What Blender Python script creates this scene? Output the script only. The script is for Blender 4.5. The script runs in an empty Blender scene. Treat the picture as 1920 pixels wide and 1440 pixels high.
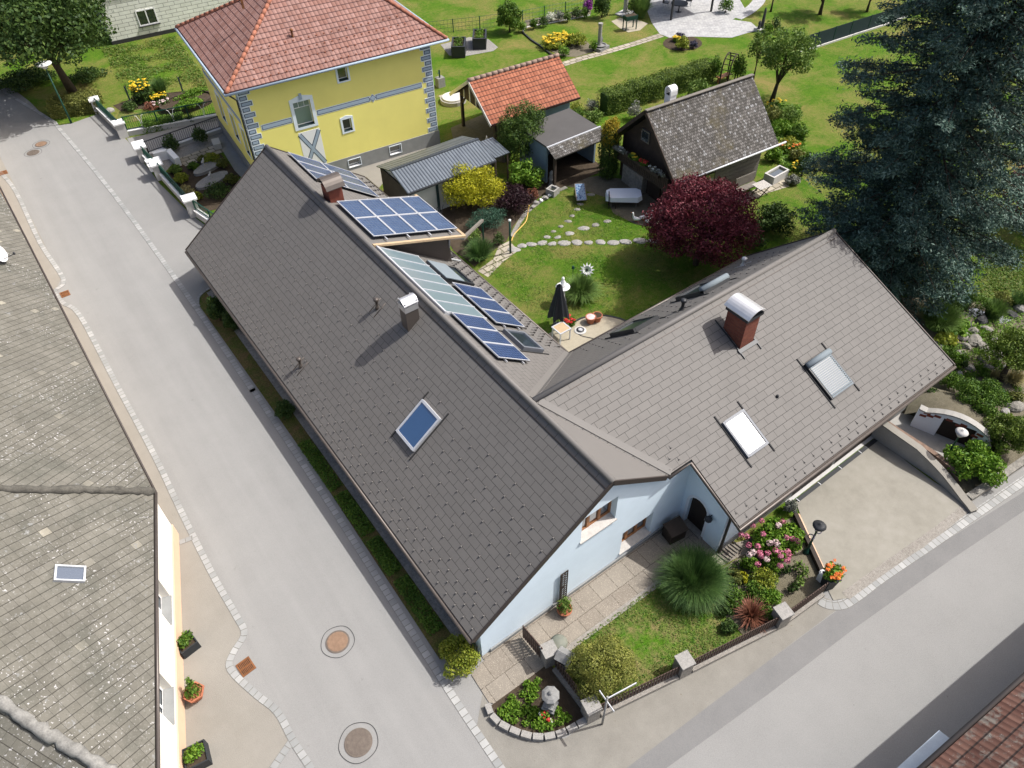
import bpy, math, random
import numpy as np
from mathutils import Vector, Matrix
from mathutils.geometry import tessellate_polygon

# ------------------------------------------------------------------ camera, sky, sun
scene = bpy.context.scene
COL = scene.collection
F_PX, PITCH, ROLL, YAW_A = 1391.04, math.radians(46.26), math.radians(-1.42), math.radians(-54.59)
_fw = np.array([0, math.cos(PITCH), -math.sin(PITCH)]); _rt = np.array([1.0, 0, 0]); _up = np.cross(_rt, _fw)
_R = math.cos(ROLL) * _rt + math.sin(ROLL) * _up
_U = -math.sin(ROLL) * _rt + math.cos(ROLL) * _up
_M = np.array([[-math.sin(YAW_A), math.cos(YAW_A), 0], [-math.cos(YAW_A), -math.sin(YAW_A), 0], [0, 0, 1.0]])
CR, CU, CF = _M @ _R, _M @ _U, _M @ _fw
CAM = np.array([-5.1933, -9.5220, 25.0])     # X runs along the short wing, Y along the long wing
cam_d = bpy.data.cameras.new("camera"); cam = bpy.data.objects.new("camera", cam_d); COL.objects.link(cam)
cam_d.sensor_fit = 'HORIZONTAL'; cam_d.sensor_width = 36; cam_d.lens = F_PX / 1920 * 36
cam_d.clip_start = 0.5; cam_d.clip_end = 1500
cam.matrix_world = Matrix(((CR[0], CU[0], -CF[0], CAM[0]), (CR[1], CU[1], -CF[1], CAM[1]), (CR[2], CU[2], -CF[2], CAM[2]), (0, 0, 0, 1)))
scene.camera = cam

SUN_EL = math.radians(53.5)
SUN_DIR = np.array([0.926 * math.cos(SUN_EL), -0.378 * math.cos(SUN_EL), math.sin(SUN_EL)])   # towards the sun
world = bpy.data.worlds.new("World"); scene.world = world; world.use_nodes = True
_nt = world.node_tree
_sky = _nt.nodes.new('ShaderNodeTexSky'); _sky.sky_type = 'NISHITA'; _sky.sun_disc = False
_sky.sun_elevation = SUN_EL; _sky.sun_rotation = math.atan2(SUN_DIR[0], SUN_DIR[1])
_sky.air_density = 0.8; _sky.dust_density = 5.0; _sky.ozone_density = 0.6
_bg = _nt.nodes['Background']; _bg.inputs['Strength'].default_value = 0.125
_nt.links.new(_sky.outputs[0], _bg.inputs['Color'])
sun_d = bpy.data.lights.new("sun", 'SUN'); sun = bpy.data.objects.new("sun", sun_d); COL.objects.link(sun)
sun_d.energy = 3.6; sun_d.angle = math.radians(0.5); sun_d.color = (1.0, 0.975, 0.94)
sun.rotation_euler = Vector(SUN_DIR).to_track_quat('Z', 'Y').to_euler(); sun.location = (0, 0, 60)
scene.view_settings.view_transform = 'Standard'; scene.view_settings.look = 'None'
scene.view_settings.exposure = 0.62; scene.view_settings.gamma = 1
scene.cycles.use_denoising = True
scene.cycles.max_bounces = 6; scene.cycles.transparent_max_bounces = 8

# ------------------------------------------------------------------ survey: picture points -> ground / plane points
def ray(x, y): return (x - 960) * CR - (y - 720) * CU + F_PX * CF
def G(x, y, z=0.0):
    v = ray(x, y); return CAM + v * ((z - CAM[2]) / v[2])
def onX(x, y, X0):
    v = ray(x, y); return CAM + v * ((X0 - CAM[0]) / v[0])
def onY(x, y, Y0):
    v = ray(x, y); return CAM + v * ((Y0 - CAM[1]) / v[1])
def onP(x, y, n, d):
    n = np.array(n, float); v = ray(x, y); return CAM + v * ((d - n @ CAM) / (n @ v))
def top_z(x, y, p):
    v = ray(x, y); return CAM[2] + v[2] * math.hypot(p[0] - CAM[0], p[1] - CAM[1]) / math.hypot(v[0], v[1])
def ppm(p): return F_PX / float((np.array(p) - CAM) @ CF)

# ------------------------------------------------------------------ materials
MATS = {}
def new_mat(name, rough=0.8, metal=0.0, spec=0.3):
    m = bpy.data.materials.new(name); m.use_nodes = True; nt = m.node_tree; b = nt.nodes['Principled BSDF']
    b.inputs['Roughness'].default_value = rough; b.inputs['Metallic'].default_value = metal
    b.inputs['Specular IOR Level'].default_value = spec
    MATS[name] = m
    return m, nt, b
def nd(nt, t, **k):
    n = nt.nodes.new(t)
    for a, v in k.items():
        if a in n.inputs: n.inputs[a].default_value = v
        else: setattr(n, a, v)
    return n
def c4(c): return (c[0], c[1], c[2], 1.0)
def sc(c, s): return tuple(min(1, x * s) for x in c[:3])
def coords(nt, kind='Object', scale=None, rot=0.0):
    tc = nd(nt, 'ShaderNodeTexCoord'); out = tc.outputs[kind]
    if scale or rot:
        mp = nd(nt, 'ShaderNodeMapping'); nt.links.new(out, mp.inputs['Vector'])
        if scale: mp.inputs['Scale'].default_value = scale
        mp.inputs['Rotation'].default_value = (0, 0, rot)
        out = mp.outputs[0]
    return out
def noise(nt, vec, scale, detail=4, rough=0.6, dist=0.0):
    n = nd(nt, 'ShaderNodeTexNoise'); n.inputs['Scale'].default_value = scale; n.inputs['Detail'].default_value = detail
    n.inputs['Roughness'].default_value = rough; n.inputs['Distortion'].default_value = dist
    nt.links.new(vec, n.inputs['Vector']); return n.outputs['Fac']
def ramp(nt, fac, stops, interp='LINEAR'):
    r = nd(nt, 'ShaderNodeValToRGB'); e = r.color_ramp; e.interpolation = interp
    while len(e.elements) < len(stops): e.elements.new(0.5)
    for el, (p, c) in zip(e.elements, stops): el.position = p; el.color = c4(c)
    nt.links.new(fac, r.inputs[0]); return r.outputs[0]
def mixc(nt, fac, a, b, mode='MIX'):
    m = nd(nt, 'ShaderNodeMix', data_type='RGBA', blend_type=mode)
    for s, v in ((0, fac), (6, a), (7, b)):
        if isinstance(v, (int, float)): m.inputs[s].default_value = v
        elif isinstance(v, tuple): m.inputs[s].default_value = c4(v)
        else: nt.links.new(v, m.inputs[s])
    return m.outputs[2]
def mth(nt, op, a, b=0.0, clamp=False):
    m = nd(nt, 'ShaderNodeMath', operation=op, use_clamp=clamp)
    for s, v in ((0, a), (1, b)):
        if isinstance(v, (int, float)): m.inputs[s].default_value = v
        else: nt.links.new(v, m.inputs[s])
    return m.outputs[0]
def bump(nt, b, h, strength=0.4, dist=0.02):
    n = nd(nt, 'ShaderNodeBump'); n.inputs['Strength'].default_value = strength; n.inputs['Distance'].default_value = dist
    nt.links.new(h, n.inputs['Height']); nt.links.new(n.outputs[0], b.inputs['Normal'])

def plain(name, col, rough=0.7, metal=0.0, var=0.12, scale=2.5, fine=30, bmp=0.15, spec=0.3):
    """a painted, rendered, wooden or metal surface with uneven tone"""
    m, nt, b = new_mat(name, rough, metal, spec)
    v = coords(nt)
    n1 = noise(nt, v, scale, 5); n2 = noise(nt, v, fine, 3)
    f = mth(nt, 'ADD', mth(nt, 'MULTIPLY', n1, 0.65), mth(nt, 'MULTIPLY', n2, 0.35))
    nt.links.new(ramp(nt, f, [(0.3, sc(col, 1 - var)), (0.7, sc(col, 1 + var))]), b.inputs['Base Color'])
    if bmp: bump(nt, b, n2, bmp, 0.01)
    return m

def ground_mat(name, stops, big=0.35, mid=2.0, fine=40, wb=(0.5, 0.3, 0.2), rough=0.95, bmp=0.3, speck=None):
    """mineral or planted ground: broad blotches, patches, grain"""
    m, nt, b = new_mat(name, rough, 0, 0.15)
    v = coords(nt)
    nb, nm, nf = noise(nt, v, big, 6, 0.65), noise(nt, v, mid, 5, 0.65), noise(nt, v, fine, 3, 0.7)
    f = mth(nt, 'ADD', mth(nt, 'ADD', mth(nt, 'MULTIPLY', nb, wb[0]), mth(nt, 'MULTIPLY', nm, wb[1])), mth(nt, 'MULTIPLY', nf, wb[2]))
    col = ramp(nt, f, stops)
    if speck:                                   # (scale, threshold, colour)
        s = noise(nt, v, speck[0], 2, 0.5)
        col = mixc(nt, ramp(nt, s, [(speck[1], (0, 0, 0)), (min(1, speck[1] + 0.06), (1, 1, 1))]), col, speck[2])
    nt.links.new(col, b.inputs['Base Color'])
    bump(nt, b, nf, bmp, 0.03)
    return m

def tile_mat(name, c1, c2, joint, w, h, msize=0.012, offset=0.5, rough=0.7, step=0.5, weather=None, metal=0.0, rot=0.0, bdist=0.02, spec=0.3, smooth=0.1, bias=0.0, light=None, speck=None, rowline=None, tone=0.12, fleck=None):
    """courses of tiles, slabs or bricks laid out in the surface's own metres (UV)"""
    m, nt, b = new_mat(name, rough, metal, spec)
    uv = coords(nt, 'UV', rot=rot)
    br = nd(nt, 'ShaderNodeTexBrick', offset=offset, squash=1.0)
    br.inputs['Scale'].default_value = 1.0; br.inputs['Mortar Size'].default_value = msize; br.inputs['Mortar Smooth'].default_value = smooth
    br.inputs['Brick Width'].default_value = w; br.inputs['Row Height'].default_value = h; br.inputs['Bias'].default_value = bias
    br.inputs['Color1'].default_value = c4(c1); br.inputs['Color2'].default_value = c4(c2); br.inputs['Mortar'].default_value = c4(joint)
    nt.links.new(uv, br.inputs['Vector'])
    col = br.outputs['Color']
    if light:                                   # a few replaced, paler pieces: (share, colour)
        b2 = nd(nt, 'ShaderNodeTexBrick', offset=offset, squash=1.0)
        for k in ('Scale', 'Mortar Size', 'Brick Width', 'Row Height'): b2.inputs[k].default_value = br.inputs[k].default_value
        b2.inputs['Color1'].default_value = (0, 0, 0, 1); b2.inputs['Color2'].default_value = (1, 1, 1, 1); b2.inputs['Mortar'].default_value = (0, 0, 0, 1)
        nt.links.new(uv, b2.inputs['Vector'])
        col = mixc(nt, ramp(nt, b2.outputs['Color'], [(1 - light[0], (0, 0, 0)), (1 - light[0] + 0.01, (1, 1, 1))]), col, light[1])
    v = coords(nt)
    n1 = noise(nt, v, 1.2, 6, 0.65); n2 = noise(nt, v, 25, 3, 0.6)
    col = mixc(nt, 1.0, col, ramp(nt, n1, [(0.3, (1 - tone,) * 3), (0.7, (1 + tone * 0.8,) * 3)]), 'MULTIPLY')
    if weather:                                 # (scale, lo, hi, colour) lichen, moss, bleaching
        for (s, lo, hi, wc) in weather:
            col = mixc(nt, ramp(nt, noise(nt, v, s, 6, 0.7), [(lo, (0, 0, 0)), (hi, (1, 1, 1))]), col, wc)
    if speck:
        sm_ = ramp(nt, noise(nt, v, speck[0], 2, 0.5), [(speck[1], (0, 0, 0)), (speck[1] + 0.04, (1, 1, 1))])
        if len(speck) > 3: sm_ = mixc(nt, 1.0, sm_, ramp(nt, noise(nt, v, speck[3], 3, 0.5), [(0.46, (0.12, 0.12, 0.12)), (0.6, (1, 1, 1))]), 'MULTIPLY')
        col = mixc(nt, sm_, col, speck[2])
    if rowline:                                 # (thickness in m, strength): overlap shade painted as a dark line along each course
        sp_ = nd(nt, 'ShaderNodeSeparateXYZ'); nt.links.new(uv, sp_.inputs[0])
        rf = mth(nt, 'FRACT', mth(nt, 'DIVIDE', mth(nt, 'ADD', sp_.outputs[1], mth(nt, 'MULTIPLY', n2, 0.012)), h))
        col = mixc(nt, mth(nt, 'MULTIPLY', mth(nt, 'LESS_THAN', rf, rowline[0] / h), rowline[1]), col, joint)
    nt.links.new(col, b.inputs['Base Color'])
    sep = nd(nt, 'ShaderNodeSeparateXYZ'); nt.links.new(uv, sep.inputs[0])
    fr = mth(nt, 'FRACT', mth(nt, 'DIVIDE', sep.outputs[1], h))
    hgt = mth(nt, 'ADD', mth(nt, 'MULTIPLY', mth(nt, 'SUBTRACT', 1.0, fr), step), mth(nt, 'MULTIPLY', br.outputs['Fac'], -0.5))
    bump(nt, b, mth(nt, 'ADD', hgt, mth(nt, 'MULTIPLY', n2, 0.12)), 0.6, bdist)
    return m

def pan_mat(name, ca, cb, joint, w, h, rough=0.75, weather=None, amp=0.5, dark=0.45):
    """interlocking pan tiles: a rounded wave across, a step at each course"""
    m, nt, b = new_mat(name, rough, 0, 0.25)
    uv = coords(nt, 'UV'); sep = nd(nt, 'ShaderNodeSeparateXYZ'); nt.links.new(uv, sep.inputs[0])
    fu = mth(nt, 'FRACT', mth(nt, 'DIVIDE', sep.outputs[0], w)); fv = mth(nt, 'FRACT', mth(nt, 'DIVIDE', sep.outputs[1], h))
    wave = mth(nt, 'SINE', mth(nt, 'MULTIPLY', fu, math.pi))
    br = nd(nt, 'ShaderNodeTexBrick', offset=0.0)
    br.inputs['Scale'].default_value = 1; br.inputs['Brick Width'].default_value = w; br.inputs['Row Height'].default_value = h
    br.inputs['Mortar Size'].default_value = 0.0
    br.inputs['Color1'].default_value = c4(ca); br.inputs['Color2'].default_value = c4(cb); nt.links.new(uv, br.inputs['Vector'])
    v = coords(nt); n2 = noise(nt, v, 30, 3)
    col = mixc(nt, 1.0, br.outputs['Color'], ramp(nt, noise(nt, v, 0.9, 5), [(0.3, (0.82, 0.82, 0.82)), (0.7, (1.12, 1.12, 1.12))]), 'MULTIPLY')
    if weather:
        for (s, lo, hi, wc) in weather:
            col = mixc(nt, ramp(nt, noise(nt, v, s, 6, 0.7), [(lo, (0, 0, 0)), (hi, (1, 1, 1))]), col, wc)
    gap = ramp(nt, fv, [(0.0, (1, 1, 1)), (0.09, (1, 1, 1)), (0.16, (0, 0, 0))])
    col = mixc(nt, gap, col, joint)
    gu = ramp(nt, fu, [(0.0, (1, 1, 1)), (0.1, (0.4, 0.4, 0.4)), (0.25, (0, 0, 0))])
    col = mixc(nt, mth(nt, 'MULTIPLY', gu, dark), col, joint)
    nt.links.new(col, b.inputs['Base Color'])
    hh = mth(nt, 'ADD', mth(nt, 'MULTIPLY', wave, amp), mth(nt, 'MULTIPLY', mth(nt, 'SUBTRACT', 1.0, fv), 0.6))
    bump(nt, b, mth(nt, 'ADD', hh, mth(nt, 'MULTIPLY', n2, 0.08)), 0.9, 0.05)
    return m

def corr_mat(name, col, w, rough=0.4, metal=0.3):
    m, nt, b = new_mat(name, rough, metal, 0.4)
    uv = coords(nt, 'UV'); sep = nd(nt, 'ShaderNodeSeparateXYZ'); nt.links.new(uv, sep.inputs[0])
    fu = mth(nt, 'FRACT', mth(nt, 'DIVIDE', sep.outputs[0], w))
    v = coords(nt)
    c = ramp(nt, noise(nt, v, 1.5, 5), [(0.3, sc(col, 0.88)), (0.7, sc(col, 1.12))])
    rib = ramp(nt, fu, [(0.0, (0.45, 0.45, 0.45)), (0.12, (0.45, 0.45, 0.45)), (0.2, (1, 1, 1)), (0.92, (1, 1, 1)), (1.0, (0.45, 0.45, 0.45))])
    nt.links.new(mixc(nt, 1.0, c, rib, 'MULTIPLY'), b.inputs['Base Color'])
    bump(nt, b, mth(nt, 'SINE', mth(nt, 'MULTIPLY', fu, math.pi)), 0.8, 0.04)
    return m

def leaf_mat(name, cols, clump=1.3, trans=0.25, rough=0.6):
    """foliage: every leaf has its own tone, clumps differ a little in hue"""
    m, nt, b = new_mat(name, rough, 0, 0.25)
    g = nd(nt, 'ShaderNodeNewGeometry')
    k = len(cols)
    c = ramp(nt, g.outputs['Random Per Island'], [(i / max(1, k - 1), cols[i]) for i in range(k)])
    v = coords(nt)
    c = mixc(nt, 1.0, c, ramp(nt, noise(nt, v, clump, 3), [(0.3, (0.72, 0.78, 0.72)), (0.7, (1.25, 1.2, 1.1))]), 'MULTIPLY')
    nt.links.new(c, b.inputs['Base Color'])
    tr = nd(nt, 'ShaderNodeBsdfTranslucent'); nt.links.new(c, tr.inputs['Color'])
    mx = nd(nt, 'ShaderNodeMixShader'); mx.inputs[0].default_value = trans
    nt.links.new(b.outputs[0], mx.inputs[1]); nt.links.new(tr.outputs[0], mx.inputs[2])
    nt.links.new(mx.outputs[0], nt.nodes['Material Output'].inputs['Surface'])
    return m

def glass_mat(name, col=(0.03, 0.04, 0.05), refl=0.3, rough=0.06):
    m, nt, b = new_mat(name, 0.3, 0, 0.5)
    b.inputs['Base Color'].default_value = c4(col)
    gl = nd(nt, 'ShaderNodeBsdfGlossy'); gl.inputs['Roughness'].default_value = rough; gl.inputs['Color'].default_value = (0.9, 0.95, 1, 1)
    mx = nd(nt, 'ShaderNodeMixShader'); mx.inputs[0].default_value = refl
    nt.links.new(b.outputs[0], mx.inputs[1]); nt.links.new(gl.outputs[0], mx.inputs[2])
    nt.links.new(mx.outputs[0], nt.nodes['Material Output'].inputs['Surface'])
    return m

def lawn_mat(name, green, green2, dry, dry_amount=0.55, big=0.3):
    m, nt, b = new_mat(name, 0.95, 0, 0.1)
    v = coords(nt)
    g = mixc(nt, ramp(nt, noise(nt, v, 1.3, 6, 0.7), [(0.35, (0, 0, 0)), (0.65, (1, 1, 1))]), green, green2)
    d = ramp(nt, mth(nt, 'ADD', mth(nt, 'MULTIPLY', noise(nt, v, big, 4, 0.6, 0.6), 0.6), mth(nt, 'MULTIPLY', noise(nt, v, 4.0, 5, 0.75), 0.4)), [(dry_amount - 0.09, (0, 0, 0)), (dry_amount + 0.12, (1, 1, 1))])
    c = mixc(nt, d, g, dry)
    nf = noise(nt, v, 22, 4, 0.75); nx = noise(nt, v, 90, 2, 0.6)
    c = mixc(nt, 1.0, c, ramp(nt, nf, [(0.3, (0.45, 0.52, 0.42)), (0.7, (1.5, 1.42, 1.35))]), 'MULTIPLY')
    nt.links.new(c, b.inputs['Base Color'])
    bump(nt, b, mth(nt, 'ADD', nf, mth(nt, 'MULTIPLY', nx, 0.5)), 0.7, 0.06)
    return m

# ------------------------------------------------------------------ mesh building
ORG = {}
def props(o, label=None, cat=None, group=None, kind=None):
    if label: o['label'] = label
    if cat: o['category'] = cat
    if group: o['group'] = group
    if kind: o['kind'] = kind
    return o
def thing(name, label, cat, loc=(0, 0, 0), rotz=0.0, group=None):
    o = bpy.data.objects.new(name, None); COL.objects.link(o); o.empty_display_size = 0.3
    o.location = [float(x) for x in loc]; o.rotation_euler = (0, 0, rotz)
    ORG[o] = np.array([float(x) for x in loc])
    return props(o, label, cat, group)
def root_of(o):
    while o.parent: o = o.parent
    return o
def dup(src, loc=None, rotz=None, label=None, group=None, scale=None):
    r = src.copy(); COL.objects.link(r)
    if loc is not None: r.location = [float(x) for x in loc]
    if rotz is not None: r.rotation_euler = (0, 0, rotz)
    if scale is not None: r.scale = (scale, scale, scale) if isinstance(scale, (int, float)) else scale
    if label: r['label'] = label
    if group: r['group'] = group
    for ch in list(src.children):
        c = ch.copy(); COL.objects.link(c); c.parent = r
        for g in ch.children:
            d = g.copy(); COL.objects.link(d); d.parent = c
    return r

class MB:
    """collects faces and links them as one mesh object"""
    def __init__(s): s.v = []; s.f = []; s.uv = []; s.hasuv = False
    def add(s, pts, faces, uvs=None):
        o = len(s.v); s.v += [tuple(float(c) for c in p) for p in pts]
        for i, f in enumerate(faces):
            s.f.append([o + k for k in f])
            s.uv.append(uvs[i] if uvs else None)
            if uvs: s.hasuv = True
        return s
    def poly(s, pts, u=None, v=None, o=None):
        if u is None: return s.add(pts, [list(range(len(pts)))])
        u = np.array(u, float); v = np.array(v, float); o = np.array(o if o is not None else pts[0], float)
        return s.add(pts, [list(range(len(pts)))], [[(float((np.array(p) - o) @ u), float((np.array(p) - o) @ v)) for p in pts]])
    def slab(s, pts, th, u=None, v=None, o=None, down=(0, 0, -1)):
        """a plate: top polygon pts, thickness th downwards, UV in metres on the top"""
        n = len(pts); d = np.array(down, float) * th
        lo = [np.array(p, float) + d for p in pts]
        s.poly(pts, u, v, o)
        s.add(lo, [list(range(n))[::-1]])
        for i in range(n):
            j = (i + 1) % n; s.add([pts[i], lo[i], lo[j], pts[j]], [[0, 1, 2, 3]])
        return s
    def prism(s, poly2, a, b, axis='z'):
        """polygon extruded from a to b along an axis; polygon given in the two other axes"""
        def P(p, t): return (t, p[0], p[1]) if axis == 'x' else (p[0], t, p[1]) if axis == 'y' else (p[0], p[1], t)
        n = len(poly2); A = [P(p, a) for p in poly2]; B = [P(p, b) for p in poly2]
        s.add(A, [list(range(n))]); s.add(B, [list(range(n))[::-1]])
        for i in range(n):
            j = (i + 1) % n; s.add([A[i], A[j], B[j], B[i]], [[0, 1, 2, 3]])
        return s
    def holed(s, outer, holes, a, b, axis='y'):
        """a wall plate with window holes, extruded from a to b"""
        def P(p, t): return (t, p[0], p[1]) if axis == 'x' else (p[0], t, p[1])
        loops = [outer] + holes; flat = [p for l in loops for p in l]
        tris = tessellate_polygon([[Vector((p[0], p[1], 0)) for p in l] for l in loops])
        for t in (a, b): s.add([P(p, t) for p in flat], [list(x) for x in tris])
        for l in loops:
            for i in range(len(l)):
                j = (i + 1) % len(l); s.add([P(l[i], a), P(l[j], a), P(l[j], b), P(l[i], b)], [[0, 1, 2, 3]])
        return s
    def box(s, c, size, rz=0.0, ax=None):
        """box by centre and size; ax = (x, y, z) axes when tilted"""
        if ax is None:
            ca, sa = math.cos(rz), math.sin(rz); ax = ((ca, sa, 0), (-sa, ca, 0), (0, 0, 1))
        X, Y, Z = (np.array(a, float) * k / 2 for a, k in zip(ax, size)); c = np.array(c, float)
        p = [c + sx * X + sy * Y + sz * Z for sz in (-1, 1) for sy in (-1, 1) for sx in (-1, 1)]
        return s.add(p, [[0, 2, 3, 1], [4, 5, 7, 6], [0, 1, 5, 4], [2, 6, 7, 3], [0, 4, 6, 2], [1, 3, 7, 5]])
    def tube(s, path, r, seg=8, caps=True):
        path = [np.array(p, float) for p in path]; rs = r if isinstance(r, (list, tuple)) else [r] * len(path)
        rings = []
        for i, p in enumerate(path):
            t = path[min(i + 1, len(path) - 1)] - path[max(i - 1, 0)]; t = t / (np.linalg.norm(t) + 1e-9)
            a = np.cross(t, [0, 0, 1.0]);
            if np.linalg.norm(a) < 0.05: a = np.cross(t, [0, 1.0, 0])
            a /= np.linalg.norm(a); b = np.cross(t, a)
            rings.append([p + rs[i] * (math.cos(2 * math.pi * k / seg) * a + math.sin(2 * math.pi * k / seg) * b) for k in range(seg)])
        pts = [q for rg in rings for q in rg]; fs = []
        for i in range(len(path) - 1):
            for k in range(seg):
                k2 = (k + 1) % seg; fs.append([i * seg + k, i * seg + k2, (i + 1) * seg + k2, (i + 1) * seg + k])
        if caps: fs += [list(range(seg))[::-1], [(len(path) - 1) * seg + k for k in range(seg)]]
        return s.add(pts, fs)
    def lathe(s, c, prof, seg=16, sx=1.0, sy=1.0):
        """prof = [(radius, z), ...] turned about a vertical axis"""
        pts = [(c[0] + r * sx * math.cos(2 * math.pi * k / seg), c[1] + r * sy * math.sin(2 * math.pi * k / seg), c[2] + z) for r, z in prof for k in range(seg)]
        fs = [[i * seg + k, i * seg + (k + 1) % seg, (i + 1) * seg + (k + 1) % seg, (i + 1) * seg + k] for i in range(len(prof) - 1) for k in range(seg)]
        fs += [list(range(seg))[::-1], [(len(prof) - 1) * seg + k for k in range(seg)]]
        return s.add(pts, fs)
    def build(s, name, mat, parent=None, label=None, cat=None, group=None, kind=None, loc=None, smooth=False, local=False):
        me = bpy.data.meshes.new(name)
        if parent is not None and not local: off = ORG[root_of(parent)]
        elif loc is not None and not local: off = np.array(loc, float)
        else: off = np.zeros(3)
        me.from_pydata([tuple(np.array(p) - off) for p in s.v], [], s.f)
        if s.hasuv:
            ul = me.uv_layers.new(name='UVMap'); i = 0; flat = []
            for f, u in zip(s.f, s.uv): flat += (u if u else [(0.0, 0.0)] * len(f))
            ul.data.foreach_set('uv', np.array(flat, np.float32).ravel())
        me.materials.append(MATS[mat] if isinstance(mat, str) else mat)
        if smooth: me.polygons.foreach_set('use_smooth', np.ones(len(me.polygons), bool))
        me.update()
        o = bpy.data.objects.new(name, me); COL.objects.link(o)
        if parent is not None: o.parent = parent
        elif loc is not None: o.location = [float(x) for x in loc]; ORG[o] = np.array(loc, float) if not local else np.zeros(3)
        else: ORG[o] = np.zeros(3)
        return props(o, label, cat, group, kind)

def sheet(name, pix, z, mat, pts=None, kind='structure'):
    """a flat ground sheet from its outline"""
    P = [tuple(G(*q)[:2]) + (z,) for q in pix] if pts is None else [(p[0], p[1], z) for p in pts]
    tri = tessellate_polygon([[Vector(p) for p in P]])
    m = MB(); m.add(P, [list(t) for t in tri], [[(P[k][0], P[k][1]) for k in t] for t in tri])
    # faces up
    for i, f in enumerate(m.f):
        a, b, c = (np.array(m.v[k]) for k in f)
        if np.cross(b - a, c - a)[2] < 0: m.f[i] = f[::-1]; m.uv[i] = m.uv[i][::-1]
    return m.build(name, mat, kind=kind)
def band(pts, w):
    """outline of a strip of width w along a ground polyline"""
    pts = [np.array(p[:2], float) for p in pts]; L, Rr = [], []
    for i, p in enumerate(pts):
        t = pts[min(i + 1, len(pts) - 1)] - pts[max(i - 1, 0)]; t /= np.linalg.norm(t); n = np.array([-t[1], t[0]])
        L.append(p + n * w / 2); Rr.append(p - n * w / 2)
    return L, Rr
def strip(name, pts, w, z, mat, kind='structure', h=0.0):
    """a strip along a polyline with UV in metres (u along it)"""
    L, Rr = band(pts, w); m = MB(); d = 0.0
    for i in range(len(L) - 1):
        e = float(np.linalg.norm((L[i + 1] + Rr[i + 1]) / 2 - (L[i] + Rr[i]) / 2))
        m.add([(*Rr[i], z), (*Rr[i + 1], z), (*L[i + 1], z), (*L[i], z)], [[0, 1, 2, 3]], [[(d, 0), (d + e, 0), (d + e, w), (d, w)]])
        d += e
    if h:
        for A in (L, Rr):
            for i in range(len(A) - 1): m.add([(*A[i], z), (*A[i + 1], z), (*A[i + 1], z - h), (*A[i], z - h)], [[0, 1, 2, 3]])
    return m.build(name, mat, kind=kind)
def smooth_line(pts, n=6):
    """Catmull-Rom through points"""
    P = [np.array(p[:2], float) for p in pts]; P = [2 * P[0] - P[1]] + P + [2 * P[-1] - P[-2]]; out = []
    for i in range(1, len(P) - 2):
        for k in range(n):
            t = k / n
            out.append(0.5 * ((2 * P[i]) + (-P[i - 1] + P[i + 1]) * t + (2 * P[i - 1] - 5 * P[i] + 4 * P[i + 1] - P[i + 2]) * t * t + (-P[i - 1] + 3 * P[i] - 3 * P[i + 1] + P[i + 2]) * t ** 3))
    out.append(P[-2]); return out
def Gs(*q): return [G(*p) for p in q]

# ------------------------------------------------------------------ foliage
def mesh_from_np(name, V, Fq, mat, parent=None, local_off=None, smooth=False):
    me = bpy.data.meshes.new(name); n = len(Fq); k = Fq.shape[1]
    me.vertices.add(len(V)); me.vertices.foreach_set('co', np.ascontiguousarray(V, np.float32).ravel())
    me.loops.add(n * k); me.loops.foreach_set('vertex_index', np.ascontiguousarray(Fq, np.int32).ravel())
    me.polygons.add(n); me.polygons.foreach_set('loop_start', np.arange(0, n * k, k, dtype=np.int32)); me.polygons.foreach_set('loop_total', np.full(n, k, np.int32))
    me.update(calc_edges=True); me.materials.append(MATS[mat])
    o = bpy.data.objects.new(name, me); COL.objects.link(o)
    if parent is not None: o.parent = parent
    return o
def leaves_np(rng, C, N, size, aspect=0.55, jitter=0.7, droop=0.0):
    """a pointed leaf quad at each point C facing roughly along N"""
    n = len(C); Nn = N + rng.normal(0, jitter, (n, 3)); Nn /= np.linalg.norm(Nn, axis=1)[:, None] + 1e-9
    T = rng.normal(0, 1, (n, 3)); T[:, 2] -= droop; T -= Nn * (T * Nn).sum(1)[:, None]; T /= np.linalg.norm(T, axis=1)[:, None] + 1e-9
    B = np.cross(Nn, T); s = (size * rng.uniform(0.6, 1.35, n))[:, None]
    V = np.stack([C - T * s * 0.5, C + B * s * aspect * 0.5 + Nn * s * 0.08, C + T * s * 0.5, C - B * s * aspect * 0.5 + Nn * s * 0.08], 1).reshape(-1, 3)
    return V, np.arange(4 * n, dtype=np.int32).reshape(n, 4)
def blob_points(rng, blobs, n, shell=0.55):
    """points through ellipsoids, denser towards their skins; normals point outwards"""
    B = np.array(blobs, float); w = (B[:, 3] * B[:, 4] + B[:, 4] * B[:, 5] + B[:, 3] * B[:, 5]); idx = rng.choice(len(B), n, p=w / w.sum())
    d = rng.normal(0, 1, (n, 3)); d /= np.linalg.norm(d, axis=1)[:, None]
    r = shell + (1 - shell) * rng.random(n) ** 0.6; r *= 1 + 0.10 * rng.normal(0, 1, n)
    C = B[idx, :3] + d * r[:, None] * B[idx, 3:]
    return C, d
def crown_blobs(rng, c, rad, k, small=0.42, squash=1.0, lo=-0.5):
    """an uneven crown made of k lobes round a centre"""
    out = [(c[0], c[1], c[2], rad[0] * 0.62, rad[1] * 0.62, rad[2] * 0.62)]
    for i in range(k):
        z = lo + (1 - lo) * (i + 0.5) / k; a = i * 2.399963 + rng.uniform(-0.3, 0.3); q = math.sqrt(max(0, 1 - z * z)) if z > 0 else 1.0 - 0.25 * z * z
        f = rng.uniform(0.58, 0.78); s = small * rng.uniform(0.75, 1.25)
        out.append((c[0] + rad[0] * f * q * math.cos(a), c[1] + rad[1] * f * q * math.sin(a), c[2] + rad[2] * f * z, rad[0] * s, rad[1] * s, rad[2] * s * squash))
    return out
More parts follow.
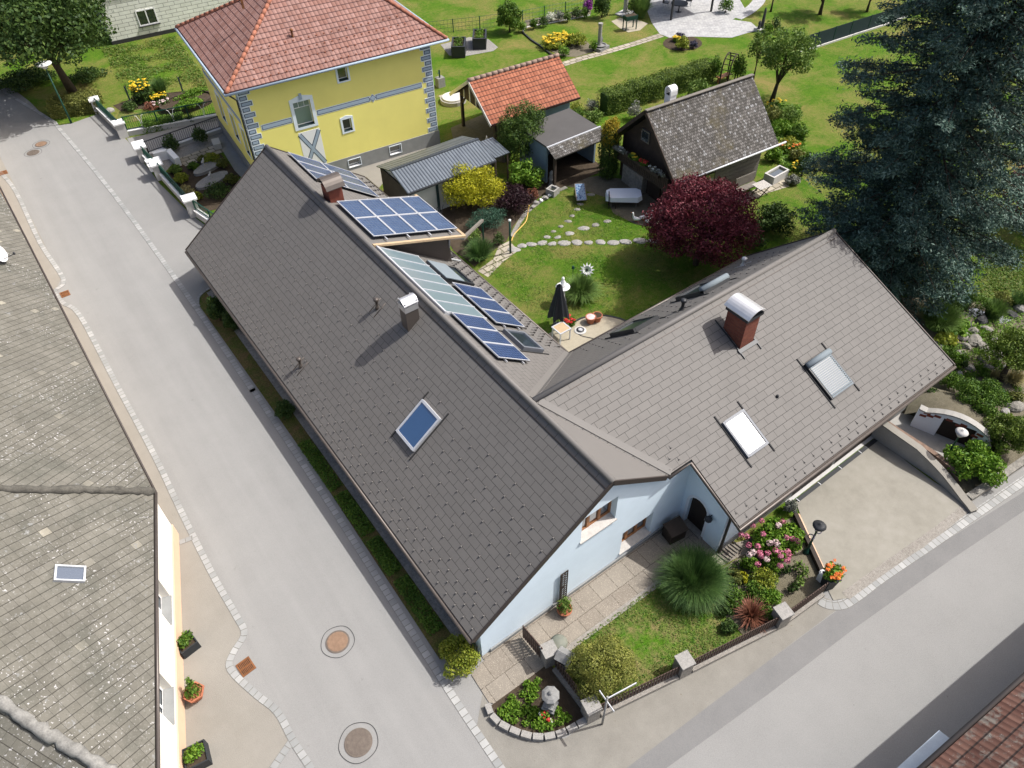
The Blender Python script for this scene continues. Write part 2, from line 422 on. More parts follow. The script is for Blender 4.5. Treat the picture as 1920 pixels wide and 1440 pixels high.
def foliage(name, blobs, n, leaf, mat, parent, seed=1, shell=0.55, zmin=0.02, aspect=0.55, jitter=0.7, droop=0.0):
    rng = np.random.default_rng(seed); C, N = blob_points(rng, blobs, n, shell)
    k = C[:, 2] > zmin; C, N = C[k], N[k]
    V, Fq = leaves_np(rng, C, N, leaf, aspect, jitter, droop)
    return mesh_from_np(name, V, Fq, mat, parent)
def blades(rng, n, r0, length, width, spread, seg=4, droop=1.0, up=1.0):
    """arching grass blades from a tuft"""
    a = rng.uniform(0, 2 * math.pi, n); rr = r0 * np.sqrt(rng.random(n)); L = length * rng.uniform(0.55, 1.1, n); sp = spread * rng.uniform(0.1, 1.1, n)
    base = np.stack([rr * np.cos(a), rr * np.sin(a), np.zeros(n)], 1); a2 = a + rng.normal(0, 0.35, n)
    out = np.stack([np.cos(a2), np.sin(a2), np.zeros(n)], 1); side = np.stack([-np.sin(a2), np.cos(a2), np.zeros(n)], 1)
    Vs = []
    for i in range(seg + 1):
        t = i / seg; h = up * L * (t - 0.55 * droop * t ** 2.2 * np.clip(sp, 0, 1.4)); o = L * sp * 0.75 * t ** 1.5
        p = base + out * o[:, None] + np.array([0, 0, 1.0]) * np.maximum(h, 0.02)[:, None]; w = width * (1 - 0.85 * t)
        Vs += [p - side * w / 2, p + side * w / 2]
    V = np.stack(Vs, 1).reshape(-1, 3); k = 2 * (seg + 1); b0 = (np.arange(n) * k)[:, None]
    Fq = np.concatenate([b0 + np.array([2 * i, 2 * i + 1, 2 * i + 3, 2 * i + 2]) for i in range(seg)], 0).astype(np.int32)
    return V, Fq

# ------------------------------------------------------------------ material library
ground_mat('asphalt', [(0.3, (0.185, 0.183, 0.176)), (0.5, (0.23, 0.228, 0.22)), (0.7, (0.27, 0.267, 0.257))], 0.16, 0.9, 30, (0.3, 0.15, 0.55), speck=(9, 0.74, (0.15, 0.145, 0.135)))
def lane_mat():
    m, nt, b = new_mat('asphalt_lane', 0.95, 0, 0.15)
    v = coords(nt); vs = coords(nt, 'Object', (1.0, 0.05, 1.0))
    f = mth(nt, 'ADD', mth(nt, 'ADD', mth(nt, 'MULTIPLY', noise(nt, vs, 1.1, 4, 0.6), 0.33), mth(nt, 'MULTIPLY', noise(nt, v, 0.7, 6, 0.7), 0.2)), mth(nt, 'MULTIPLY', noise(nt, v, 30, 3, 0.7), 0.47))
    col = ramp(nt, f, [(0.3, (0.182, 0.18, 0.173)), (0.5, (0.23, 0.228, 0.22)), (0.7, (0.272, 0.269, 0.258))])
    st = mth(nt, 'MULTIPLY', ramp(nt, noise(nt, v, 2.3, 4, 0.6), [(0.68, (0, 0, 0)), (0.8, (1, 1, 1))]), 0.5)
    nt.links.new(mixc(nt, st, col, (0.12, 0.115, 0.105)), b.inputs['Base Color']); bump(nt, b, noise(nt, v, 55, 3, 0.7), 0.3, 0.02)
lane_mat()
ground_mat('asphalt_new', [(0.3, (0.14, 0.14, 0.138)), (0.7, (0.205, 0.202, 0.197))], 0.3, 1.5, 30, (0.35, 0.25, 0.4))
ground_mat('asphalt_beige', [(0.3, (0.165, 0.156, 0.137)), (0.7, (0.245, 0.234, 0.207))], 0.4, 1.6, 30, (0.4, 0.3, 0.3), speck=(7, 0.72, (0.14, 0.12, 0.08)))
ground_mat('sidewalk', [(0.3, (0.195, 0.182, 0.157)), (0.7, (0.265, 0.25, 0.222))], 0.3, 1.5, 35, (0.45, 0.25, 0.3))
ground_mat('drive_concrete', [(0.3, (0.185, 0.175, 0.148)), (0.5, (0.24, 0.228, 0.195)), (0.7, (0.285, 0.272, 0.24))], 0.5, 2.2, 30, (0.45, 0.35, 0.2), bmp=0.15)
ground_mat('gravel', [(0.35, (0.12, 0.115, 0.105)), (0.65, (0.34, 0.33, 0.31))], 0.5, 8, 45, (0.15, 0.35, 0.5), bmp=0.6)
ground_mat('terrace_gravel', [(0.3, (0.26, 0.23, 0.17)), (0.7, (0.40, 0.36, 0.28))], 0.5, 5, 40, (0.3, 0.3, 0.4))
ground_mat('soil', [(0.3, (0.028, 0.02, 0.013)), (0.7, (0.085, 0.065, 0.045))], 0.6, 4, 25, (0.3, 0.4, 0.3), bmp=0.8)
ground_mat('dry_soil', [(0.3, (0.08, 0.07, 0.045)), (0.7, (0.19, 0.17, 0.125))], 0.6, 4, 25, (0.3, 0.4, 0.3), bmp=0.8)
tile_mat('sett', (0.22, 0.225, 0.22), (0.34, 0.34, 0.33), (0.15, 0.145, 0.13), 0.24, 0.3, 0.012, 0.0, step=0.1)
tile_mat('paver', (0.19, 0.165, 0.135), (0.23, 0.205, 0.17), (0.11, 0.095, 0.075), 0.8, 0.8, 0.014, 0.5, rough=0.95, step=0.0, speck=(42, 0.58, (0.33, 0.29, 0.24)))
tile_mat('patio_paving', (0.30, 0.30, 0.30), (0.40, 0.40, 0.39), (0.24, 0.24, 0.235), 0.3, 0.2, 0.012, 0.5, rough=0.9, step=0.0)
tile_mat('slab_path', (0.27, 0.24, 0.19), (0.38, 0.34, 0.27), (0.12, 0.11, 0.07), 0.6, 0.45, 0.04, 0.5, rough=0.9, step=0.0)
lawn_mat('meadow', (0.045, 0.118, 0.006), (0.082, 0.15, 0.013), (0.195, 0.165, 0.06), 0.525, 0.28)
lawn_mat('lawn', (0.042, 0.108, 0.007), (0.08, 0.145, 0.014), (0.165, 0.15, 0.05), 0.535, 0.4)
lawn_mat('front_lawn', (0.038, 0.13, 0.006), (0.075, 0.145, 0.013), (0.19, 0.155, 0.075), 0.51, 0.9)
lawn_mat('verge', (0.045, 0.085, 0.012), (0.07, 0.105, 0.02), (0.14, 0.10, 0.05), 0.46, 0.7)
ROOF = (0.140, 0.132, 0.123)
tile_mat('dark_roof', ROOF, sc(ROOF, 1.04), sc(ROOF, 0.3), 0.52, 0.285, 0.008, 0.5, rough=0.65, step=0.5, bdist=0.006, spec=0.2, tone=0.06, rowline=(0.017, 0.7), weather=[(0.5, 0.5, 0.85, sc(ROOF, 0.93)), (7, 0.7, 0.76, sc(ROOF, 1.2))])
plain('roof_metal', sc(ROOF, 1.0), 0.6, 0.0, 0.04, 1.5, 20, 0.03)
plain('frame_grey', (0.13, 0.14, 0.16), 0.45, 0.0, 0.08)
plain('gutter_metal', (0.10, 0.085, 0.075), 0.4, 0.3, 0.1)
plain('roof_edge', (0.055, 0.045, 0.04), 0.5, 0.2, 0.1)
plain('blue_plaster', (0.64, 0.745, 0.82), 0.92, 0, 0.07, 0.9, 70, 0.2, 0.15)
plain('pale_trim', (0.66, 0.70, 0.74), 0.9, 0, 0.05)
plain('plinth_grey', (0.22, 0.225, 0.22), 0.9, 0, 0.15)
plain('sill_stone', (0.42, 0.40, 0.37), 0.85, 0, 0.2, 8, 60)
plain('window_wood', (0.30, 0.13, 0.05), 0.5, 0, 0.2, 6)
plain('dark_wood', (0.028, 0.02, 0.015), 0.7, 0, 0.3, 3)
plain('white_paint', (0.74, 0.74, 0.73), 0.5, 0, 0.04)
plain('alu', (0.50, 0.51, 0.53), 0.5, 0.3, 0.06)
plain('bright_metal', (0.6, 0.6, 0.6), 0.45, 0.75, 0.1)
plain('dark_grey_metal', (0.035, 0.037, 0.04), 0.45, 0.2, 0.15)
plain('green_metal', (0.01, 0.05, 0.035), 0.5, 0.1, 0.15)
plain('dark_green_fabric', (0.012, 0.028, 0.03), 0.8, 0, 0.12)
plain('brick_red', (0.17, 0.05, 0.032), 0.85, 0, 0.25, 5, 30)
plain('brown_brick', (0.17, 0.115, 0.085), 0.9, 0, 0.3, 6, 30, 0.4)
tile_mat('chimney_brick', (0.17, 0.045, 0.028), (0.22, 0.07, 0.04), (0.12, 0.06, 0.045), 0.25, 0.075, 0.01, 0.5, rough=0.9, step=0.0)
plain('rust', (0.20, 0.085, 0.035), 0.85, 0.2, 0.35, 6, 40, 0.3)
plain('cast_iron', (0.14, 0.115, 0.095), 0.7, 0.3, 0.25, 8, 60, 0.4)
plain('iron_brown', (0.23, 0.15, 0.10), 0.75, 0.2, 0.25, 8, 60, 0.4)
plain('tar', (0.03, 0.03, 0.03), 0.8, 0, 0.2)
plain('yellow_plaster', (0.79, 0.71, 0.21), 0.92, 0, 0.06, 0.6, 60, 0.15, 0.15)
plain('grey_blue_paint', (0.30, 0.37, 0.44), 0.9, 0, 0.06)
plain('navy_paint', (0.02, 0.035, 0.07), 0.8, 0, 0.1)
plain('pale_blue_paint', (0.66, 0.72, 0.76), 0.9, 0, 0.04)
plain('cream_plaster', (0.74, 0.70, 0.62), 0.92, 0, 0.03)
plain('peach_plaster', (0.62, 0.42, 0.29), 0.92, 0, 0.06)
plain('concrete', (0.30, 0.29, 0.27), 0.9, 0, 0.18, 2, 40, 0.3)
plain('pale_concrete', (0.46, 0.45, 0.43), 0.9, 0, 0.12, 2, 40, 0.3)
ground_mat('washed_concrete', [(0.35, (0.13, 0.115, 0.095)), (0.65, (0.36, 0.34, 0.31))], 1, 12, 55, (0.1, 0.3, 0.6), bmp=0.6)
ground_mat('granite', [(0.35, (0.15, 0.145, 0.135)), (0.65, (0.40, 0.385, 0.36))], 2, 12, 70, (0.2, 0.3, 0.5), bmp=0.4)
ground_mat('rock', [(0.3, (0.11, 0.105, 0.095)), (0.7, (0.36, 0.34, 0.30))], 1.5, 6, 30, (0.4, 0.35, 0.25), bmp=0.9)
ground_mat('dark_rock', [(0.3, (0.03, 0.03, 0.032)), (0.7, (0.11, 0.11, 0.11))], 1.5, 6, 30, (0.4, 0.35, 0.25), bmp=0.9)
plain('grey_wood', (0.16, 0.145, 0.125), 0.85, 0, 0.25, 6, 40, 0.3)
plain('pale_wood', (0.42, 0.31, 0.19), 0.7, 0, 0.15, 4)
plain('old_wood', (0.055, 0.04, 0.03), 0.9, 0, 0.3, 3, 25, 0.4)
plain('fence_wood', (0.075, 0.048, 0.038), 0.75, 0, 0.25, 8)
plain('terracotta', (0.36, 0.13, 0.07), 0.8, 0, 0.15)
plain('planter_dark', (0.022, 0.026, 0.03), 0.6, 0, 0.15)
plain('statue_stone', (0.20, 0.20, 0.195), 0.9, 0, 0.2, 6, 50, 0.5)
plain('bark', (0.06, 0.045, 0.032), 0.95, 0, 0.35, 8, 40, 0.8)
plain('black_fabric', (0.016, 0.018, 0.022), 0.8, 0, 0.2)
plain('white_cloth', (0.66, 0.70, 0.75), 0.9, 0, 0.04)
plain('hose_yellow', (0.55, 0.36, 0.10), 0.5, 0, 0.05)
plain('felt_roof', (0.075, 0.072, 0.07), 0.95, 0, 0.12, 1.0, 60, 0.4)
plain('blue_grey_wall', (0.16, 0.22, 0.27), 0.9, 0, 0.12)
tile_mat('shake', (0.075, 0.07, 0.064), (0.22, 0.21, 0.20), (0.025, 0.023, 0.02), 0.13, 0.17, 0.014, 0.5, rough=0.95, step=0.7, bdist=0.03, bias=-0.25, light=(0.09, (0.24, 0.24, 0.24)), weather=[(0.4, 0.52, 0.72, (0.09, 0.075, 0.035))])
tile_mat('fibre_slate', (0.125, 0.118, 0.098), (0.15, 0.142, 0.12), (0.04, 0.037, 0.03), 0.32, 0.275, 0.004, 0.0, rough=0.95, step=0.3, bdist=0.01, rot=math.radians(50), rowline=(0.026, 0.8), tone=0.2, weather=[(0.5, 0.5, 0.75, (0.085, 0.085, 0.07)), (14, 0.56, 0.66, (0.175, 0.168, 0.145)), (22, 0.6, 0.68, (0.07, 0.066, 0.055)), (3.2, 0.62, 0.66, (0.19, 0.19, 0.18))], light=(0.018, (0.27, 0.25, 0.2)), speck=(13, 0.64, (0.42, 0.41, 0.40), 0.55))
plain('moss_ridge', (0.085, 0.08, 0.068), 0.98, 0, 0.5, 5, 22, 1.0)
plain('pale_ridge', (0.20, 0.195, 0.18), 0.98, 0, 0.45, 5, 22, 1.0)
pan_mat('pink_pan', (0.215, 0.108, 0.084), (0.275, 0.16, 0.135), (0.035, 0.012, 0.014), 0.25, 0.36, amp=0.55)
pan_mat('orange_pan', (0.22, 0.07, 0.035), (0.32, 0.115, 0.062), (0.03, 0.01, 0.008), 0.24, 0.33, weather=[(7, 0.68, 0.74, (0.38, 0.27, 0.2))])
pan_mat('old_pan', (0.07, 0.03, 0.022), (0.12, 0.062, 0.046), (0.02, 0.012, 0.01), 0.2, 0.38, weather=[(2.5, 0.52, 0.62, (0.13, 0.115, 0.10)), (9, 0.64, 0.7, (0.34, 0.33, 0.31))])
plain('ridge_clay', (0.30, 0.12, 0.075), 0.8, 0, 0.2, 3)
plain('ridge_grey_clay', (0.24, 0.17, 0.135), 0.9, 0, 0.3, 5)
corr_mat('corrugated', (0.13, 0.15, 0.172), 0.2)
corr_mat('corrugated_grey', (0.14, 0.15, 0.155), 0.2)
plain('canopy_metal', (0.30, 0.36, 0.42), 0.45, 0.3, 0.12, 3, 30)
tile_mat('siding', (0.62, 0.63, 0.56), (0.66, 0.67, 0.60), (0.22, 0.22, 0.20), 0.9, 0.3, 0.018, 0.5, rough=0.9, step=0.4)
tile_mat('solar_cell', (0.016, 0.035, 0.10), (0.024, 0.05, 0.13), (0.10, 0.13, 0.2), 0.165, 0.165, 0.008, 0.0, rough=0.22, step=0.0, spec=0.6)
tile_mat('solar_cell_old', (0.03, 0.055, 0.115), (0.042, 0.072, 0.14), (0.10, 0.13, 0.19), 0.165, 0.165, 0.008, 0.0, rough=0.25, step=0.0, spec=0.6)
glass_mat('glass', (0.02, 0.03, 0.04), 0.35)
glass_mat('dark_glass', (0.012, 0.016, 0.02), 0.15)
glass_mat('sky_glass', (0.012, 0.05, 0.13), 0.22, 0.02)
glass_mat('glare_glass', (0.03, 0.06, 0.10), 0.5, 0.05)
glass_mat('collector_glass', (0.15, 0.21, 0.235), 0.22, 0.2)
glass_mat('pond_water', (0.045, 0.05, 0.035), 0.25, 0.08)
plain('lattice', (0.05, 0.05, 0.06), 0.8)
plain('slat_shutter', (0.17, 0.20, 0.22), 0.8, 0.0, 0.06, spec=0.1)

# foliage tones
leaf_mat('leaf_mid', [(0.038, 0.092, 0.010), (0.078, 0.155, 0.017), (0.135, 0.215, 0.03)])
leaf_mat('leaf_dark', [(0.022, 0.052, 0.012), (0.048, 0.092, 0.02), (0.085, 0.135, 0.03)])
leaf_mat('leaf_bright', [(0.065, 0.155, 0.012), (0.115, 0.225, 0.02), (0.19, 0.295, 0.035)])
leaf_mat('leaf_lime', [(0.14, 0.19, 0.02), (0.22, 0.26, 0.03), (0.33, 0.34, 0.05)])
leaf_mat('leaf_yellow', [(0.22, 0.235, 0.012), (0.36, 0.35, 0.015), (0.46, 0.42, 0.025)])
leaf_mat('leaf_gold', [(0.30, 0.23, 0.02), (0.38, 0.28, 0.025)])
leaf_mat('leaf_apple', [(0.065, 0.13, 0.02), (0.12, 0.195, 0.035), (0.2, 0.275, 0.065)])
leaf_mat('leaf_blue', [(0.02, 0.048, 0.035), (0.052, 0.102, 0.082), (0.155, 0.225, 0.195)], 0.8, 0.1)
leaf_mat('leaf_teal', [(0.035, 0.085, 0.06), (0.07, 0.15, 0.105)], 2)
leaf_mat('leaf_maroon', [(0.055, 0.009, 0.015), (0.12, 0.018, 0.03), (0.23, 0.05, 0.07)], 1.3, 0.2)
leaf_mat('leaf_purple', [(0.02, 0.009, 0.014), (0.045, 0.018, 0.026)], 2)
leaf_mat('leaf_rust', [(0.12, 0.04, 0.025), (0.22, 0.085, 0.055), (0.28, 0.12, 0.08)], 3)
leaf_mat('leaf_olive', [(0.085, 0.10, 0.02), (0.14, 0.155, 0.035), (0.2, 0.21, 0.06)], 3)
leaf_mat('leaf_box', [(0.12, 0.14, 0.022), (0.19, 0.205, 0.04), (0.27, 0.265, 0.075)], 2.5, 0.15)
leaf_mat('leaf_hedge', [(0.05, 0.09, 0.012), (0.095, 0.15, 0.018), (0.14, 0.19, 0.03)], 2)
leaf_mat('leaf_yew', [(0.03, 0.07, 0.012), (0.062, 0.115, 0.02), (0.105, 0.16, 0.03)], 3)
leaf_mat('blade_green', [(0.03, 0.075, 0.02), (0.06, 0.125, 0.03), (0.10, 0.17, 0.05)], 2)
leaf_mat('grass_blade', [(0.05, 0.125, 0.01), (0.095, 0.165, 0.02), (0.18, 0.19, 0.055)], 1)
leaf_mat('blade_light', [(0.08, 0.15, 0.03), (0.14, 0.22, 0.06)], 2)
leaf_mat('blade_straw', [(0.28, 0.24, 0.10), (0.42, 0.38, 0.20)], 2)
leaf_mat('leaf_grey', [(0.18, 0.19, 0.17), (0.30, 0.30, 0.27)], 2)
leaf_mat('leaf_lavender', [(0.05, 0.045, 0.09), (0.09, 0.085, 0.14)], 2)
for _n, _c in (('flower_pink', [(0.42, 0.09, 0.18), (0.55, 0.22, 0.32)]), ('flower_pale', [(0.60, 0.42, 0.48), (0.70, 0.58, 0.60)]), ('flower_yellow', [(0.60, 0.40, 0.02), (0.70, 0.52, 0.04)]),
               ('flower_orange', [(0.55, 0.10, 0.02), (0.62, 0.20, 0.03)]), ('flower_red', [(0.45, 0.02, 0.02), (0.5, 0.05, 0.04)]), ('flower_white', [(0.6, 0.6, 0.56), (0.7, 0.7, 0.66)]), ('flower_purple', [(0.22, 0.03, 0.26), (0.34, 0.07, 0.38)])):
    leaf_mat(_n, _c, 5, 0.15)

# ------------------------------------------------------------------ the setting: ground, roads, paths
gm = MB(); gm.add([(-160, -120, 0), (260, -120, 0), (260, 300, 0), (-160, 300, 0)], [[0, 1, 2, 3]]); gm.build('ground', 'meadow', kind='structure')
_e = [tuple(G(*q)[:2]) for q in ((0, 148), (55, 190), (85, 220), (106, 236), (135, 231), (186, 213), (240, 265), (262, 295), (300, 345), (356, 400), (388, 425))]
sheet('road', None, 0.004, 'asphalt', pts=[(-14, -60), (70, -60), (70, -12)] + [tuple(G(*q)[:2]) for q in ((1920, 872), (1800, 940), (1550, 1106), (1460, 1166), (1280, 1258), (1110, 1342))] + [(0.12, -2.8), (0.12, 26.4)] + _e[::-1] + [(-5.5, 75), (-14, 75)])
sheet('roadside_verge', None, 0.008, 'asphalt_beige', pts=[tuple(G(*q)[:2]) for q in ((905, 1300), (930, 1352), (1000, 1392), (1060, 1384), (1110, 1352), (1280, 1266), (1460, 1176), (1545, 1120), (1580, 1135), (1440, 1240), (1175, 1440), (1100, 1500), (960, 1520), (922, 1420), (893, 1368))])
sheet('asphalt_patch', None, 0.012, 'asphalt_new', pts=[tuple(G(*q)[:2]) for q in ((1175, 1440), (1440, 1240), (1580, 1137), (1700, 1060), (1920, 922), (2050, 840), (2050, 872), (1920, 958), (1785, 1048), (1600, 1180), (1440, 1302), (1250, 1440), (1180, 1500), (1100, 1500))])
sheet('sidewalk', None, 0.007, 'sidewalk', pts=[(-6.2, 60), (-6.2, 31.5), (-6.9, 30.3), (-6.25, 27.6), (-6.2, 6), (-7.0, 5.1), (-6.4, 2.8), (-6.3, 1.6), (-7.4, 1.0), (-8.4, -0.4), (-11, -6), (-14, -6), (-14, 60)])
sheet('lane_surface', None, 0.0055, 'asphalt_lane', pts=[(-6.2, -6), (-1.3, -6), (-1.3, 40), (-2.1, 50), (-5.2, 62), (-6.8, 62)])
strip('kerb_right', smooth_line(Gs((0, 168), (95, 225), (110, 240), (210, 360), (350, 552), (465, 720), (480, 740), (600, 918), (705, 1080), (840, 1292), (915, 1405), (945, 1450)), 3), 0.26, 0.016, 'sett', h=0.02)
strip('kerb_left', smooth_line(Gs((0, 322), (30, 360), (75, 455), (119, 524), (103, 546), (118, 568), (150, 592), (218, 720), (290, 855), (340, 960), (400, 1080), (443, 1155), (458, 1188), (437, 1225), (432, 1255), (480, 1302), (520, 1335), (550, 1390), (582, 1440), (600, 1480)), 4), 0.24, 0.018, 'sett', h=0.02)
strip('kerb_branch', smooth_line(Gs((548, 1388), (512, 1440), (480, 1490)), 3), 0.24, 0.017, 'sett', h=0.02)
strip('kerb_crossing', Gs((336, 1018), (362, 1008)), 0.22, 0.019, 'sett', h=0.02)
strip('driveway_sett_strip', smooth_line(Gs((1536, 1126), (1552, 1134), (1580, 1134), (1610, 1116), (1655, 1082), (1752, 1017), (1850, 950), (1915, 905), (1990, 856)), 4), 0.36, 0.02, 'sett', h=0.02)
# grass verge beside the long wall, with its small kerb at the far end
_k = [tuple(p) for p in smooth_line([(-1.02, 24.6), (-0.75, 25.2), (-0.2, 25.5), (0.1, 25.5)], 4)]
sheet('grass_verge', None, 0.03, 'verge', pts=[(-1.12, 0.9), (-1.04, 5.0), (-0.92, 11.0), (-0.95, 16.6), (-1.0, 24.6)] + _k + [(-0.28, 25.2), (-0.28, 0.9)])
strip('verge_kerb', [(-1.02, 24.4)] + _k, 0.14, 0.05, 'sett', h=0.05)
sheet('wall_gravel_strip', None, 0.034, 'gravel', pts=[(-0.3, 0.5), (0.12, 0.5), (0.12, 25.3), (-0.3, 25.3)])
# front garden
sheet('front_lawn', None, 0.02, 'front_lawn', pts=[tuple(G(*q)[:2]) for q in ((1072, 1204), (1240, 1086), (1300, 1066), (1350, 1100), (1362, 1160), (1392, 1192), (1280, 1250), (1120, 1330), (1050, 1232))])
sheet('front_path', None, 0.035, 'paver', pts=[tuple(G(*q)[:2]) for q in ((903, 1243), (1236, 1000), (1275, 970), (1345, 1028), (1402, 1012), (1415, 1030), (1352, 1062), (1296, 1056), (1228, 1092), (1075, 1202), (1032, 1240), (935, 1322), (917, 1318), (884, 1266))])
sheet('wall_paving', None, 0.031, 'paver', pts=[(0.1, -0.3), (9.7, -0.3), (9.7, 0.13), (0.1, 0.13)])
strip('path_edging', Gs((1040, 1238), (1078, 1208), (1232, 1096), (1290, 1064)), 0.22, 0.05, 'washed_concrete', h=0.05)
sheet('shrub_bed', None, 0.024, 'dry_soil', pts=[tuple(G(*q)[:2]) for q in ((1350, 1068), (1412, 1030), (1402, 1010), (1490, 968), (1550, 1098), (1462, 1162), (1392, 1190), (1362, 1160), (1350, 1100))])
sheet('corner_flower_bed', None, 0.05, 'soil', pts=[tuple(G(*q)[:2]) for q in ((918, 1326), (928, 1346), (958, 1366), (1000, 1378), (1050, 1372), (1092, 1352), (1098, 1340), (1042, 1256), (1028, 1246))])
# driveway and its drain
sheet('driveway', None, 0.028, 'drive_concrete', pts=[tuple(G(*q)[:2]) for q in ((1492, 942), (1646, 822), (1702, 868), (1752, 905), (1828, 948), (1730, 1028), (1640, 1082), (1590, 1122), (1562, 1126), (1549, 1100))])
sheet('garage_threshold', None, 0.032, 'pale_concrete', pts=[(13.5, -1.95), (19.6, -1.95), (19.6, -2.1), (13.5, -2.1)])
strip('driveway_apron', Gs((1585, 1118), (1640, 1078), (1700, 1036), (1760, 994), (1812, 952)), 0.34, 0.033, 'washed_concrete')
# back garden
sheet('garden_lawn', None, 0.008, 'lawn', pts=[tuple(G(*q)[:2]) for q in ((905, 512), (950, 445), (985, 395), (1030, 355), (1080, 335), (1180, 345), (1260, 360), (1500, 330), (1560, 380), (1900, 380), (2100, 420), (2100, 560), (1880, 560), (1700, 560), (1600, 500))] + [(22, 7), (10, 7), (10, 14)])
sheet('terrace', None, 0.02, 'terrace_gravel', pts=[tuple(p[:2]) for p in [(10.2, 8.0), (11.0, 11.3)] + [tuple(q) for q in smooth_line(Gs((1030, 625), (1062, 608), (1090, 597), (1130, 593), (1168, 601), (1182, 615)), 3)] + [(15.5, 7.3)]])
strip('terrace_edging', smooth_line(Gs((1078, 604), (1095, 596), (1130, 592), (1168, 600), (1182, 613)), 4), 0.09, 0.05, 'dark_grey_metal', h=0.05)
sheet('garden_path', None, 0.016, 'slab_path', pts=[tuple(G(*q)[:2]) for q in ((955, 452), (972, 470), (945, 490), (915, 520), (895, 508), (925, 486), (935, 462))])
sheet('shade_bed', None, 0.016, 'soil', pts=[tuple(G(*q)[:2]) for q in ((800, 375), (850, 345), (985, 340), (1045, 350), (1010, 372), (985, 395), (962, 425), (950, 452), (925, 470), (890, 500), (850, 470))])
strip('stone_edging', smooth_line(Gs((1062, 352), (1035, 364), (1008, 382), (985, 402), (968, 428), (960, 445)), 4), 0.25, 0.06, 'rock', h=0.06)
sheet('cottage_yard', None, 0.012, 'dry_soil', pts=[tuple(G(*q)[:2]) for q in ((1030, 345), (1120, 330), (1200, 340), (1290, 380), (1240, 430), (1190, 420), (1150, 400), (1135, 370), (1080, 352))])
sheet('bench_paving', None, 0.02, 'slab_path', pts=[tuple(G(*q)[:2]) for q in ((1375, 372), (1440, 345), (1475, 330), (1480, 350), (1440, 362), (1395, 384))])
sheet('house_yard', None, 0.014, 'sidewalk', pts=[tuple(G(*q)[:2]) for q in ((650, 322), (822, 268), (850, 285), (730, 330), (700, 365), (640, 345))])
sheet('shed_floor', None, 0.02, 'soil', pts=[(20.6, 21.6), (24.9, 21.6), (24.9, 25.6), (20.6, 25.6)])  # floor sheet kept dark, its colour stands in for the shed's inner shade
sheet('shed_yard', None, 0.015, 'dry_soil', pts=[tuple(G(*q)[:2]) for q in ((845, 240), (905, 215), (1060, 190), (1070, 215), (900, 268), (850, 262))])
# far garden
sheet('patio', None, 0.02, 'patio_paving', pts=[tuple(G(*q)[:2]) for q in ((1222, -30), (1214, 22), (1222, 43), (1237, 64), (1255, 71), (1300, 69), (1372, 71), (1402, 62), (1416, 59), (1425, 57), (1408, 42), (1374, 37), (1388, 28), (1400, 22), (1370, -30))])
sheet('patio_walk', None, 0.024, 'patio_paving', pts=band(smooth_line(Gs((1380, 34), (1402, 22), (1420, 6), (1428, -10)), 4), 1.1)[0] + band(smooth_line(Gs((1380, 34), (1402, 22), (1420, 6), (1428, -10)), 4), 1.1)[1][::-1])
sheet('grill_pad', None, 0.016, 'terrace_gravel', pts=[tuple(G(*q)[:2]) for q in ((1146, 40), (1162, 34), (1190, 36), (1215, 44), (1200, 57), (1178, 61), (1162, 53))])
strip('garden_walk', smooth_line(Gs((1240, 66), (1180, 85), (1120, 102), (1090, 110), (1055, 121)), 4), 0.75, 0.018, 'slab_path')
sheet('lily_bed', None, 0.016, 'dry_soil', pts=[tuple(G(*q)[:2]) for q in ((1010, 86), (1060, 68), (1100, 78), (1118, 96), (1080, 107), (1056, 106))])
strip('lily_bed_edging', Gs((980, 62), (997, 77), (1011, 86), (1034, 104)), 0.12, 0.12, 'dark_grey_metal', h=0.12)
sheet('fence_bed', None, 0.016, 'dry_soil', pts=[tuple(G(*q)[:2]) for q in ((978, 56), (990, 50), (1108, 26), (1108, 16), (985, 38))])
strip('fence_bed_edging', smooth_line(Gs((980, 62), (984, 54), (996, 50), (1050, 40), (1106, 29)), 3), 0.16, 0.06, 'pale_concrete', h=0.06)
_c = G(1282, 80); sheet('round_bed', None, 0.016, 'soil', pts=[(_c[0] + 1.5 * math.cos(a) * (1.25 if 1.5 < a < 4 else 1), _c[1] + 1.5 * math.sin(a)) for a in np.linspace(0, 2 * math.pi, 20)[:-1]])
sheet('raised_bed_pad', None, 0.02, 'gravel', pts=[tuple(G(*q)[:2]) for q in ((826, 84), (842, 104), (860, 108), (925, 96), (934, 89), (916, 74), (880, 70))])
sheet('shed_track', None, 0.014, 'terrace_gravel', pts=[tuple(G(*q)[:2]) for q in ((822, 180), (850, 172), (880, 180), (830, 186))])
# rock garden by the driveway
sheet('rock_garden_soil', None, 0.02, 'dry_soil', pts=[tuple(G(*q)[:2]) for q in ((1690, 560), (1760, 540), (1830, 560), (1920, 570), (2080, 600), (2080, 760), (1920, 868), (1815, 935), (1775, 900), (1700, 840), (1640, 790), (1740, 740))])
sheet('pond', None, 0.03, 'pond_water', pts=[tuple(q) for q in smooth_line(Gs((1800, 590), (1825, 578), (1850, 586), (1880, 577), (1902, 590), (1890, 605), (1855, 606), (1830, 598), (1800, 590)), 4)[:-1]])

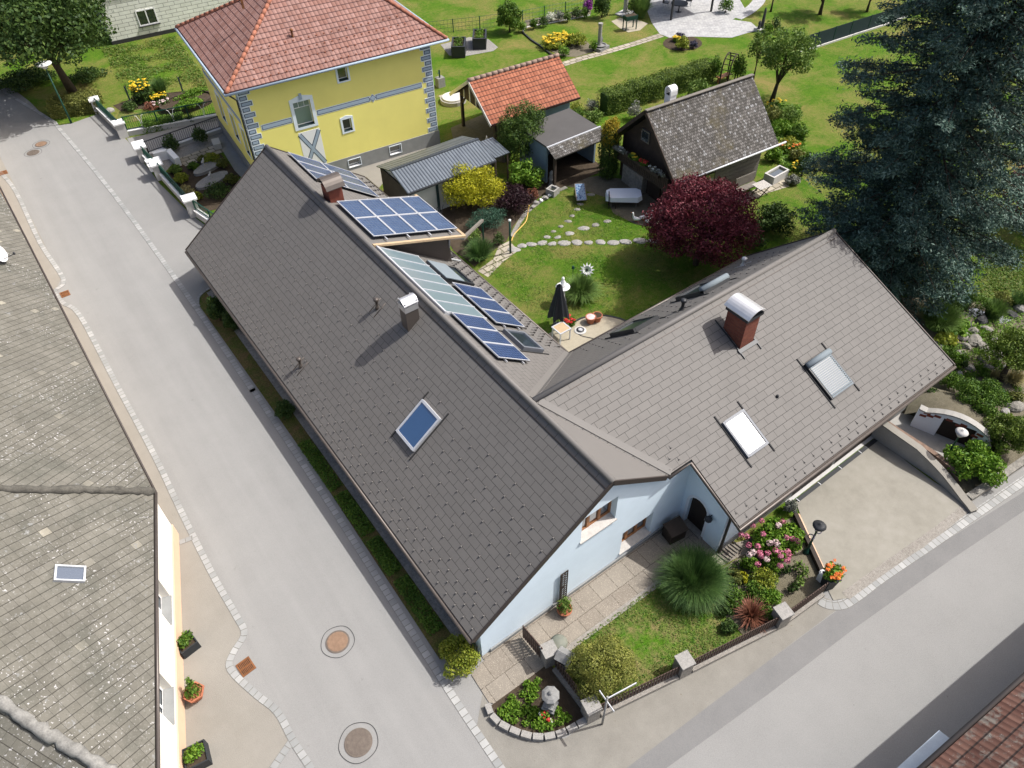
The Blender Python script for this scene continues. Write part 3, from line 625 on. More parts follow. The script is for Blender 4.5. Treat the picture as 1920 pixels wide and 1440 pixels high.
# ------------------------------------------------------------------ the brown-roofed house
def unit(v): v = np.array(v, float); return v / np.linalg.norm(v)
class Plane:
    """a roof plane: z falls by s per metre along the plan direction d from the point p"""
    def __init__(s, p, d, fall):
        s.p = np.array(p, float); s.d = unit(d); s.fall = fall
        s.u = np.cross(s.d, [0, 0, 1.0]); s.v = -unit(s.d + np.array([0, 0, -fall])); s.n = np.cross(s.u, s.v)
        if s.n[2] < 0: s.n = -s.n
    def z(s, x, y): return s.p[2] - s.fall * float((np.array([x, y, 0]) - s.p * [1, 1, 0]) @ s.d)
    def at(s, x, y, h=0.0): return np.array([x, y, s.z(x, y)]) + s.n * h
    def hit(s, px, py, h=0.0): return onP(px, py, s.n, float(s.n @ (s.p + s.n * h)))
    def ax(s): return (s.u, s.v, s.n)
RA, RB, ZR = 5.35, 4.2, 6.0
PW = Plane((RA, 0, ZR), (-1, 0, 0), 0.715); PE = Plane((RA, 0, ZR), (1, 0, 0), 0.715)
PF = Plane((0, RB, ZR), (0, -1, 0), 0.46); PN = Plane((0, RB, ZR), (0, 1, 0), 0.93)
YN, YF, XW, XE, YE, YB, XB = -0.02, 26.65, -0.25, 10.4, -2.56, 8.08, 21.97
def A3(pl, *pts): return [pl.at(x, y) for x, y in pts]
house = thing('house', 'L-shaped pale blue house under a dark brown tiled roof with solar panels', 'house', (0, 0, 0))
w = MB()
w.prism([(0.12, 0), (10.0, 0), (10.0, 2.4), (RA, 5.75), (0.12, 2.08)], 0.5, 26.4, 'y')
w.prism([(-1.9, 0), (7.6, 0), (7.6, 2.6), (RB, 5.75), (-1.9, 3.02)], 9.9, 21.55, 'x')
win1 = [(4.33, 3.22), (5.88, 3.22), (5.88, 4.58), (4.33, 4.58)]; win2 = [(6.42, 0.42), (7.95, 0.42), (7.95, 1.78), (6.42, 1.78)]
gable = [(0.12, 0), (9.6, 0), (9.6, 3.86), (8.1, 3.9), (RA, 5.82), (0.12, 2.08)]
w.holed(gable, [win1, win2], 0.12, 0.5, 'y')
arch = [(-1.07, 0.0), (-1.07, 1.5)] + [(-0.63 - 0.44 * math.cos(a), 1.5 + 0.45 * math.sin(a)) for a in np.linspace(0, math.pi, 9)[1:-1]] + [(-0.19, 1.5), (-0.19, 0.0)]
w.holed([(-1.88, 0), (-1.07, 0.0)] + arch[1:-1] + [(-0.19, 0.0), (0.12, 0), (0.12, 3.85), (-1.88, 2.95)], [], 9.58, 9.9, 'x')
w.build('wall', 'blue_plaster', house)
pl_ = MB(); pl_.box((0.06, 13.4, 0.2), (0.1, 26.0, 0.4)); pl_.box((5.0, 0.085, 0.1), (9.1, 0.06, 0.2)); pl_.box((15.6, -1.93, 0.16), (11.9, 0.05, 0.32)); pl_.build('plinth', 'plinth_grey', house)
tr = MB()
for k in range(len(arch) - 1):                        # pale band round the arched door
    a, b = np.array(arch[k]), np.array(arch[k + 1]); c = np.array([-0.63, 1.0]); s = 1.22
    if 0 < k < len(arch) - 2 or True:
        a2 = np.array([-0.63 + (a[0] + 0.63) * 1.26, 1.5 + max(0, a[1] - 1.5) * 1.26 if a[1] >= 1.5 else a[1]]); b2 = np.array([-0.63 + (b[0] + 0.63) * 1.26, 1.5 + max(0, b[1] - 1.5) * 1.26 if b[1] >= 1.5 else b[1]])
        tr.add([(9.565, *a), (9.565, *b), (9.565, *b2), (9.565, *a2)], [[0, 1, 2, 3]])
tr.build('door_surround', 'pale_trim', house)
d = MB(); d.prism(arch, 9.74, 9.86, 'x'); door = d.build('door', 'dark_wood', house)
d = MB(); d.box((9.72, -0.95, 1.0), (0.05, 0.03, 0.14)); d.build('handle', 'bright_metal', door)
st = MB(); st.box((9.7, -0.63, 0.06), (0.5, 1.1, 0.12)); st.build('doorstep', 'washed_concrete', house)
def house_window(hole, y):
    (x0, z0), (x1, _), (_, z1), _ = hole; f = MB(); zc, xc = (z0 + z1) / 2, (x0 + x1) / 2; W, H = x1 - x0, z1 - z0
    yb = y + 0.30; t = 0.07
    for zz in (z0 + 0.12 + t / 2, z1 - t / 2): f.box((xc, yb, zz), (W - 2 * t, 0.07, t))
    for xx in [x0 + t / 2 + k * (W - t) / 3 for k in range(4)]: f.box((xx, yb - 0.003, (z0 + 0.12 + z1) / 2), (t * (1.5 if 0 < (xx - x0) < W - t else 1), 0.075, H - 0.12))
    fr = f.build('window', 'window_wood', house)
    g = MB(); g.box((xc, yb + 0.02, zc + 0.06), (W - 0.1, 0.015, H - 0.2)); g.build('pane', 'glass', fr)
    s = MB(); s.add([(x0 - 0.05, y - 0.06, z0 - 0.03), (x1 + 0.05, y - 0.06, z0 - 0.03), (x1 + 0.05, y - 0.06, z0 + 0.02), (x0 - 0.05, y - 0.06, z0 + 0.02), (x0 - 0.0, y + 0.27, z0 + 0.12), (x1 + 0.0, y + 0.27, z0 + 0.12)], [[0, 1, 2, 3], [3, 2, 5, 4]])
    s.build('sill', 'sill_stone', fr)
house_window(win1, 0.12); house_window(win2, 0.12)
# roof planes
r = MB(); TH = 0.13
r.slab(A3(PW, (XW, YN), (RA, YN), (RA, YF), (XW, YF))[::1], TH, PW.u, PW.v, (XW, YN, 0))
r.slab(A3(PE, (RA, RB), (XE, YB), (XE, YF), (RA, YF))[::1], TH, PE.u, PE.v, (XE, YN, 0))
_step = 9.28
r.slab(A3(PF, (RA, RB), (8.06, YN), (_step, YN), (_step, YE), (XB + 0.4, YE), (XB, RB)), TH, PF.u, PF.v, (RA, YE, PF.z(0, YE)))
r.slab(A3(PN, (RA, RB), (XB, RB), (XB, YB), (XE, YB)), TH, PN.u, PN.v, (RA, YB, PN.z(0, YB)))
roof = r.build('roof', 'dark_roof', house)
vs = MB(); vs.slab(A3(PE, (RA, RB), (RA, YN), (8.06, YN)), TH, PE.u, PE.v)
vs.build('valley_sheet', 'roof_metal', house)
# flashing along both valleys, ridge caps, verges
def strip3(mb, a, b, wdt, nrm, th=0.02):
    a, b = np.array(a, float), np.array(b, float); t = unit(b - a); s = unit(np.cross(nrm, t)); mb.box((a + b) / 2 + unit(nrm) * th / 2, (np.linalg.norm(b - a), wdt, th), ax=(t, s, unit(nrm)))
fl = MB()
a, b = PF.at(RA + 0.15, RB - 0.1, 0.01), PF.at(8.2, YN + 0.02, 0.01); strip3(fl, a + np.array([0.14, 0, -0.0]), b + np.array([0.1, 0, 0]), 0.26, PF.n)
a, b = PN.at(RA + 0.2, RB + 0.2, 0.005), PN.at(XE, YB, 0.005); strip3(fl, a + np.array([0.12, 0, 0]), b + np.array([0.12, 0, 0]), 0.24, PN.n)
a, b = PE.at(RA + 0.2, RB + 0.2, 0.005), PE.at(XE, YB, 0.005); strip3(fl, a - np.array([0, -0.12, 0]), b - np.array([0, -0.12, 0]), 0.24, PE.n)
fl.build('valley_flashing', 'roof_metal', house)
rc = MB()
rc.tube([(RA, YN - 0.03, ZR - 0.0), (RA, YF + 0.03, ZR - 0.0)], 0.115, 10); rc.tube([(RA + 0.1, RB, ZR - 0.0), (XB + 0.03, RB, ZR - 0.0)], 0.115, 10)
rc.build('ridge_cap', 'roof_metal', house, smooth=True)
sm = MB()                                             # the standing seam one course below the ridge on the street side
sm.box(PW.at(RA - 0.26, (YN + YF) / 2, 0.012), (YF - YN, 0.03, 0.02), ax=PW.ax()); sm.box(PF.at((RA + 1 + XB) / 2, RB - 0.27, 0.012), (XB - RA - 1.2, 0.03, 0.02), ax=PF.ax())
sm.build('ridge_seam', 'roof_edge', house)
def bar(mb, a, b, wd, ht, up=(0, 0, 1)):
    a, b = np.array(a, float), np.array(b, float); t = unit(b - a); s = unit(np.cross(up, t)); n = np.cross(t, s); mb.box((a + b) / 2, (np.linalg.norm(b - a), wd, ht), ax=(t, s, n))
for (p, q) in ((PW.at(XW, YN - 0.03), PW.at(RA, YN - 0.03)), (PW.at(XW, YF + 0.03), PW.at(RA, YF + 0.03)), (PE.at(RA, YF + 0.03), PE.at(XE, YF + 0.03)), (PE.at(RA, YN - 0.03), PE.at(8.06, YN - 0.03)),
               (PF.at(XB + 0.03, RB), PF.at(XB + 0.43, YE)), (PN.at(XB + 0.03, RB), PN.at(XB + 0.03, YB))):
    vg = MB(); bar(vg, np.array(p) + [0, 0, -0.07], np.array(q) + [0, 0, -0.07], 0.05, 0.2); vg.build('verge_board', 'roof_edge', house)
fa = MB(); bar(fa, PW.at(XW, YN) + [-0.01, 0, -0.12], PW.at(XW, YF) + [-0.01, 0, -0.12], 0.03, 0.14); bar(fa, PF.at(_step, YE) + [0, -0.01, -0.12], PF.at(XB + 0.4, YE) + [0, -0.01, -0.12], 0.03, 0.14)
fa.build('fascia', 'gutter_metal', house)
gt = MB(); gt.tube([PW.at(XW, YN) + [-0.07, 0, -0.1], PW.at(XW, YF) + [-0.07, 0, -0.1]], 0.065, 8); gt.build('gutter', 'gutter_metal', house, smooth=True)
gt = MB(); gt.tube([PF.at(8.12, YN) + [0, -0.07, -0.08], PF.at(_step, YN) + [-0.08, -0.07, -0.08], PF.at(_step, YE) + [-0.08, -0.09, -0.08], PF.at(XB + 0.4, YE) + [0.02, -0.09, -0.08]], 0.07, 8); gt.build('gutter', 'gutter_metal', house, smooth=True)
gt = MB(); gt.tube([PE.at(XE, YB) + [0.07, 0, -0.08], PE.at(XE, YF) + [0.07, 0, -0.08]], 0.065, 8); gt.build('gutter', 'gutter_metal', house, smooth=True)
gt = MB(); gt.tube([PN.at(XE, YB) + [0, 0.07, -0.08], PN.at(XB, YB) + [0, 0.07, -0.08]], 0.065, 8); gt.build('gutter', 'gutter_metal', house, smooth=True)
dp = MB(); dp.tube([PF.at(_step, YE) + [-0.05, -0.08, -0.12], (9.62, -1.98, 2.5), (9.62, -1.98, 0.0)], 0.055, 8); dp.build('downpipe', 'dark_grey_metal', house, smooth=True)
ln = MB(); ln.lathe((9.42, -1.27, 1.55), [(0.04, 0), (0.13, 0.03), (0.15, 0.12), (0.1, 0.2), (0.03, 0.26)], 8); ln.box((9.5, -1.27, 1.78), (0.18, 0.03, 0.03)); ln.build('wall_lantern', 'dark_grey_metal', house)
wn = MB()
for y in (5.4, 11.5, 17.0, 21.5): wn.box((0.1, y, 1.25), (0.08, 1.0, 1.0))
for y in (5.4, 11.5, 17.0, 21.5):
    m_ = MB(); m_.box((0.1, y, 1.25), (0.06, 1.0, 0.95)); f_ = m_.build('window', 'dark_wood', house); m_ = MB(); m_.box((0.062, y, 1.25), (0.02, 0.8, 0.75)); m_.build('pane', 'dark_glass', f_)
gd = MB()
for k in range(2): gd.box((15.1 + 2.75 * k, -1.94, 1.15), (2.5, 0.05, 2.2))
gd.build('garage_door', 'dark_wood', house)

# skylights
def skylight(pl, x0, x1, y0, y1, glass='glass', frame='dark_grey_metal', h=0.1, guide=0.35, name='skylight', bar_w=0.1, label=None):
    c = pl.at((x0 + x1) / 2, (y0 + y1) / 2, h); u, v, n = pl.ax()
    if abs(pl.d[0]) > 0.5: lu, lv = abs(y1 - y0), abs(x1 - x0) * math.hypot(1, pl.fall)
    else: lu, lv = abs(x1 - x0), abs(y1 - y0) * math.hypot(1, pl.fall)
    f = MB()
    for s in (-1, 1):
        f.box(c + u * s * (lu / 2 - bar_w / 2) - n * h / 2, (bar_w, lv, h * 1.6), ax=(u, v, n))
        f.box(c + v * s * (lv / 2 - bar_w / 2) - n * h / 2 + n * 0.004, (lu - 2 * bar_w, bar_w * 1.2, h * 1.6), ax=(u, v, n))
    o = f.build(name, frame, house, label=label)
    for s in (-1, 1):
        k2 = MB(); k2.box(c + u * s * (lu / 2 + 0.06) - n * (h - 0.012), (0.05, lv + 2 * guide, 0.05), ax=(u, v, n))
        k2.build('flashing', 'tar', o)
    g = MB(); g.box(c - n * 0.01, (lu - 1.6 * bar_w, lv - 2.0 * bar_w, 0.02), ax=(u, v, n)); g.build('pane', glass, o)
    return o, c, lu, lv
skylight(PW, 1.81, 3.10, 6.65, 7.91, 'sky_glass', 'alu', bar_w=0.08)
skylight(PF, 11.2, 12.32, -1.0, 0.4, 'glare_glass', 'frame_grey', bar_w=0.09)
o, c, lu, lv = skylight(PF, 15.95, 17.35, -1.02, 0.5, 'dark_glass', 'dark_grey_metal', label='skylight with its grey slatted shutter rolled down')
sh = MB(); u, v, n = PF.ax()
nsl = 17
for k in range(nsl): sh.box(c + n * 0.035 + v * (-lv / 2 + 0.06 + (lv - 0.32) * k / (nsl - 1)), (lu - 0.12, (lv - 0.32) / nsl * 0.72, 0.03), ax=(u, v, n))
sh.build('shutter', 'slat_shutter', o)
bx = MB(); bx.tube([c + v * (lv / 2 - 0.1) + n * 0.05 - u * lu / 2 * 0.98, c + v * (lv / 2 - 0.1) + n * 0.05 + u * lu / 2 * 0.98], 0.13, 10); bx.build('shutter_box', 'slat_shutter', o, smooth=True)
o, c, lu, lv = skylight(PE, 7.5, 9.0, 13.35, 14.95, 'glass', 'dark_grey_metal', h=0.16, label='skylight half covered by a grey panel')
u, v, n = PE.ax()
k_ = MB(); k_.box(c + n * 0.05 - v * (-lv * 0.18), (lu, lv * 0.62, 0.08), ax=(u, v, n)); k_.build('cover', 'slat_shutter', o)
skylight(PE, 7.7, 8.75, 7.85, 9.25, 'glass', 'frame_grey', h=0.14)
skylight(PN, 11.7, 13.1, 5.6, 6.9, 'glass', 'dark_grey_metal', h=0.14)
o, c, lu, lv = skylight(PN, 15.6, 17.2, 5.5, 6.9, 'glass', 'dark_grey_metal', h=0.14, label='rear skylight with a grey shutter box')
bx = MB(); u, v, n = PN.ax(); bx.tube([c + v * (lv / 2 - 0.1) + n * 0.08 - u * lu / 2, c + v * (lv / 2 - 0.1) + n * 0.08 + u * lu / 2], 0.14, 10); bx.build('shutter_box', 'slat_shutter', o, smooth=True)
# solar panels
def solar(pl, cx, cy, lu, lv, h=0.14, mat='solar_cell'):
    c = pl.at(cx, cy, h); u, v, n = pl.ax(); m_ = MB()
    q = [c - u * lu / 2 - v * lv / 2, c + u * lu / 2 - v * lv / 2, c + u * lu / 2 + v * lv / 2, c - u * lu / 2 + v * lv / 2]
    m_.slab(q, 0.03, u, v, q[0]); o = m_.build('solar_panel', mat, house)
    f = MB()
    for s in (-1, 1): f.box(c + u * s * (lu / 2 - 0.02) + n * 0.003, (0.04, lv, 0.05), ax=(u, v, n)); f.box(c + v * s * (lv / 2 - 0.02) + n * 0.004, (lu - 0.08, 0.04, 0.05), ax=(u, v, n))
    f.build('frame', 'alu', o)
    return o
SE = math.hypot(1, 0.715)
for k in range(3): solar(PE, 8.45, 9.75 + 1.133 * (k + 0.5), 1.12, 1.48 * SE)
for k in range(3): solar(PE, 6.5, 6.82 + 1.08 * (k + 0.5), 1.07, 1.46 * SE)
for k in range(3):
    for j in range(2): solar(PE, 6.95 + 1.62 * j, 22.95 + 1.12 * (k + 0.5), 1.1, 1.6 * SE)
PD = Plane((RA, 0, ZR + 0.02), (1, 0, 0), 0.323); SD = math.hypot(1, 0.323)
for j in range(4):
    for k in range(2): solar(PD, 5.76 + 1.075 * (j + 0.5), 16.15 + 1.78 * (k + 0.5), 1.76, 1.06 * SD, 0.16, 'solar_cell_old')
for cx, y0, y1, pl, h in ((8.1, 9.6, 13.3, PE, 0.07), (8.85, 9.6, 13.3, PE, 0.07), (6.1, 6.7, 10.2, PE, 0.07), (6.9, 6.7, 10.2, PE, 0.07), (6.3, 15.9, 19.9, PD, 0.09), (7.4, 15.9, 19.9, PD, 0.09), (8.5, 15.9, 19.9, PD, 0.09), (9.6, 15.9, 19.9, PD, 0.09)):
    rl = MB(); rl.box(pl.at(cx, (y0 + y1) / 2, h), (y1 - y0, 0.05, 0.05), ax=pl.ax()); rl.build('mounting_rail', 'alu', house)
# solar heat collectors behind glass along the ridge
cf = MB(); u, v, n = PE.ax(); c = PE.at(6.5, 12.8, 0.05); cf.box(c, (5.5, 1.95 * SE, 0.1), ax=(u, v, n))
for k in range(7): cf.box(PE.at(6.5, 10.1 + 0.9 * k, 0.12), (0.045, 1.95 * SE, 0.04), ax=(u, v, n))
cf.box(PE.at(5.54, 12.8, 0.13), (5.5, 0.12, 0.05), ax=(u, v, n))
o = cf.build('heat_collector', 'alu', house)
for k in range(6):
    g = MB(); g.box(PE.at(6.52, 10.55 + 0.9 * k, 0.105), (0.84, 1.78 * SE, 0.02), ax=(u, v, n)); g.build('pane', 'collector_glass', o)
# dormer under the eight panels
dm = MB(); dm.slab([PD.at(RA + 0.05, 15.75, -0.02), PD.at(10.15, 15.75, -0.02), PD.at(10.15, 20.2, -0.02), PD.at(RA + 0.05, 20.2, -0.02)][::1], 0.12, PD.u, PD.v)
dormer = dm.build('dormer', 'roof_metal', house)
ck = MB()
for y in (16.1, 19.95): ck.add([PE.at(RA + 0.1, y, 0), PE.at(9.6, y, 0), PD.at(9.6, y, -0.12), PD.at(RA + 0.1, y, -0.05)], [[0, 1, 2, 3]])
ck.add([PE.at(9.6, 16.1, 0), PE.at(9.6, 19.95, 0), PD.at(9.6, 19.95, -0.12), PD.at(9.6, 16.1, -0.12)], [[0, 1, 2, 3]]); ck.build('cheek', 'gutter_metal', dormer)
gg = MB(); bar(gg, PD.at(5.5, 15.68, 0.0), PD.at(10.2, 15.68, 0.0), 0.14, 0.1); bar(gg, PD.at(10.2, 15.7, -0.02), PD.at(10.2, 20.2, -0.02), 0.12, 0.1); gg.build('gutter', 'pale_wood', dormer)
gg = MB(); gg.tube([PD.at(10.15, 15.7, -0.1), PD.at(9.6, 16.0, -0.25), PE.at(9.55, 16.3, 0.06), PE.at(10.2, 16.35, 0.06)], 0.05, 8); gg.build('downpipe', 'alu', dormer, smooth=True)
# chimneys
def box_tower(mb, x0, x1, y0, y1, z0, z1): mb.box(((x0 + x1) / 2, (y0 + y1) / 2, (z0 + z1) / 2), (x1 - x0, y1 - y0, z1 - z0))
def cowl(mb, cx, cy, z, lx, ly, rise=0.22, along='y', over=0.12):
    L, Wd = (ly, lx) if along == 'y' else (lx, ly); n = 10
    pr = [(-Wd / 2 - over + (Wd + 2 * over) * k / n, rise * math.sin(math.pi * k / n) ** 0.8) for k in range(n + 1)]
    outer = pr; inner = [(a, b - 0.025) for a, b in pr][::-1]; poly = outer + inner
    if along == 'y': mb.prism([(cx + a, z + b) for a, b in poly], cy - L / 2 - over, cy + L / 2 + over, 'y')
    else: mb.prism([(cy + a, z + b) for a, b in poly], cx - L / 2 - over, cx + L / 2 + over, 'x')
c1 = MB(); box_tower(c1, 4.22, 4.78, 10.72, 11.22, 4.9, 6.15); ch = c1.build('chimney', 'gutter_metal', house, label='chimney clad in brown metal under a curved bright cowl')
c2 = MB(); box_tower(c2, 4.2, 4.8, 10.7, 11.24, 6.15, 6.42); c2.build('band', 'bright_metal', ch)
c3 = MB(); cowl(c3, 4.5, 10.97, 6.5, 0.52, 0.46, 0.2, 'x', 0.06)
for sx in (-1, 1):
    for sy in (-1, 1): c3.box((4.5 + sx * 0.26, 10.97 + sy * 0.24, 6.5), (0.04, 0.04, 0.2))
c3.build('cowl', 'bright_metal', ch, smooth=False)
c1 = MB(); box_tower(c1, 13.95, 14.72, 2.18, 3.12, 4.6, 6.45)
u_ = [[(0, 0), (0.77, 0), (0.77, 1.85), (0, 1.85)]]
cb = MB()
for (p0, p1) in (((13.95, 2.18), (14.72, 2.18)), ((14.72, 2.18), (14.72, 3.12)), ((14.72, 3.12), (13.95, 3.12)), ((13.95, 3.12), (13.95, 2.18))):
    L = math.hypot(p1[0] - p0[0], p1[1] - p0[1]); cb.add([(*p0, 4.6), (*p1, 4.6), (*p1, 6.45), (*p0, 6.45)], [[0, 1, 2, 3]], [[(0, 0), (L, 0), (L, 1.85), (0, 1.85)]])
ch = cb.build('chimney', 'chimney_brick', house, label='square red brick chimney under a curved bright cowl')
c2 = MB(); box_tower(c2, 13.88, 14.79, 2.11, 3.19, 6.45, 6.58); c2.build('cap_slab', 'dark_grey_metal', ch)
c3 = MB(); cowl(c3, 14.33, 2.65, 6.66, 0.9, 1.1, 0.26, 'y', 0.06); c3.build('cowl', 'bright_metal', ch)
c4_ = MB()
for xx in (13.86, 14.8): c4_.box(PF.at(xx, 2.65, 0.03), (0.03, 1.9, 0.04), ax=PF.ax())
c4_.box(PF.at(14.33, 2.1, 0.04), (1.05, 0.16, 0.05), ax=PF.ax()); c4_.build('flashing', 'dark_grey_metal', ch)
c1 = MB(); box_tower(c1, 5.62, 6.3, 19.95, 20.75, 5.0, 6.55); ch = c1.build('chimney', 'brick_red', house, label='red chimney near the far end of the ridge under a brown cowl')
c3 = MB(); cowl(c3, 5.96, 20.35, 6.62, 0.75, 0.9, 0.42, 'x', 0.1); c3.build('cowl', 'gutter_metal', ch)
def vent(pl, x, y, h=0.42, r=0.06, mat='gutter_metal', foot=True):
    b = pl.at(x, y); m_ = MB(); m_.lathe(b - [0, 0, 0.05], [(r * 1.9, 0), (r * 1.3, 0.12), (r, 0.16), (r, h), (r * 1.9, h + 0.02), (r * 1.9, h + 0.1), (r * 0.6, h + 0.14)], 10)
    if foot:
        for s in (-1, 1): m_.box(pl.at(x, y, 0.012) + pl.u * s * 0.2, (0.03, 0.75, 0.025), ax=pl.ax())
    return m_.build('vent_pipe', mat, house, smooth=True)
vent(PW, 4.03, 12.94); vent(PW, 0.62, 14.3); vent(PN, 13.9, 5.2, 0.45, 0.07, 'dark_grey_metal'); vent(PN, 19.9, 6.85, 0.35, 0.07, 'alu'); vent(PE, 9.9, 22.2, 0.4, 0.05, 'alu', False); vent(PF, 14.0, 0.1, 0.02, 0.03, 'dark_grey_metal', False)
# snow guards: one bracket mesh, copied
def guard_mesh():
    m_ = MB(); m_.box((0, 0.05, 0.006), (0.022, 0.16, 0.01)); m_.add([(-0.036, -0.05, 0), (0.036, -0.05, 0), (0.036, -0.02, 0.055), (-0.036, -0.02, 0.055), (0, 0.04, 0.008)], [[0, 1, 2, 3], [3, 2, 4], [0, 3, 4], [1, 4, 2]])
    return m_
spots = []
for j, x in enumerate((-0.05, 0.185, 0.42)):
    for k in range(51): spots.append((PW, x, 0.24 + 0.52 * k + 0.26 * (j % 2)))
for j in range(13):
    y = (5.67 - 0.78 * j) % 1.56
    while y < 26.4: spots.append((PW, 0.66 + 0.2325 * j, y)) if y > 0.2 else None; y += 1.56
for j in range(2):
    for k in range(25): spots.append((PF, 9.48 + 0.525 * k - 0.26 * j, -2.17 - 0.275 * j))
for (x, y) in ((8.55, 0.38), (8.85, 0.65), (8.85, 0.2), (8.3, 0.1)): spots.append((PF, x, y))
for j in range(4):
    for k in range(34): spots.append((PE, 10.2 - 0.28 * j, 8.6 + 0.52 * k + 0.26 * (j % 2)))
for j in range(7):
    for k in range(21): spots.append((PN, 10.4 + 0.52 * k + 0.26 * (j % 2), 7.85 - 0.46 * j))
def clear(pl, x, y):
    if pl is PW: return not (1.5 < x < 3.4 and 6.3 < y < 8.3) and not (3.9 < x < 5 and 10.3 < y < 11.5)
    if pl is PE: return True
    if pl is PN: return (x > XE + 0.4 - (8.08 - y) * 0.9) and not (11.4 < x < 13.4 and 5.3 < y < 7.2) and not (15.3 < x < 17.5 and 5.2 < y < 7.2) and x < 21.6
    return not (15.5 < x < 17.8 and y > -1.4)
spots = sorted([s for s in spots if clear(*s)], key=lambda s: -ppm(s[0].at(s[1], s[2])))
gm_ = guard_mesh(); gme = bpy.data.meshes.new('snow_guard'); gme.from_pydata(gm_.v, [], gm_.f); gme.materials.append(MATS['roof_metal'])
for (pl, x, y) in spots[:100]:
    o = bpy.data.objects.new('snow_guard', gme); COL.objects.link(o); o.parent = house; u, v, n = pl.ax(); p = pl.at(x, y, 0.005)
    o.matrix_local = Matrix(((u[0], v[0], n[0], p[0]), (u[1], v[1], n[1], p[1]), (u[2], v[2], n[2], p[2]), (0, 0, 0, 1))) @ Matrix.Scale(0.8, 4)
rest = MB()
for (pl, x, y) in spots[100:]:
    u, v, n = pl.ax(); p = pl.at(x, y, 0.005); q_ = 0.85 if pl is PN else 1.7 if pl is PE else 0.8; rest.add([p + u * a * q_ + v * b * q_ + n * c_ * q_ for a, b, c_ in gm_.v], gm_.f)
rest.build('snow_guards_beyond', 'roof_metal', house, kind='stuff')

# ------------------------------------------------------------------ the yellow house
def lroof(mb, pts, eave_a, eave_b, th=0.12, down=(0, 0, -1)):
    """a roof plane with its UV u along the eave a-b and v up the slope"""
    a, b = np.array(eave_a, float), np.array(eave_b, float); u = unit(b - a)
    P = [np.array(p, float) for p in pts]; n = np.zeros(3)
    for i in range(len(P)): n += np.cross(P[i], P[(i + 1) % len(P)])
    n = unit(n); n = n if n[2] > 0 else -n
    v = np.cross(n, u)
    mb.slab(P, th, u, v, a, down)
yh = thing('yellow_house', 'yellow rendered house with painted grey corner quoins and a red hipped pan tile roof', 'house', (18.15, 31.13, 0), math.radians(-5.5))
LW, DW, EZ = 12.05, 10.2, 6.78
big = [(-9.12, 3.66), (-8.08, 3.66), (-8.08, 5.2), (-9.12, 5.2)]; topw = [(-6.1, 5.74), (-5.5, 5.74), (-5.5, 6.5), (-6.1, 6.5)]; low = [(-6.37, 2.62), (-5.8, 2.62), (-5.8, 3.42), (-6.37, 3.42)]
pw1 = [(-6.5, 0.24), (-5.68, 0.24), (-5.68, 0.74), (-6.5, 0.74)]; pw2 = [(-3.6, 0.26), (-2.8, 0.26), (-2.8, 0.82), (-3.6, 0.82)]
m_ = MB(); m_.holed([(-LW, 0.95), (0, 0.95), (0, EZ), (-LW, EZ)], [big, topw, low], 0, 0.3, 'y')
wh = [(3.6, 2.0), (4.5, 2.0), (4.5, 3.7), (3.6, 3.7)]; wh2 = [(6.6, 2.0), (7.5, 2.0), (7.5, 3.7), (6.6, 3.7)]; wh3 = [(1.3, 2.0), (2.1, 2.0), (2.1, 3.7), (1.3, 3.7)]
m_.holed([(0.3, 0.95), (DW, 0.95), (DW, EZ), (0.3, EZ)], [wh, wh2, wh3], -LW, -LW + 0.3, 'x')
m_.box((-0.15, DW / 2 + 0.15, (0.95 + EZ) / 2), (0.3, DW - 0.3, EZ - 0.95)); m_.box((-LW / 2, DW - 0.15, (0.95 + EZ) / 2), (LW - 0.6, 0.3, EZ - 0.95))
m_.build('wall', 'yellow_plaster', yh, local=True)
m_ = MB(); m_.holed([(-LW - 0.05, 0), (0.06, 0), (0.06, 0.95), (-LW - 0.05, 0.95)], [pw1, pw2], -0.06, 0.24, 'y'); m_.box((-LW + 0.1, DW / 2 + 0.12, 0.475), (0.3, DW - 0.24, 0.95)); m_.box((-0.1, DW / 2 + 0.12, 0.475), (0.3, DW - 0.24, 0.95)); m_.build('plinth', 'plinth_grey', yh, local=True)
def yh_window(h, trim=0.14, y=0.0, bars=False, sill=None, glass='dark_glass', peak=0.0, label=None):
    (x0, z0), (x1, _), (_, z1), _ = h
    t = MB(); cx = (x0 + x1) / 2
    out = [(x0 - trim, z0 - trim * 0.7), (x1 + trim, z0 - trim * 0.7), (x1 + trim, z1 + trim), (cx, z1 + trim + peak), (x0 - trim, z1 + trim)]
    t.holed(out, [h], y - 0.03, y + 0.01, 'y'); o = t.build('window', 'pale_blue_paint', yh, local=True, label=label)
    f = MB(); b = 0.05
    for xx in (x0 + b / 2, x1 - b / 2): f.box((xx, y + 0.2, (z0 + z1) / 2), (b, 0.05, z1 - z0))
    for zz in (z0 + 0.1, z1 - b / 2): f.box((cx, y + 0.2, zz), (x1 - x0 - 2 * b, 0.05, b))
    if bars:
        f.box((cx, y + 0.197, z1 - 0.42), (x1 - x0 - 2 * b, 0.04, 0.03))
        for k in (1, 2): f.box((x0 + (x1 - x0) * k / 3, y + 0.196, z1 - 0.22), (0.025, 0.04, 0.36))
    f.build('frame', 'white_paint', o, local=True)
    g = MB(); g.box((cx, y + 0.21, (z0 + z1) / 2), (x1 - x0 - 0.02, 0.012, z1 - z0 - 0.02)); g.build('pane', glass, o, local=True)
    s = MB(); s.add([(x0, y - 0.02, z0 + 0.005), (x1, y - 0.02, z0 + 0.005), (x1, y + 0.18, z0 + (0.09 if not sill else 0.03)), (x0, y + 0.18, z0 + (0.09 if not sill else 0.03))], [[0, 1, 2, 3]]); s.build('sill', 'dark_green_fabric' if not sill else sill, o, local=True)
    return o
o = yh_window(big, 0.2, 0, True, glass='collector_glass', peak=0.18)
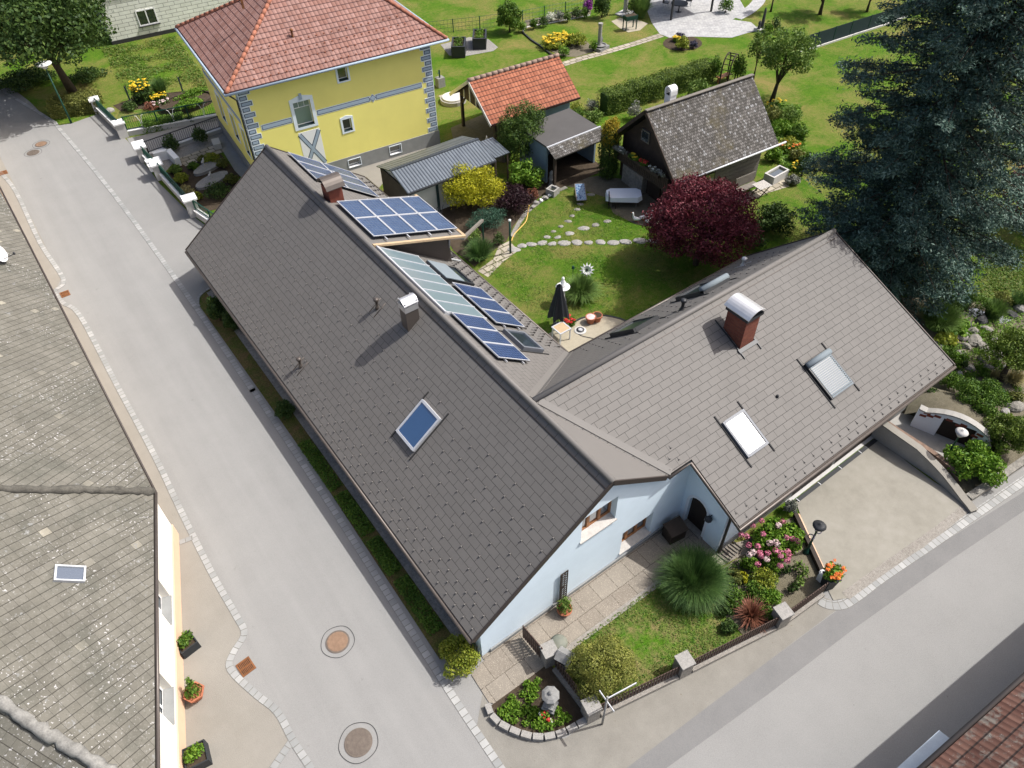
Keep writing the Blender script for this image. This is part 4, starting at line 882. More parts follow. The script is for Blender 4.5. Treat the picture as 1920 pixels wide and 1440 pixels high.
k_ = MB(); k_.box((-8.6, -0.05, 5.5), (0.16, 0.1, 0.34)); k_.build('keystone', 'grey_blue_paint', o, local=True)
yh_window(topw, 0.12); yh_window(low, 0.13, peak=0.1); yh_window(pw1, 0.04, -0.06, sill='white_paint'); yh_window(pw2, 0.04, -0.06, sill='white_paint')
for h in (wh, wh2, wh3):
    t = MB(); (y0, z0), (y1, _), (_, z1), _ = h; t.holed([(y0 - 0.14, z0 - 0.1), (y1 + 0.14, z0 - 0.1), (y1 + 0.14, z1 + 0.14), ((y0 + y1) / 2, z1 + 0.3), (y0 - 0.14, z1 + 0.14)], [h], -LW - 0.03, -LW, 'x'); o = t.build('window', 'pale_blue_paint', yh, local=True)
    g = MB(); g.box((-LW + 0.2, (y0 + y1) / 2, (z0 + z1) / 2), (0.012, y1 - y0, z1 - z0)); g.build('pane', 'dark_glass', o, local=True)
    s = MB(); s.box((-LW + 0.08, (y0 + y1) / 2, z0 + 0.03), (0.2, y1 - y0 - 0.01, 0.05)); s.build('sill', 'dark_green_fabric', o, local=True)
# painted quoins, belt band and cross panel stand a little proud of the render
def quoins(xc, sgn, axis='x'):
    wq, gq, nq = MB(), MB(), MB(); z = 1.0; k = 0
    while z < EZ - 0.3:
        L = 0.72 if k % 2 == 0 else 0.5
        for mb, inset, pr in ((wq, 0.0, 0.012), (nq, 0.045, 0.018), (gq, 0.085, 0.024)):
            a, b = xc + sgn * inset, xc + sgn * (L - inset); x0, x1 = min(a, b), max(a, b)
            if axis == 'x': mb.box(((x0 + x1) / 2, -pr / 2, z + 0.15), (x1 - x0, pr, 0.33 - 2 * inset))
            else: mb.box((-LW - pr / 2, (x0 + x1) / 2, z + 0.15), (pr, x1 - x0, 0.33 - 2 * inset))
        z += 0.335; k += 1
    o = wq.build('corner_quoins', 'pale_blue_paint', yh, local=True); nq.build('quoin_outline', 'navy_paint', o, local=True); gq.build('quoin_face', 'grey_blue_paint', o, local=True)
quoins(0, -1); quoins(-LW, 1); quoins(0, 1, 'y')
bw, bn, bg = MB(), MB(), MB()
for x0, x1 in ((-7.85, -4.36), (-4.02, -0.8), (-11.25, -9.36)):
    for mb, i, pr in ((bw, 0.0, 0.012), (bn, 0.04, 0.018), (bg, 0.075, 0.024)): mb.box(((x0 + x1) / 2, -pr / 2, 4.26), (x1 - x0 - 2 * i, pr, 0.36 - 2 * i))
for mb, i, pr in ((bw, 0.0, 0.014), (bn, 0.045, 0.020), (bg, 0.085, 0.026)):
    d_ = 0.27 - i; mb.prism([(-4.19 - d_, 4.26), (-4.19, 4.26 - d_), (-4.19 + d_, 4.26), (-4.19, 4.26 + d_)], -pr, 0.0, 'y')
for mb, i, pr in ((bw, 0.0, 0.012), (bn, 0.04, 0.018), (bg, 0.075, 0.024)): mb.box((-LW - pr / 2, 5.6, 4.26), (pr, 8.6 - 2 * i, 0.36 - 2 * i))
o = bw.build('belt_band', 'pale_blue_paint', yh, local=True); bn.build('band_outline', 'navy_paint', o, local=True); bg.build('band_face', 'grey_blue_paint', o, local=True)
xp = MB(); xp.box((-8.54, -0.006, 2.15), (1.34, 0.012, 2.4)); o = xp.build('cross_panel', 'white_paint', yh, local=True)
xn, xg = MB(), MB()
for s in (-1, 1):
    a = math.atan2(2.4, 1.34 * s)
    for mb, wd, pr in ((xn, 0.26, 0.020 + 0.002 * s), (xg, 0.18, 0.027 + 0.002 * s)): mb.box((-8.54, -pr / 2, 2.15), (2.5, pr, wd), ax=((math.cos(a), 0, math.sin(a)), (0, 1, 0), (-math.sin(a), 0, math.cos(a))))
xn.build('cross_outline', 'navy_paint', o, local=True); xg.build('cross_bar', 'grey_blue_paint', o, local=True)
rx0, rx1, ry0, ry1, rz, S = -LW - 0.62, 1.0, -0.38, DW + 0.6, 6.85, 0.55
ym = (ry0 + ry1) / 2; zt = rz + S * (ym - ry0); rl_, rr_ = rx0 + (ym - ry0), rx1 - 0.73 * (ym - ry0)
E4 = [(rx0, ry0, rz), (rx1, ry0, rz), (rx1, ry1, rz), (rx0, ry1, rz)]; T2 = [(rl_, ym, zt), (rr_, ym, zt)]
m_ = MB(); lroof(m_, [E4[0], E4[1], T2[1], T2[0]], E4[0], E4[1]); lroof(m_, [E4[1], E4[2], T2[1]], E4[1], E4[2]); lroof(m_, [E4[2], E4[3], T2[0], T2[1]], E4[2], E4[3]); lroof(m_, [E4[3], E4[0], T2[0]], E4[3], E4[0])
yr = m_.build('roof', 'pink_pan', yh, local=True)
rt = MB()
def ridge_tiles(mb, a, b, r=0.12, step=0.42):
    a, b = np.array(a, float), np.array(b, float); L = np.linalg.norm(b - a); k = max(1, int(L / step))
    for i in range(k): mb.tube([a + (b - a) * (i / k), a + (b - a) * ((i + 1.02) / k)], [r * 1.12, r * 0.9], 8)
for a, b in ((E4[0], T2[0]), (E4[1], T2[1]), (E4[2], T2[1]), (E4[3], T2[0]), (T2[0], T2[1])): ridge_tiles(rt, np.array(a) + [0, 0, 0.0], b)
rt.build('ridge_tiles', 'ridge_clay', yr, local=True, smooth=True)
gt = MB()
for a, b in ((E4[0], E4[1]), (E4[3], E4[0]), (E4[1], E4[2]), (E4[2], E4[3])):
    c = np.array([(rx0 + rx1) / 2, ym, rz]); off = lambda p: np.array(p) + unit((np.array(p) - c) * [1, 1, 0]) * 0.1 + [0, 0, -0.09]; gt.tube([off(a), off(b)], 0.075, 8)
gt.build('gutter', 'grey_blue_paint', yh, local=True, smooth=True)
so = MB(); so.slab([(rx0 + 0.05, ry0 + 0.05, rz - 0.14), (rx1 - 0.05, ry0 + 0.05, rz - 0.14), (rx1 - 0.05, ry1 - 0.05, rz - 0.14), (rx0 + 0.05, ry1 - 0.05, rz - 0.14)], 0.04); so.build('soffit', 'white_paint', yh, local=True)
dp = MB(); dp.tube([(-LW - 0.5, -0.4, 6.7), (-LW - 0.12, -0.1, 6.2), (-LW - 0.12, -0.1, 0.1)], 0.05, 8); dp.build('downpipe', 'dark_grey_metal', yh, local=True, smooth=True)
vp = MB(); p0 = np.array([-7.75, 1.9, rz + S * (1.9 - ry0)]); vp.lathe(p0 - [0, 0, 0.05], [(0.09, 0), (0.06, 0.1), (0.06, 0.35), (0.1, 0.36), (0.1, 0.44), (0.02, 0.5)], 10); vp.build('vent_pipe', 'rust', yh, local=True, smooth=True)
ap = MB(); p0 = np.array([-9.6, 4.2, rz + S * (4.2 - ry0)]); ap.box(p0 + [0, 0, 0.25], (0.12, 0.12, 0.6)); ap.box(p0 + [-0.25, 0.1, 0.5], (0.6, 0.04, 0.04)); ap.build('roof_hatch_post', 'rust', yh, local=True)
sg_ = MB()
for j in range(4):
    for k in range(26): x = rx0 + 1.3 + 0.47 * k + 0.235 * (j % 2); yy = ry0 + 0.35 + 0.55 * j; sg_.box((x, yy, rz + S * (yy - ry0) + 0.04), (0.08, 0.05, 0.08)) if x < rx1 - 0.9 - 0.73 * 0.55 * j else None
sg_.build('snow_guards', 'ridge_clay', yr, local=True, kind='stuff')

# ------------------------------------------------------------------ the pale sided house at the back
wh_ = thing('sided_house', 'pale house with shingle siding and one double window behind the meadow', 'house', (5.4, 62.45, 0), math.radians(-5.5))
m_ = MB()
for (a, b) in (((0, 0), (11, 0)), ((11, 0), (11, 9)), ((11, 9), (0, 9)), ((0, 9), (0, 0))):
    L = math.hypot(b[0] - a[0], b[1] - a[1]); m_.add([(*a, 0.3), (*b, 0.3), (*b, 5.6), (*a, 5.6)], [[0, 1, 2, 3]], [[(0, 0), (L, 0), (L, 5.3), (0, 5.3)]])
m_.build('wall', 'siding', wh_, local=True)
m_ = MB(); m_.box((5.5, 4.5, 0.15), (11.04, 9.04, 0.3)); m_.build('plinth', 'tar', wh_, local=True)
m_ = MB(); lroof(m_, [(-0.5, -0.5, 5.5), (11.5, -0.5, 5.5), (11.5, 4.5, 8.2), (-0.5, 4.5, 8.2)], (-0.5, -0.5, 5.5), (11.5, -0.5, 5.5)); lroof(m_, [(11.5, 9.5, 5.5), (-0.5, 9.5, 5.5), (-0.5, 4.5, 8.2), (11.5, 4.5, 8.2)], (11.5, 9.5, 5.5), (-0.5, 9.5, 5.5)); m_.build('roof', 'old_pan', wh_, local=True)
m_ = MB()
for x in (2.62, 3.38, 4.12): m_.box((x, -0.02, 1.62), (0.09, 0.06, 1.25))
for z in (1.04, 2.2): m_.box((3.37, -0.024, z), (1.6, 0.06, 0.09))
o = m_.build('window', 'white_paint', wh_, local=True); m_ = MB(); m_.box((3.37, -0.01, 1.62), (1.5, 0.03, 1.15)); m_.build('pane', 'dark_glass', o, local=True); m_ = MB(); m_.box((3.37, -0.08, 0.97), (1.75, 0.16, 0.05)); m_.build('sill', 'dark_grey_metal', o, local=True)

# ------------------------------------------------------------------ the shingled cottage
ct = thing('cottage', 'weathered timber cottage with steep grey wood shingle roof and gable balcony', 'cottage', (24.15, 18.2, 0), math.radians(-4.2))
m_ = MB(); m_.prism([(-2.55, 0), (2.55, 0), (2.55, 2.75), (0, 5.2), (-2.55, 2.75)], 0.75, 7.5, 'x'); m_.build('wall', 'old_wood', ct, local=True)
m_ = MB(); lroof(m_, [(0, -3.12, 2.42), (8.15, -3.12, 2.42), (8.15, 0, 5.47), (0, 0, 5.47)], (0, -3.12, 2.42), (8.15, -3.12, 2.42), 0.12); lroof(m_, [(8.15, 3.12, 2.42), (0, 3.12, 2.42), (0, 0, 5.47), (8.15, 0, 5.47)], (8.15, 3.12, 2.42), (0, 3.12, 2.42), 0.12); cr = m_.build('roof', 'shake', ct, local=True)
m_ = MB(); bar(m_, (-0.03, -0.06, 5.5), (8.18, -0.06, 5.5), 0.22, 0.05); m_.build('ridge_board', 'grey_wood', cr, local=True)
m_ = MB(); m_.tube([(-0.05, -3.2, 2.38), (8.7, -3.2, 2.38)], 0.06, 8); m_.build('gutter', 'alu', ct, local=True, smooth=True)
m_ = MB(); bar(m_, (-0.03, -3.12, 2.36), (-0.03, 0, 5.4), 0.05, 0.2); bar(m_, (-0.03, 3.12, 2.36), (-0.03, 0, 5.4), 0.05, 0.2); m_.build('bargeboard', 'old_wood', ct, local=True)
m_ = MB(); m_.box((0.42, 0, 1.55), (0.75, 5.0, 0.1));
for k in range(32): m_.box((0.07, -2.42 + 0.156 * k, 1.95), (0.03, 0.12, 0.75))
m_.box((0.07, 0, 2.36), (0.09, 5.0, 0.07)); bal = m_.build('balcony', 'old_wood', ct, local=True)
m_ = MB(); m_.box((-0.1, 0.2, 2.3), (0.22, 4.2, 0.2)); m_.build('flower_box', 'old_wood', bal, local=True)
m_ = MB(); m_.box((0.7, -0.9, 0.95), (0.12, 0.9, 1.8)); m_.build('door', 'dark_wood', ct, local=True)
m_ = MB(); m_.box((0.55, 0.9, 0.6), (0.4, 1.9, 1.2)); m_.build('stone_base', 'rock', ct, local=True)
m_ = MB(); m_.box((0.7, 0.5, 3.5), (0.1, 0.7, 0.7)); o = m_.build('window', 'grey_wood', ct, local=True); m_ = MB(); m_.box((0.66, 0.5, 3.5), (0.04, 0.56, 0.56)); m_.build('pane', 'glass', o, local=True)
m_ = MB(); m_.box((2.05, 0.32, 5.15), (0.46, 0.46, 1.2)); chm = m_.build('chimney', 'white_paint', ct, local=True)
m_ = MB()
pr = [(-0.26, 0), (-0.26, 0.25)] + [(-0.26 * math.cos(a), 0.25 + 0.26 * math.sin(a)) for a in np.linspace(0, math.pi, 9)[1:-1]] + [(0.26, 0.25), (0.26, 0), (0.17, 0), (0.17, 0.25)] + [(0.17 * math.cos(a), 0.25 + 0.17 * math.sin(a)) for a in np.linspace(0, math.pi, 9)[1:-1]] + [(-0.17, 0.25), (-0.17, 0)]
m_.prism([(0.32 + a, 5.75 + b) for a, b in pr], 1.8, 2.3, 'x'); m_.build('hood', 'white_paint', chm, local=True)
m_ = MB(); m_.box((2.05, 0.32, 5.78), (0.4, 0.3, 0.05)); m_.build('flue', 'tar', chm, local=True)
for z in (0.45, 1.1, 1.75, 2.4):
    pass
m_ = MB()
for k in range(8): m_.box((4.1, -2.6, 0.3 + 0.29 * k), (6.6, 0.08, 0.26))
m_.build('log_cladding', 'grey_wood', ct, local=True)
m_ = MB(); m_.box((3.2, -2.66, 1.4), (0.9, 0.06, 0.9)); o = m_.build('window', 'old_wood', ct, local=True); m_ = MB(); m_.box((3.2, -2.69, 1.4), (0.72, 0.04, 0.72)); m_.build('pane', 'dark_glass', o, local=True)
# flowers in the balcony boxes belong to their own plants
def flower_cluster(name, label, cat, p, spread, n, mat, leaf='leaf_mid', seed=1, size=0.1, nl=None, h=0.25, group=None, fl=None):
    t = thing(name, label, cat, p, group=group); sx, sy = spread
    foliage('leaves', [(0, 0, h * 0.5, sx, sy, h * 0.55)], nl or int(120 + 900 * sx * sy), size * 1.2, leaf, t, seed, 0.2, -1)
    rng = np.random.default_rng(seed + 50); C = np.stack([rng.uniform(-sx, sx, n) * 0.85, rng.uniform(-sy, sy, n) * 0.85, h * rng.uniform(0.75, 1.15, n)], 1)
    C = C[(C[:, 0] / sx) ** 2 + (C[:, 1] / sy) ** 2 < 1]
    cs, ns = [], []
    for c in C:
        for q in range(5): a = q * 1.2566 + c[0] * 9; cs.append(c + np.array([math.cos(a), math.sin(a), 0.2]) * size * 0.35); ns.append([math.cos(a) * 0.4, math.sin(a) * 0.4, 1])
    V, Fq = leaves_np(rng, np.array(cs), np.array(ns, float), fl or size * 0.8, 0.8, 0.25); mesh_from_np('flowers', V, Fq, mat, t); return t
flower_cluster('balcony_flower', 'yellow flowers on the cottage balcony rail', 'flower', (23.98, 18.55, 2.38), (0.16, 0.4), 10, 'flower_yellow', seed=3, size=0.2)
flower_cluster('balcony_flower', 'red flowers on the cottage balcony rail', 'flower', (24.0, 17.75, 2.38), (0.16, 0.3), 7, 'flower_red', seed=4, size=0.2)
flower_cluster('balcony_flower', 'grey leaved plant at the near end of the cottage balcony box', 'plant', (23.97, 16.6, 2.36), (0.2, 0.7), 4, 'flower_white', 'leaf_grey', seed=5, size=0.14)
flower_cluster('balcony_flower', 'grey leaved plant at the far end of the cottage balcony box', 'plant', (23.98, 19.8, 2.36), (0.2, 0.6), 4, 'flower_white', 'leaf_grey', seed=6, size=0.14)

# ------------------------------------------------------------------ sheds
rs = thing('tiled_shed', 'open wooden shed with an orange pan tile gable roof', 'shed', (20.05, 30.0, 0), math.radians(-4.5))
m_ = MB(); lroof(m_, [(0, -2.72, 2.32), (6.98, -2.72, 2.32), (6.98, 0, 4.2), (0, 0, 4.2)], (0, -2.72, 2.32), (6.98, -2.72, 2.32)); lroof(m_, [(6.98, 2.72, 2.32), (0, 2.72, 2.32), (0, 0, 4.2), (6.98, 0, 4.2)], (6.98, 2.72, 2.32), (0, 2.72, 2.32)); r_ = m_.build('roof', 'orange_pan', rs, local=True)
m_ = MB(); ridge_tiles(m_, (0, 0, 4.2), (6.98, 0, 4.2), 0.14, 0.42); m_.build('ridge_tiles', 'ridge_grey_clay', r_, local=True, smooth=True)
m_ = MB()
for s in (-1, 1): bar(m_, (-0.02, s * 2.72, 2.24), (-0.02, 0, 4.12), 0.05, 0.2)
m_.build('bargeboard', 'pale_concrete', rs, local=True)
for (x, y) in ((0.6, 2.2), (0.6, -2.2), (3.4, 2.2)):
    m_ = MB(); m_.box((x, y, 1.25), (0.18, 0.18, 2.5)); bar(m_, (x, y - 0.05 * np.sign(y), 1.7), (x, y - 0.7 * np.sign(y), 2.45), 0.1, 0.12); m_.build('post', 'old_wood', rs, local=True)
m_ = MB(); m_.prism([(-2.2, 2.3), (2.2, 2.3), (2.2, 2.55), (0, 4.05), (-2.2, 2.55)], 0.5, 0.56, 'x'); o = m_.build('gable_board', 'old_wood', rs, local=True)
m_ = MB()
for k in range(5): y = -1.6 + 0.8 * k; m_.box((0.485, y, (2.3 + 4.0 - abs(y) * 0.68) / 2), (0.03, 0.16, 1.65 - abs(y) * 0.68))
m_.build('batten', 'pale_concrete', o, local=True)
m_ = MB(); m_.prism([(3.4, -2.2), (6.5, -2.2), (6.5, 2.2), (3.4, 2.2)], 0, 2.4); m_.build('wall', 'blue_grey_wall', rs, local=True)
bt = MB(); bt.lathe((0, 0, 0), [(0.42, 0), (0.52, 0.4), (0.5, 0.75), (0.46, 0.75), (0.44, 0.55)], 16); bt.build('barrel', 'grey_wood', label='round wooden barrel at the near corner of the orange tiled shed', cat='barrel', loc=(20.35, 26.75, 0), local=True)
cw = thing('round_well_cover', 'round concrete lid on a dark ring beside the orange tiled shed', 'well cover', G(850, 190)); m_ = MB(); m_.lathe((0, 0, 0), [(0.95, 0), (0.95, 0.28), (0.9, 0.28)], 24); m_.build('ring', 'concrete', cw, local=True); m_ = MB(); m_.lathe((0, 0, 0.28), [(0.8, 0), (0.8, 0.1), (0.1, 0.12)], 24); m_.build('lid', 'pale_concrete', cw, local=True)

ms = thing('metal_shed', 'low shed with a blue-grey corrugated metal gable roof', 'shed', (11.78, 25.9, 0), math.radians(-1.1))
m_ = MB(); lroof(m_, [(-0.05, -1.87, 2.1), (6.05, -1.87, 2.1), (6.05, 0, 2.68), (-0.05, 0, 2.68)], (-0.05, -1.87, 2.1), (6.05, -1.87, 2.1), 0.06); m_.build('roof', 'corrugated', ms, local=True)
m_ = MB(); lroof(m_, [(6.05, 1.87, 2.1), (-0.05, 1.87, 2.1), (-0.05, 0, 2.68), (6.05, 0, 2.68)], (6.05, 1.87, 2.1), (-0.05, 1.87, 2.1), 0.06); m_.build('roof', 'corrugated_grey', ms, local=True)
m_ = MB(); bar(m_, (-0.06, 0, 2.69), (6.06, 0, 2.69), 0.2, 0.04); m_.build('ridge_cap', 'corrugated', ms, local=True)
m_ = MB(); m_.box((3, -1.93, 2.04), (6.1, 0.09, 0.09)); m_.build('gutter', 'dark_grey_metal', ms, local=True)
m_ = MB(); m_.prism([(-1.6, 0), (1.6, 0), (1.6, 2.15), (0, 2.6), (-1.6, 2.15)], 0.15, 5.9, 'x'); m_.build('wall', 'pale_concrete', ms, local=True)
for x in (0.2, 2.0, 3.9, 5.8): m_ = MB(); m_.box((x, -1.66, 1.05), (0.12, 0.12, 2.1)); m_.build('post', 'dark_green_fabric', ms, local=True)
m_ = MB(); m_.box((0.1, 0, 1.05), (0.1, 3.2, 2.1)); m_.build('gable_board', 'old_wood', ms, local=True)
lt = MB()
for k in range(9): bar(lt, (-0.9 + 0.2 * k, -2.0, 0.05), (-0.5 + 0.2 * k, -2.0, 1.3), 0.02, 0.03, (0, 1, 0)); bar(lt, (-0.5 + 0.2 * k, -2.03, 0.05), (-0.9 + 0.2 * k, -2.03, 1.3), 0.02, 0.03, (0, 1, 0))
lt.build('lattice_screen', 'lattice', label='dark diamond lattice screen below the corner of the metal shed', cat='screen', loc=(12.2, 24.9, 0), local=True)
ln_ = thing('lean_to_roof', 'small corrugated lean-to roof at the right end of the metal shed', 'shed', (18.0, 25.2, 0)); m_ = MB(); lroof(m_, [(0, -0.9, 2.0), (1.1, -0.9, 2.0), (1.1, 0.9, 2.25), (0, 0.9, 2.25)], (0, -0.9, 2.0), (1.1, -0.9, 2.0), 0.05); m_.build('roof', 'corrugated', ln_, local=True)
for x, y in ((0.1, -0.8), (1.0, -0.8), (1.0, 0.8), (0.1, 0.8)): m_ = MB(); m_.box((x, y, 1.0), (0.08, 0.08, 2.0)); m_.build('post', 'old_wood', ln_, local=True)

fs = thing('flat_roof_shed', 'open-fronted shed with grey felt flat roof and a shingled front edge', 'shed', (20.72, 22.6, 0))
m_ = MB(); m_.slab([(0, 0, 2.5), (4.1, 0, 2.5), (4.1, 2.95, 2.62), (0, 2.95, 2.62)], 0.12); m_.build('roof', 'felt_roof', fs, local=True)
m_ = MB(); lroof(m_, [(-0.08, -0.82, 2.1), (4.15, -0.82, 2.1), (4.15, -0.06, 2.53), (-0.08, -0.06, 2.53)], (-0.08, -0.82, 2.1), (4.15, -0.82, 2.1), 0.07); m_.build('front_eave', 'shake', fs, local=True)
m_ = MB(); m_.box((2.03, -0.05, 2.54), (4.25, 0.1, 0.06)); m_.build('edge_trim', 'alu', fs, local=True)
m_ = MB(); m_.box((0.1, 1.5, 1.2), (0.12, 2.7, 2.4)); m_.box((2.05, 2.85, 1.2), (4.0, 0.12, 2.4)); m_.box((4.0, 1.5, 1.2), (0.12, 2.7, 2.4)); m_.build('wall', 'blue_grey_wall', fs, local=True)
for x in (0.1, 4.0): m_ = MB(); m_.box((x, -0.6, 1.1), (0.16, 0.16, 2.2)); m_.build('post', 'old_wood', fs, local=True)

# ------------------------------------------------------------------ old slate roofs across the lane
HP = np.array([-6.6, 11.2, 3.0]); D2 = np.array([-9.85, 0.95, 3.0]); SL = 0.72
h1 = thing('slate_house', 'long cream house across the lane under a lichen-grey slate roof', 'house', (-7.1, 30, 0))
hip1 = np.array([-0.989, 0.147, 0.989 * SL]); hip2 = np.array([-1.5, 2.75, 1.5])
e1 = np.array([-7.1, 62.0, 3.0])
m_ = MB(); lroof(m_, [HP, e1, e1 + [-9, 0, 9 * SL], HP + hip1 * 9.1], HP, e1, 0.15); r_ = m_.build('roof', 'fibre_slate', h1)
m_ = MB(); m_.box((-7.35, 36.6, 1.45), (0.5, 50.5, 2.9)); m_.build('wall', 'cream_plaster', h1)
m_ = MB(); m_.tube([HP + [0.06, 0, -0.07], e1 + [0.06, 0, -0.07]], 0.045, 8); m_.build('gutter', 'roof_edge', h1, smooth=True)
m_ = MB(); m_.box((-7.08, 36.6, 0.3), (0.06, 50.5, 0.6)); m_.build('plinth', 'peach_plaster', h1)
h2 = thing('corner_house', 'cream house with peach plinth at the lane corner under a mossy hipped slate roof', 'house', (-8.5, 6, 0))
n2_ = np.array([0.953, -0.302, 0]); t2_ = np.array([0.302, 0.953, 0])
m_ = MB(); lroof(m_, [D2, HP, HP + hip1 * 9.1, D2 + hip2 * 2.6], D2, HP, 0.15); lroof(m_, [D2 + [-14, 4.2, 0], D2, D2 + hip2 * 2.6, D2 + hip2 * 2.6 + [-10, 3, 0]], D2 + [-14, 4.2, 0], D2, 0.15)
r_ = m_.build('roof', 'fibre_slate', h2)
_rr = random.Random(6)
def rough_ridge(mb, a, b, r, n):
    a, b = np.array(a, float), np.array(b, float); mb.tube([a + (b - a) * k / n + [_rr.uniform(-0.035, 0.035), _rr.uniform(-0.035, 0.035), _rr.uniform(-0.03, 0.03)] for k in range(n + 1)], [r * _rr.uniform(0.72, 1.25) for k in range(n + 1)], 9)
m_ = MB(); rough_ridge(m_, HP + [0, 0, 0.01], HP + hip1 * 9 + [0, 0, 0.01], 0.15, 60); m_.build('hip_cap', 'moss_ridge', r_, smooth=True)
m_ = MB(); rough_ridge(m_, D2 + [0, 0, 0.0], D2 + hip2 * 2.6, 0.18, 50); m_.build('hip_cap', 'pale_ridge', r_, smooth=True)
m_ = MB(); m_.tube([HP + n2_ * 0.06 + [0, 0, -0.08], D2 + n2_ * 0.06 + [0, 0, -0.08]], 0.06, 8); m_.build('gutter', 'gutter_metal', h2, smooth=True)
W0 = np.array([-7.27, 9.55, 0]); 
def w2(s, z, d=0.0): p = W0 + t2_ * s + n2_ * d; return (p[0], p[1], z)
def wall2(s): return float((np.array(s) - W0) @ t2_)
SA, SB = 1.9, -9.3
wins = [(-2.6, -1.43), (-6.1, -4.85)]
m_ = MB()
def wallquad(mb, s0, s1, z0, z1, d=0.0): mb.add([w2(s0, z0, d), w2(s1, z0, d), w2(s1, z1, d), w2(s0, z1, d)], [[0, 1, 2, 3]])
ss = [SB, wins[1][0], wins[1][1], wins[0][0], wins[0][1], SA]
for i in range(5):
    if i in (1, 3):
        wallquad(m_, ss[i], ss[i + 1], 0, 1.03); wallquad(m_, ss[i], ss[i + 1], 2.45, 3.0)
        for s in (ss[i], ss[i + 1]): m_.add([w2(s, 1.03), w2(s, 2.45), w2(s, 2.45, -0.3), w2(s, 1.03, -0.3)], [[0, 1, 2, 3]])
    else: wallquad(m_, ss[i], ss[i + 1], 0, 3.0)
m_.add([w2(SA, 0), w2(SA, 3.0), w2(SA, 3.0, -4), w2(SA, 0, -4)], [[0, 1, 2, 3]]); m_.add([w2(SB, 0), w2(SB, 3.0), w2(SB, 3.0, -9), w2(SB, 0, -9)], [[0, 1, 2, 3]])
m_.build('wall', 'cream_plaster', h2)
for (a, b) in wins:
    m_ = MB(); wallquad(m_, a, b, 1.03, 1.12, -0.28)
    for s0, s1 in ((a, a + 0.08), (b - 0.08, b), ((a + b) / 2 - 0.05, (a + b) / 2 + 0.05)): wallquad(m_, s0, s1, 1.03, 2.45, -0.275)
    o = m_.build('window', 'white_paint', h2); m_ = MB(); wallquad(m_, a, b, 1.03, 2.45, -0.3); m_.build('pane', 'glass', o)
    m_ = MB(); m_.add([w2(a, 1.03, 0.06), w2(b, 1.03, 0.06), w2(b, 1.06, -0.27), w2(a, 1.06, -0.27)], [[0, 1, 2, 3]]); m_.build('sill', 'plinth_grey', o)
m_ = MB(); c_ = (W0 + t2_ * (SA + SB) / 2 + n2_ * 0.03); m_.box((c_[0], c_[1], 0.36), (SA - SB, 0.06, 0.72), ax=(t2_, n2_, (0, 0, 1))); m_.build('plinth', 'peach_plaster', h2)
n_ = np.array([SL * n2_[0], SL * n2_[1], 1.0]); dd = float(n_ @ HP); pr = onP(130, 1078, n_, dd); nn = unit(n_); tv = np.cross(nn, t2_)
m_ = MB()
for s in (-1, 1): m_.box(pr + t2_ * s * 0.26 + nn * 0.05, (0.05, 0.86, 0.14), ax=(t2_, tv, nn)); m_.box(pr + tv * s * 0.40 + nn * 0.052, (0.47, 0.06, 0.14), ax=(t2_, tv, nn))
o = m_.build('skylight', 'alu', h2); m_ = MB(); m_.box(pr + nn * 0.06, (0.48, 0.76, 0.03), ax=(t2_, tv, nn)); m_.build('pane', 'glass', o)
# satellite dish on the slate roof
pd = onP(6, 492, (SL, 0, 1.0), float(np.array([SL, 0, 1.0]) @ (HP + (e1 - HP) * 0.3)))
sd = thing('satellite_dish', 'white satellite dish mounted on the old slate roof', 'satellite dish', pd)
m_ = MB(); m_.tube([(0, 0, 0), (0, 0, 0.5)], 0.03, 8); m_.build('mast', 'dark_grey_metal', sd, local=True)
def dish(mb, c, nrm, r, depth=0.16, seg=20):
    nrm = unit(nrm); a = unit(np.cross(nrm, [0, 0, 1.0])); b = np.cross(nrm, a); pts, fs = [], []
    for i, q in enumerate((0.02, 0.4, 0.75, 1.0)):
        for k in range(seg): an = 2 * math.pi * k / seg; pts.append(np.array(c) + r * q * (a * math.cos(an) + b * math.sin(an) * 1.1) + nrm * depth * (q * q - 1))
    for i in range(3):
        for k in range(seg): fs.append([i * seg + k, i * seg + (k + 1) % seg, (i + 1) * seg + (k + 1) % seg, (i + 1) * seg + k])
    mb.add(pts, fs)
m_ = MB(); dish(m_, (0.08, -0.05, 0.55), (0.8, -0.45, 0.35), 0.42); m_.build('reflector', 'white_paint', sd, local=True, smooth=True)
m_ = MB(); m_.tube([(0.1, -0.08, 0.2), (0.6, -0.35, 0.42)], 0.02, 6); m_.lathe((0.62, -0.36, 0.4), [(0.05, 0), (0.06, 0.08), (0.03, 0.12)], 8); m_.build('feed_arm', 'dark_grey_metal', sd, local=True)

# ------------------------------------------------------------------ the tiled roof at the lower right
oh = thing('clay_roof_house', 'house under a weathered red-brown clay tile roof at the near road edge', 'house', (12, -14, 0))
ea, eb = np.array([6.3, -10.74, 4.4]), np.array([26.0, -12.2, 4.4]); up_ = unit(np.array([-(eb - ea)[1], (eb - ea)[0], 0])) * -1.0
m_ = MB(); lroof(m_, [ea, eb, eb + up_ * 6 + [0, 0, 3.6], ea + up_ * 6 + [0, 0, 3.6]], ea, eb, 0.14); m_.build('roof', 'old_pan', oh)
m_ = MB(); m_.tube([ea - up_ * 0.07 + [0, 0, -0.05], eb - up_ * 0.07 + [0, 0, -0.05]], 0.07, 8); m_.build('gutter', 'gutter_metal', oh, smooth=True)
m_ = MB(); a_, b_ = ea + up_ * 0.45, eb + up_ * 0.45; m_.prism([tuple(a_[:2]), tuple(b_[:2]), tuple((b_ + up_ * 10)[:2]), tuple((a_ + up_ * 10)[:2])], 0, 4.3); m_.build('wall', 'cream_plaster', oh)
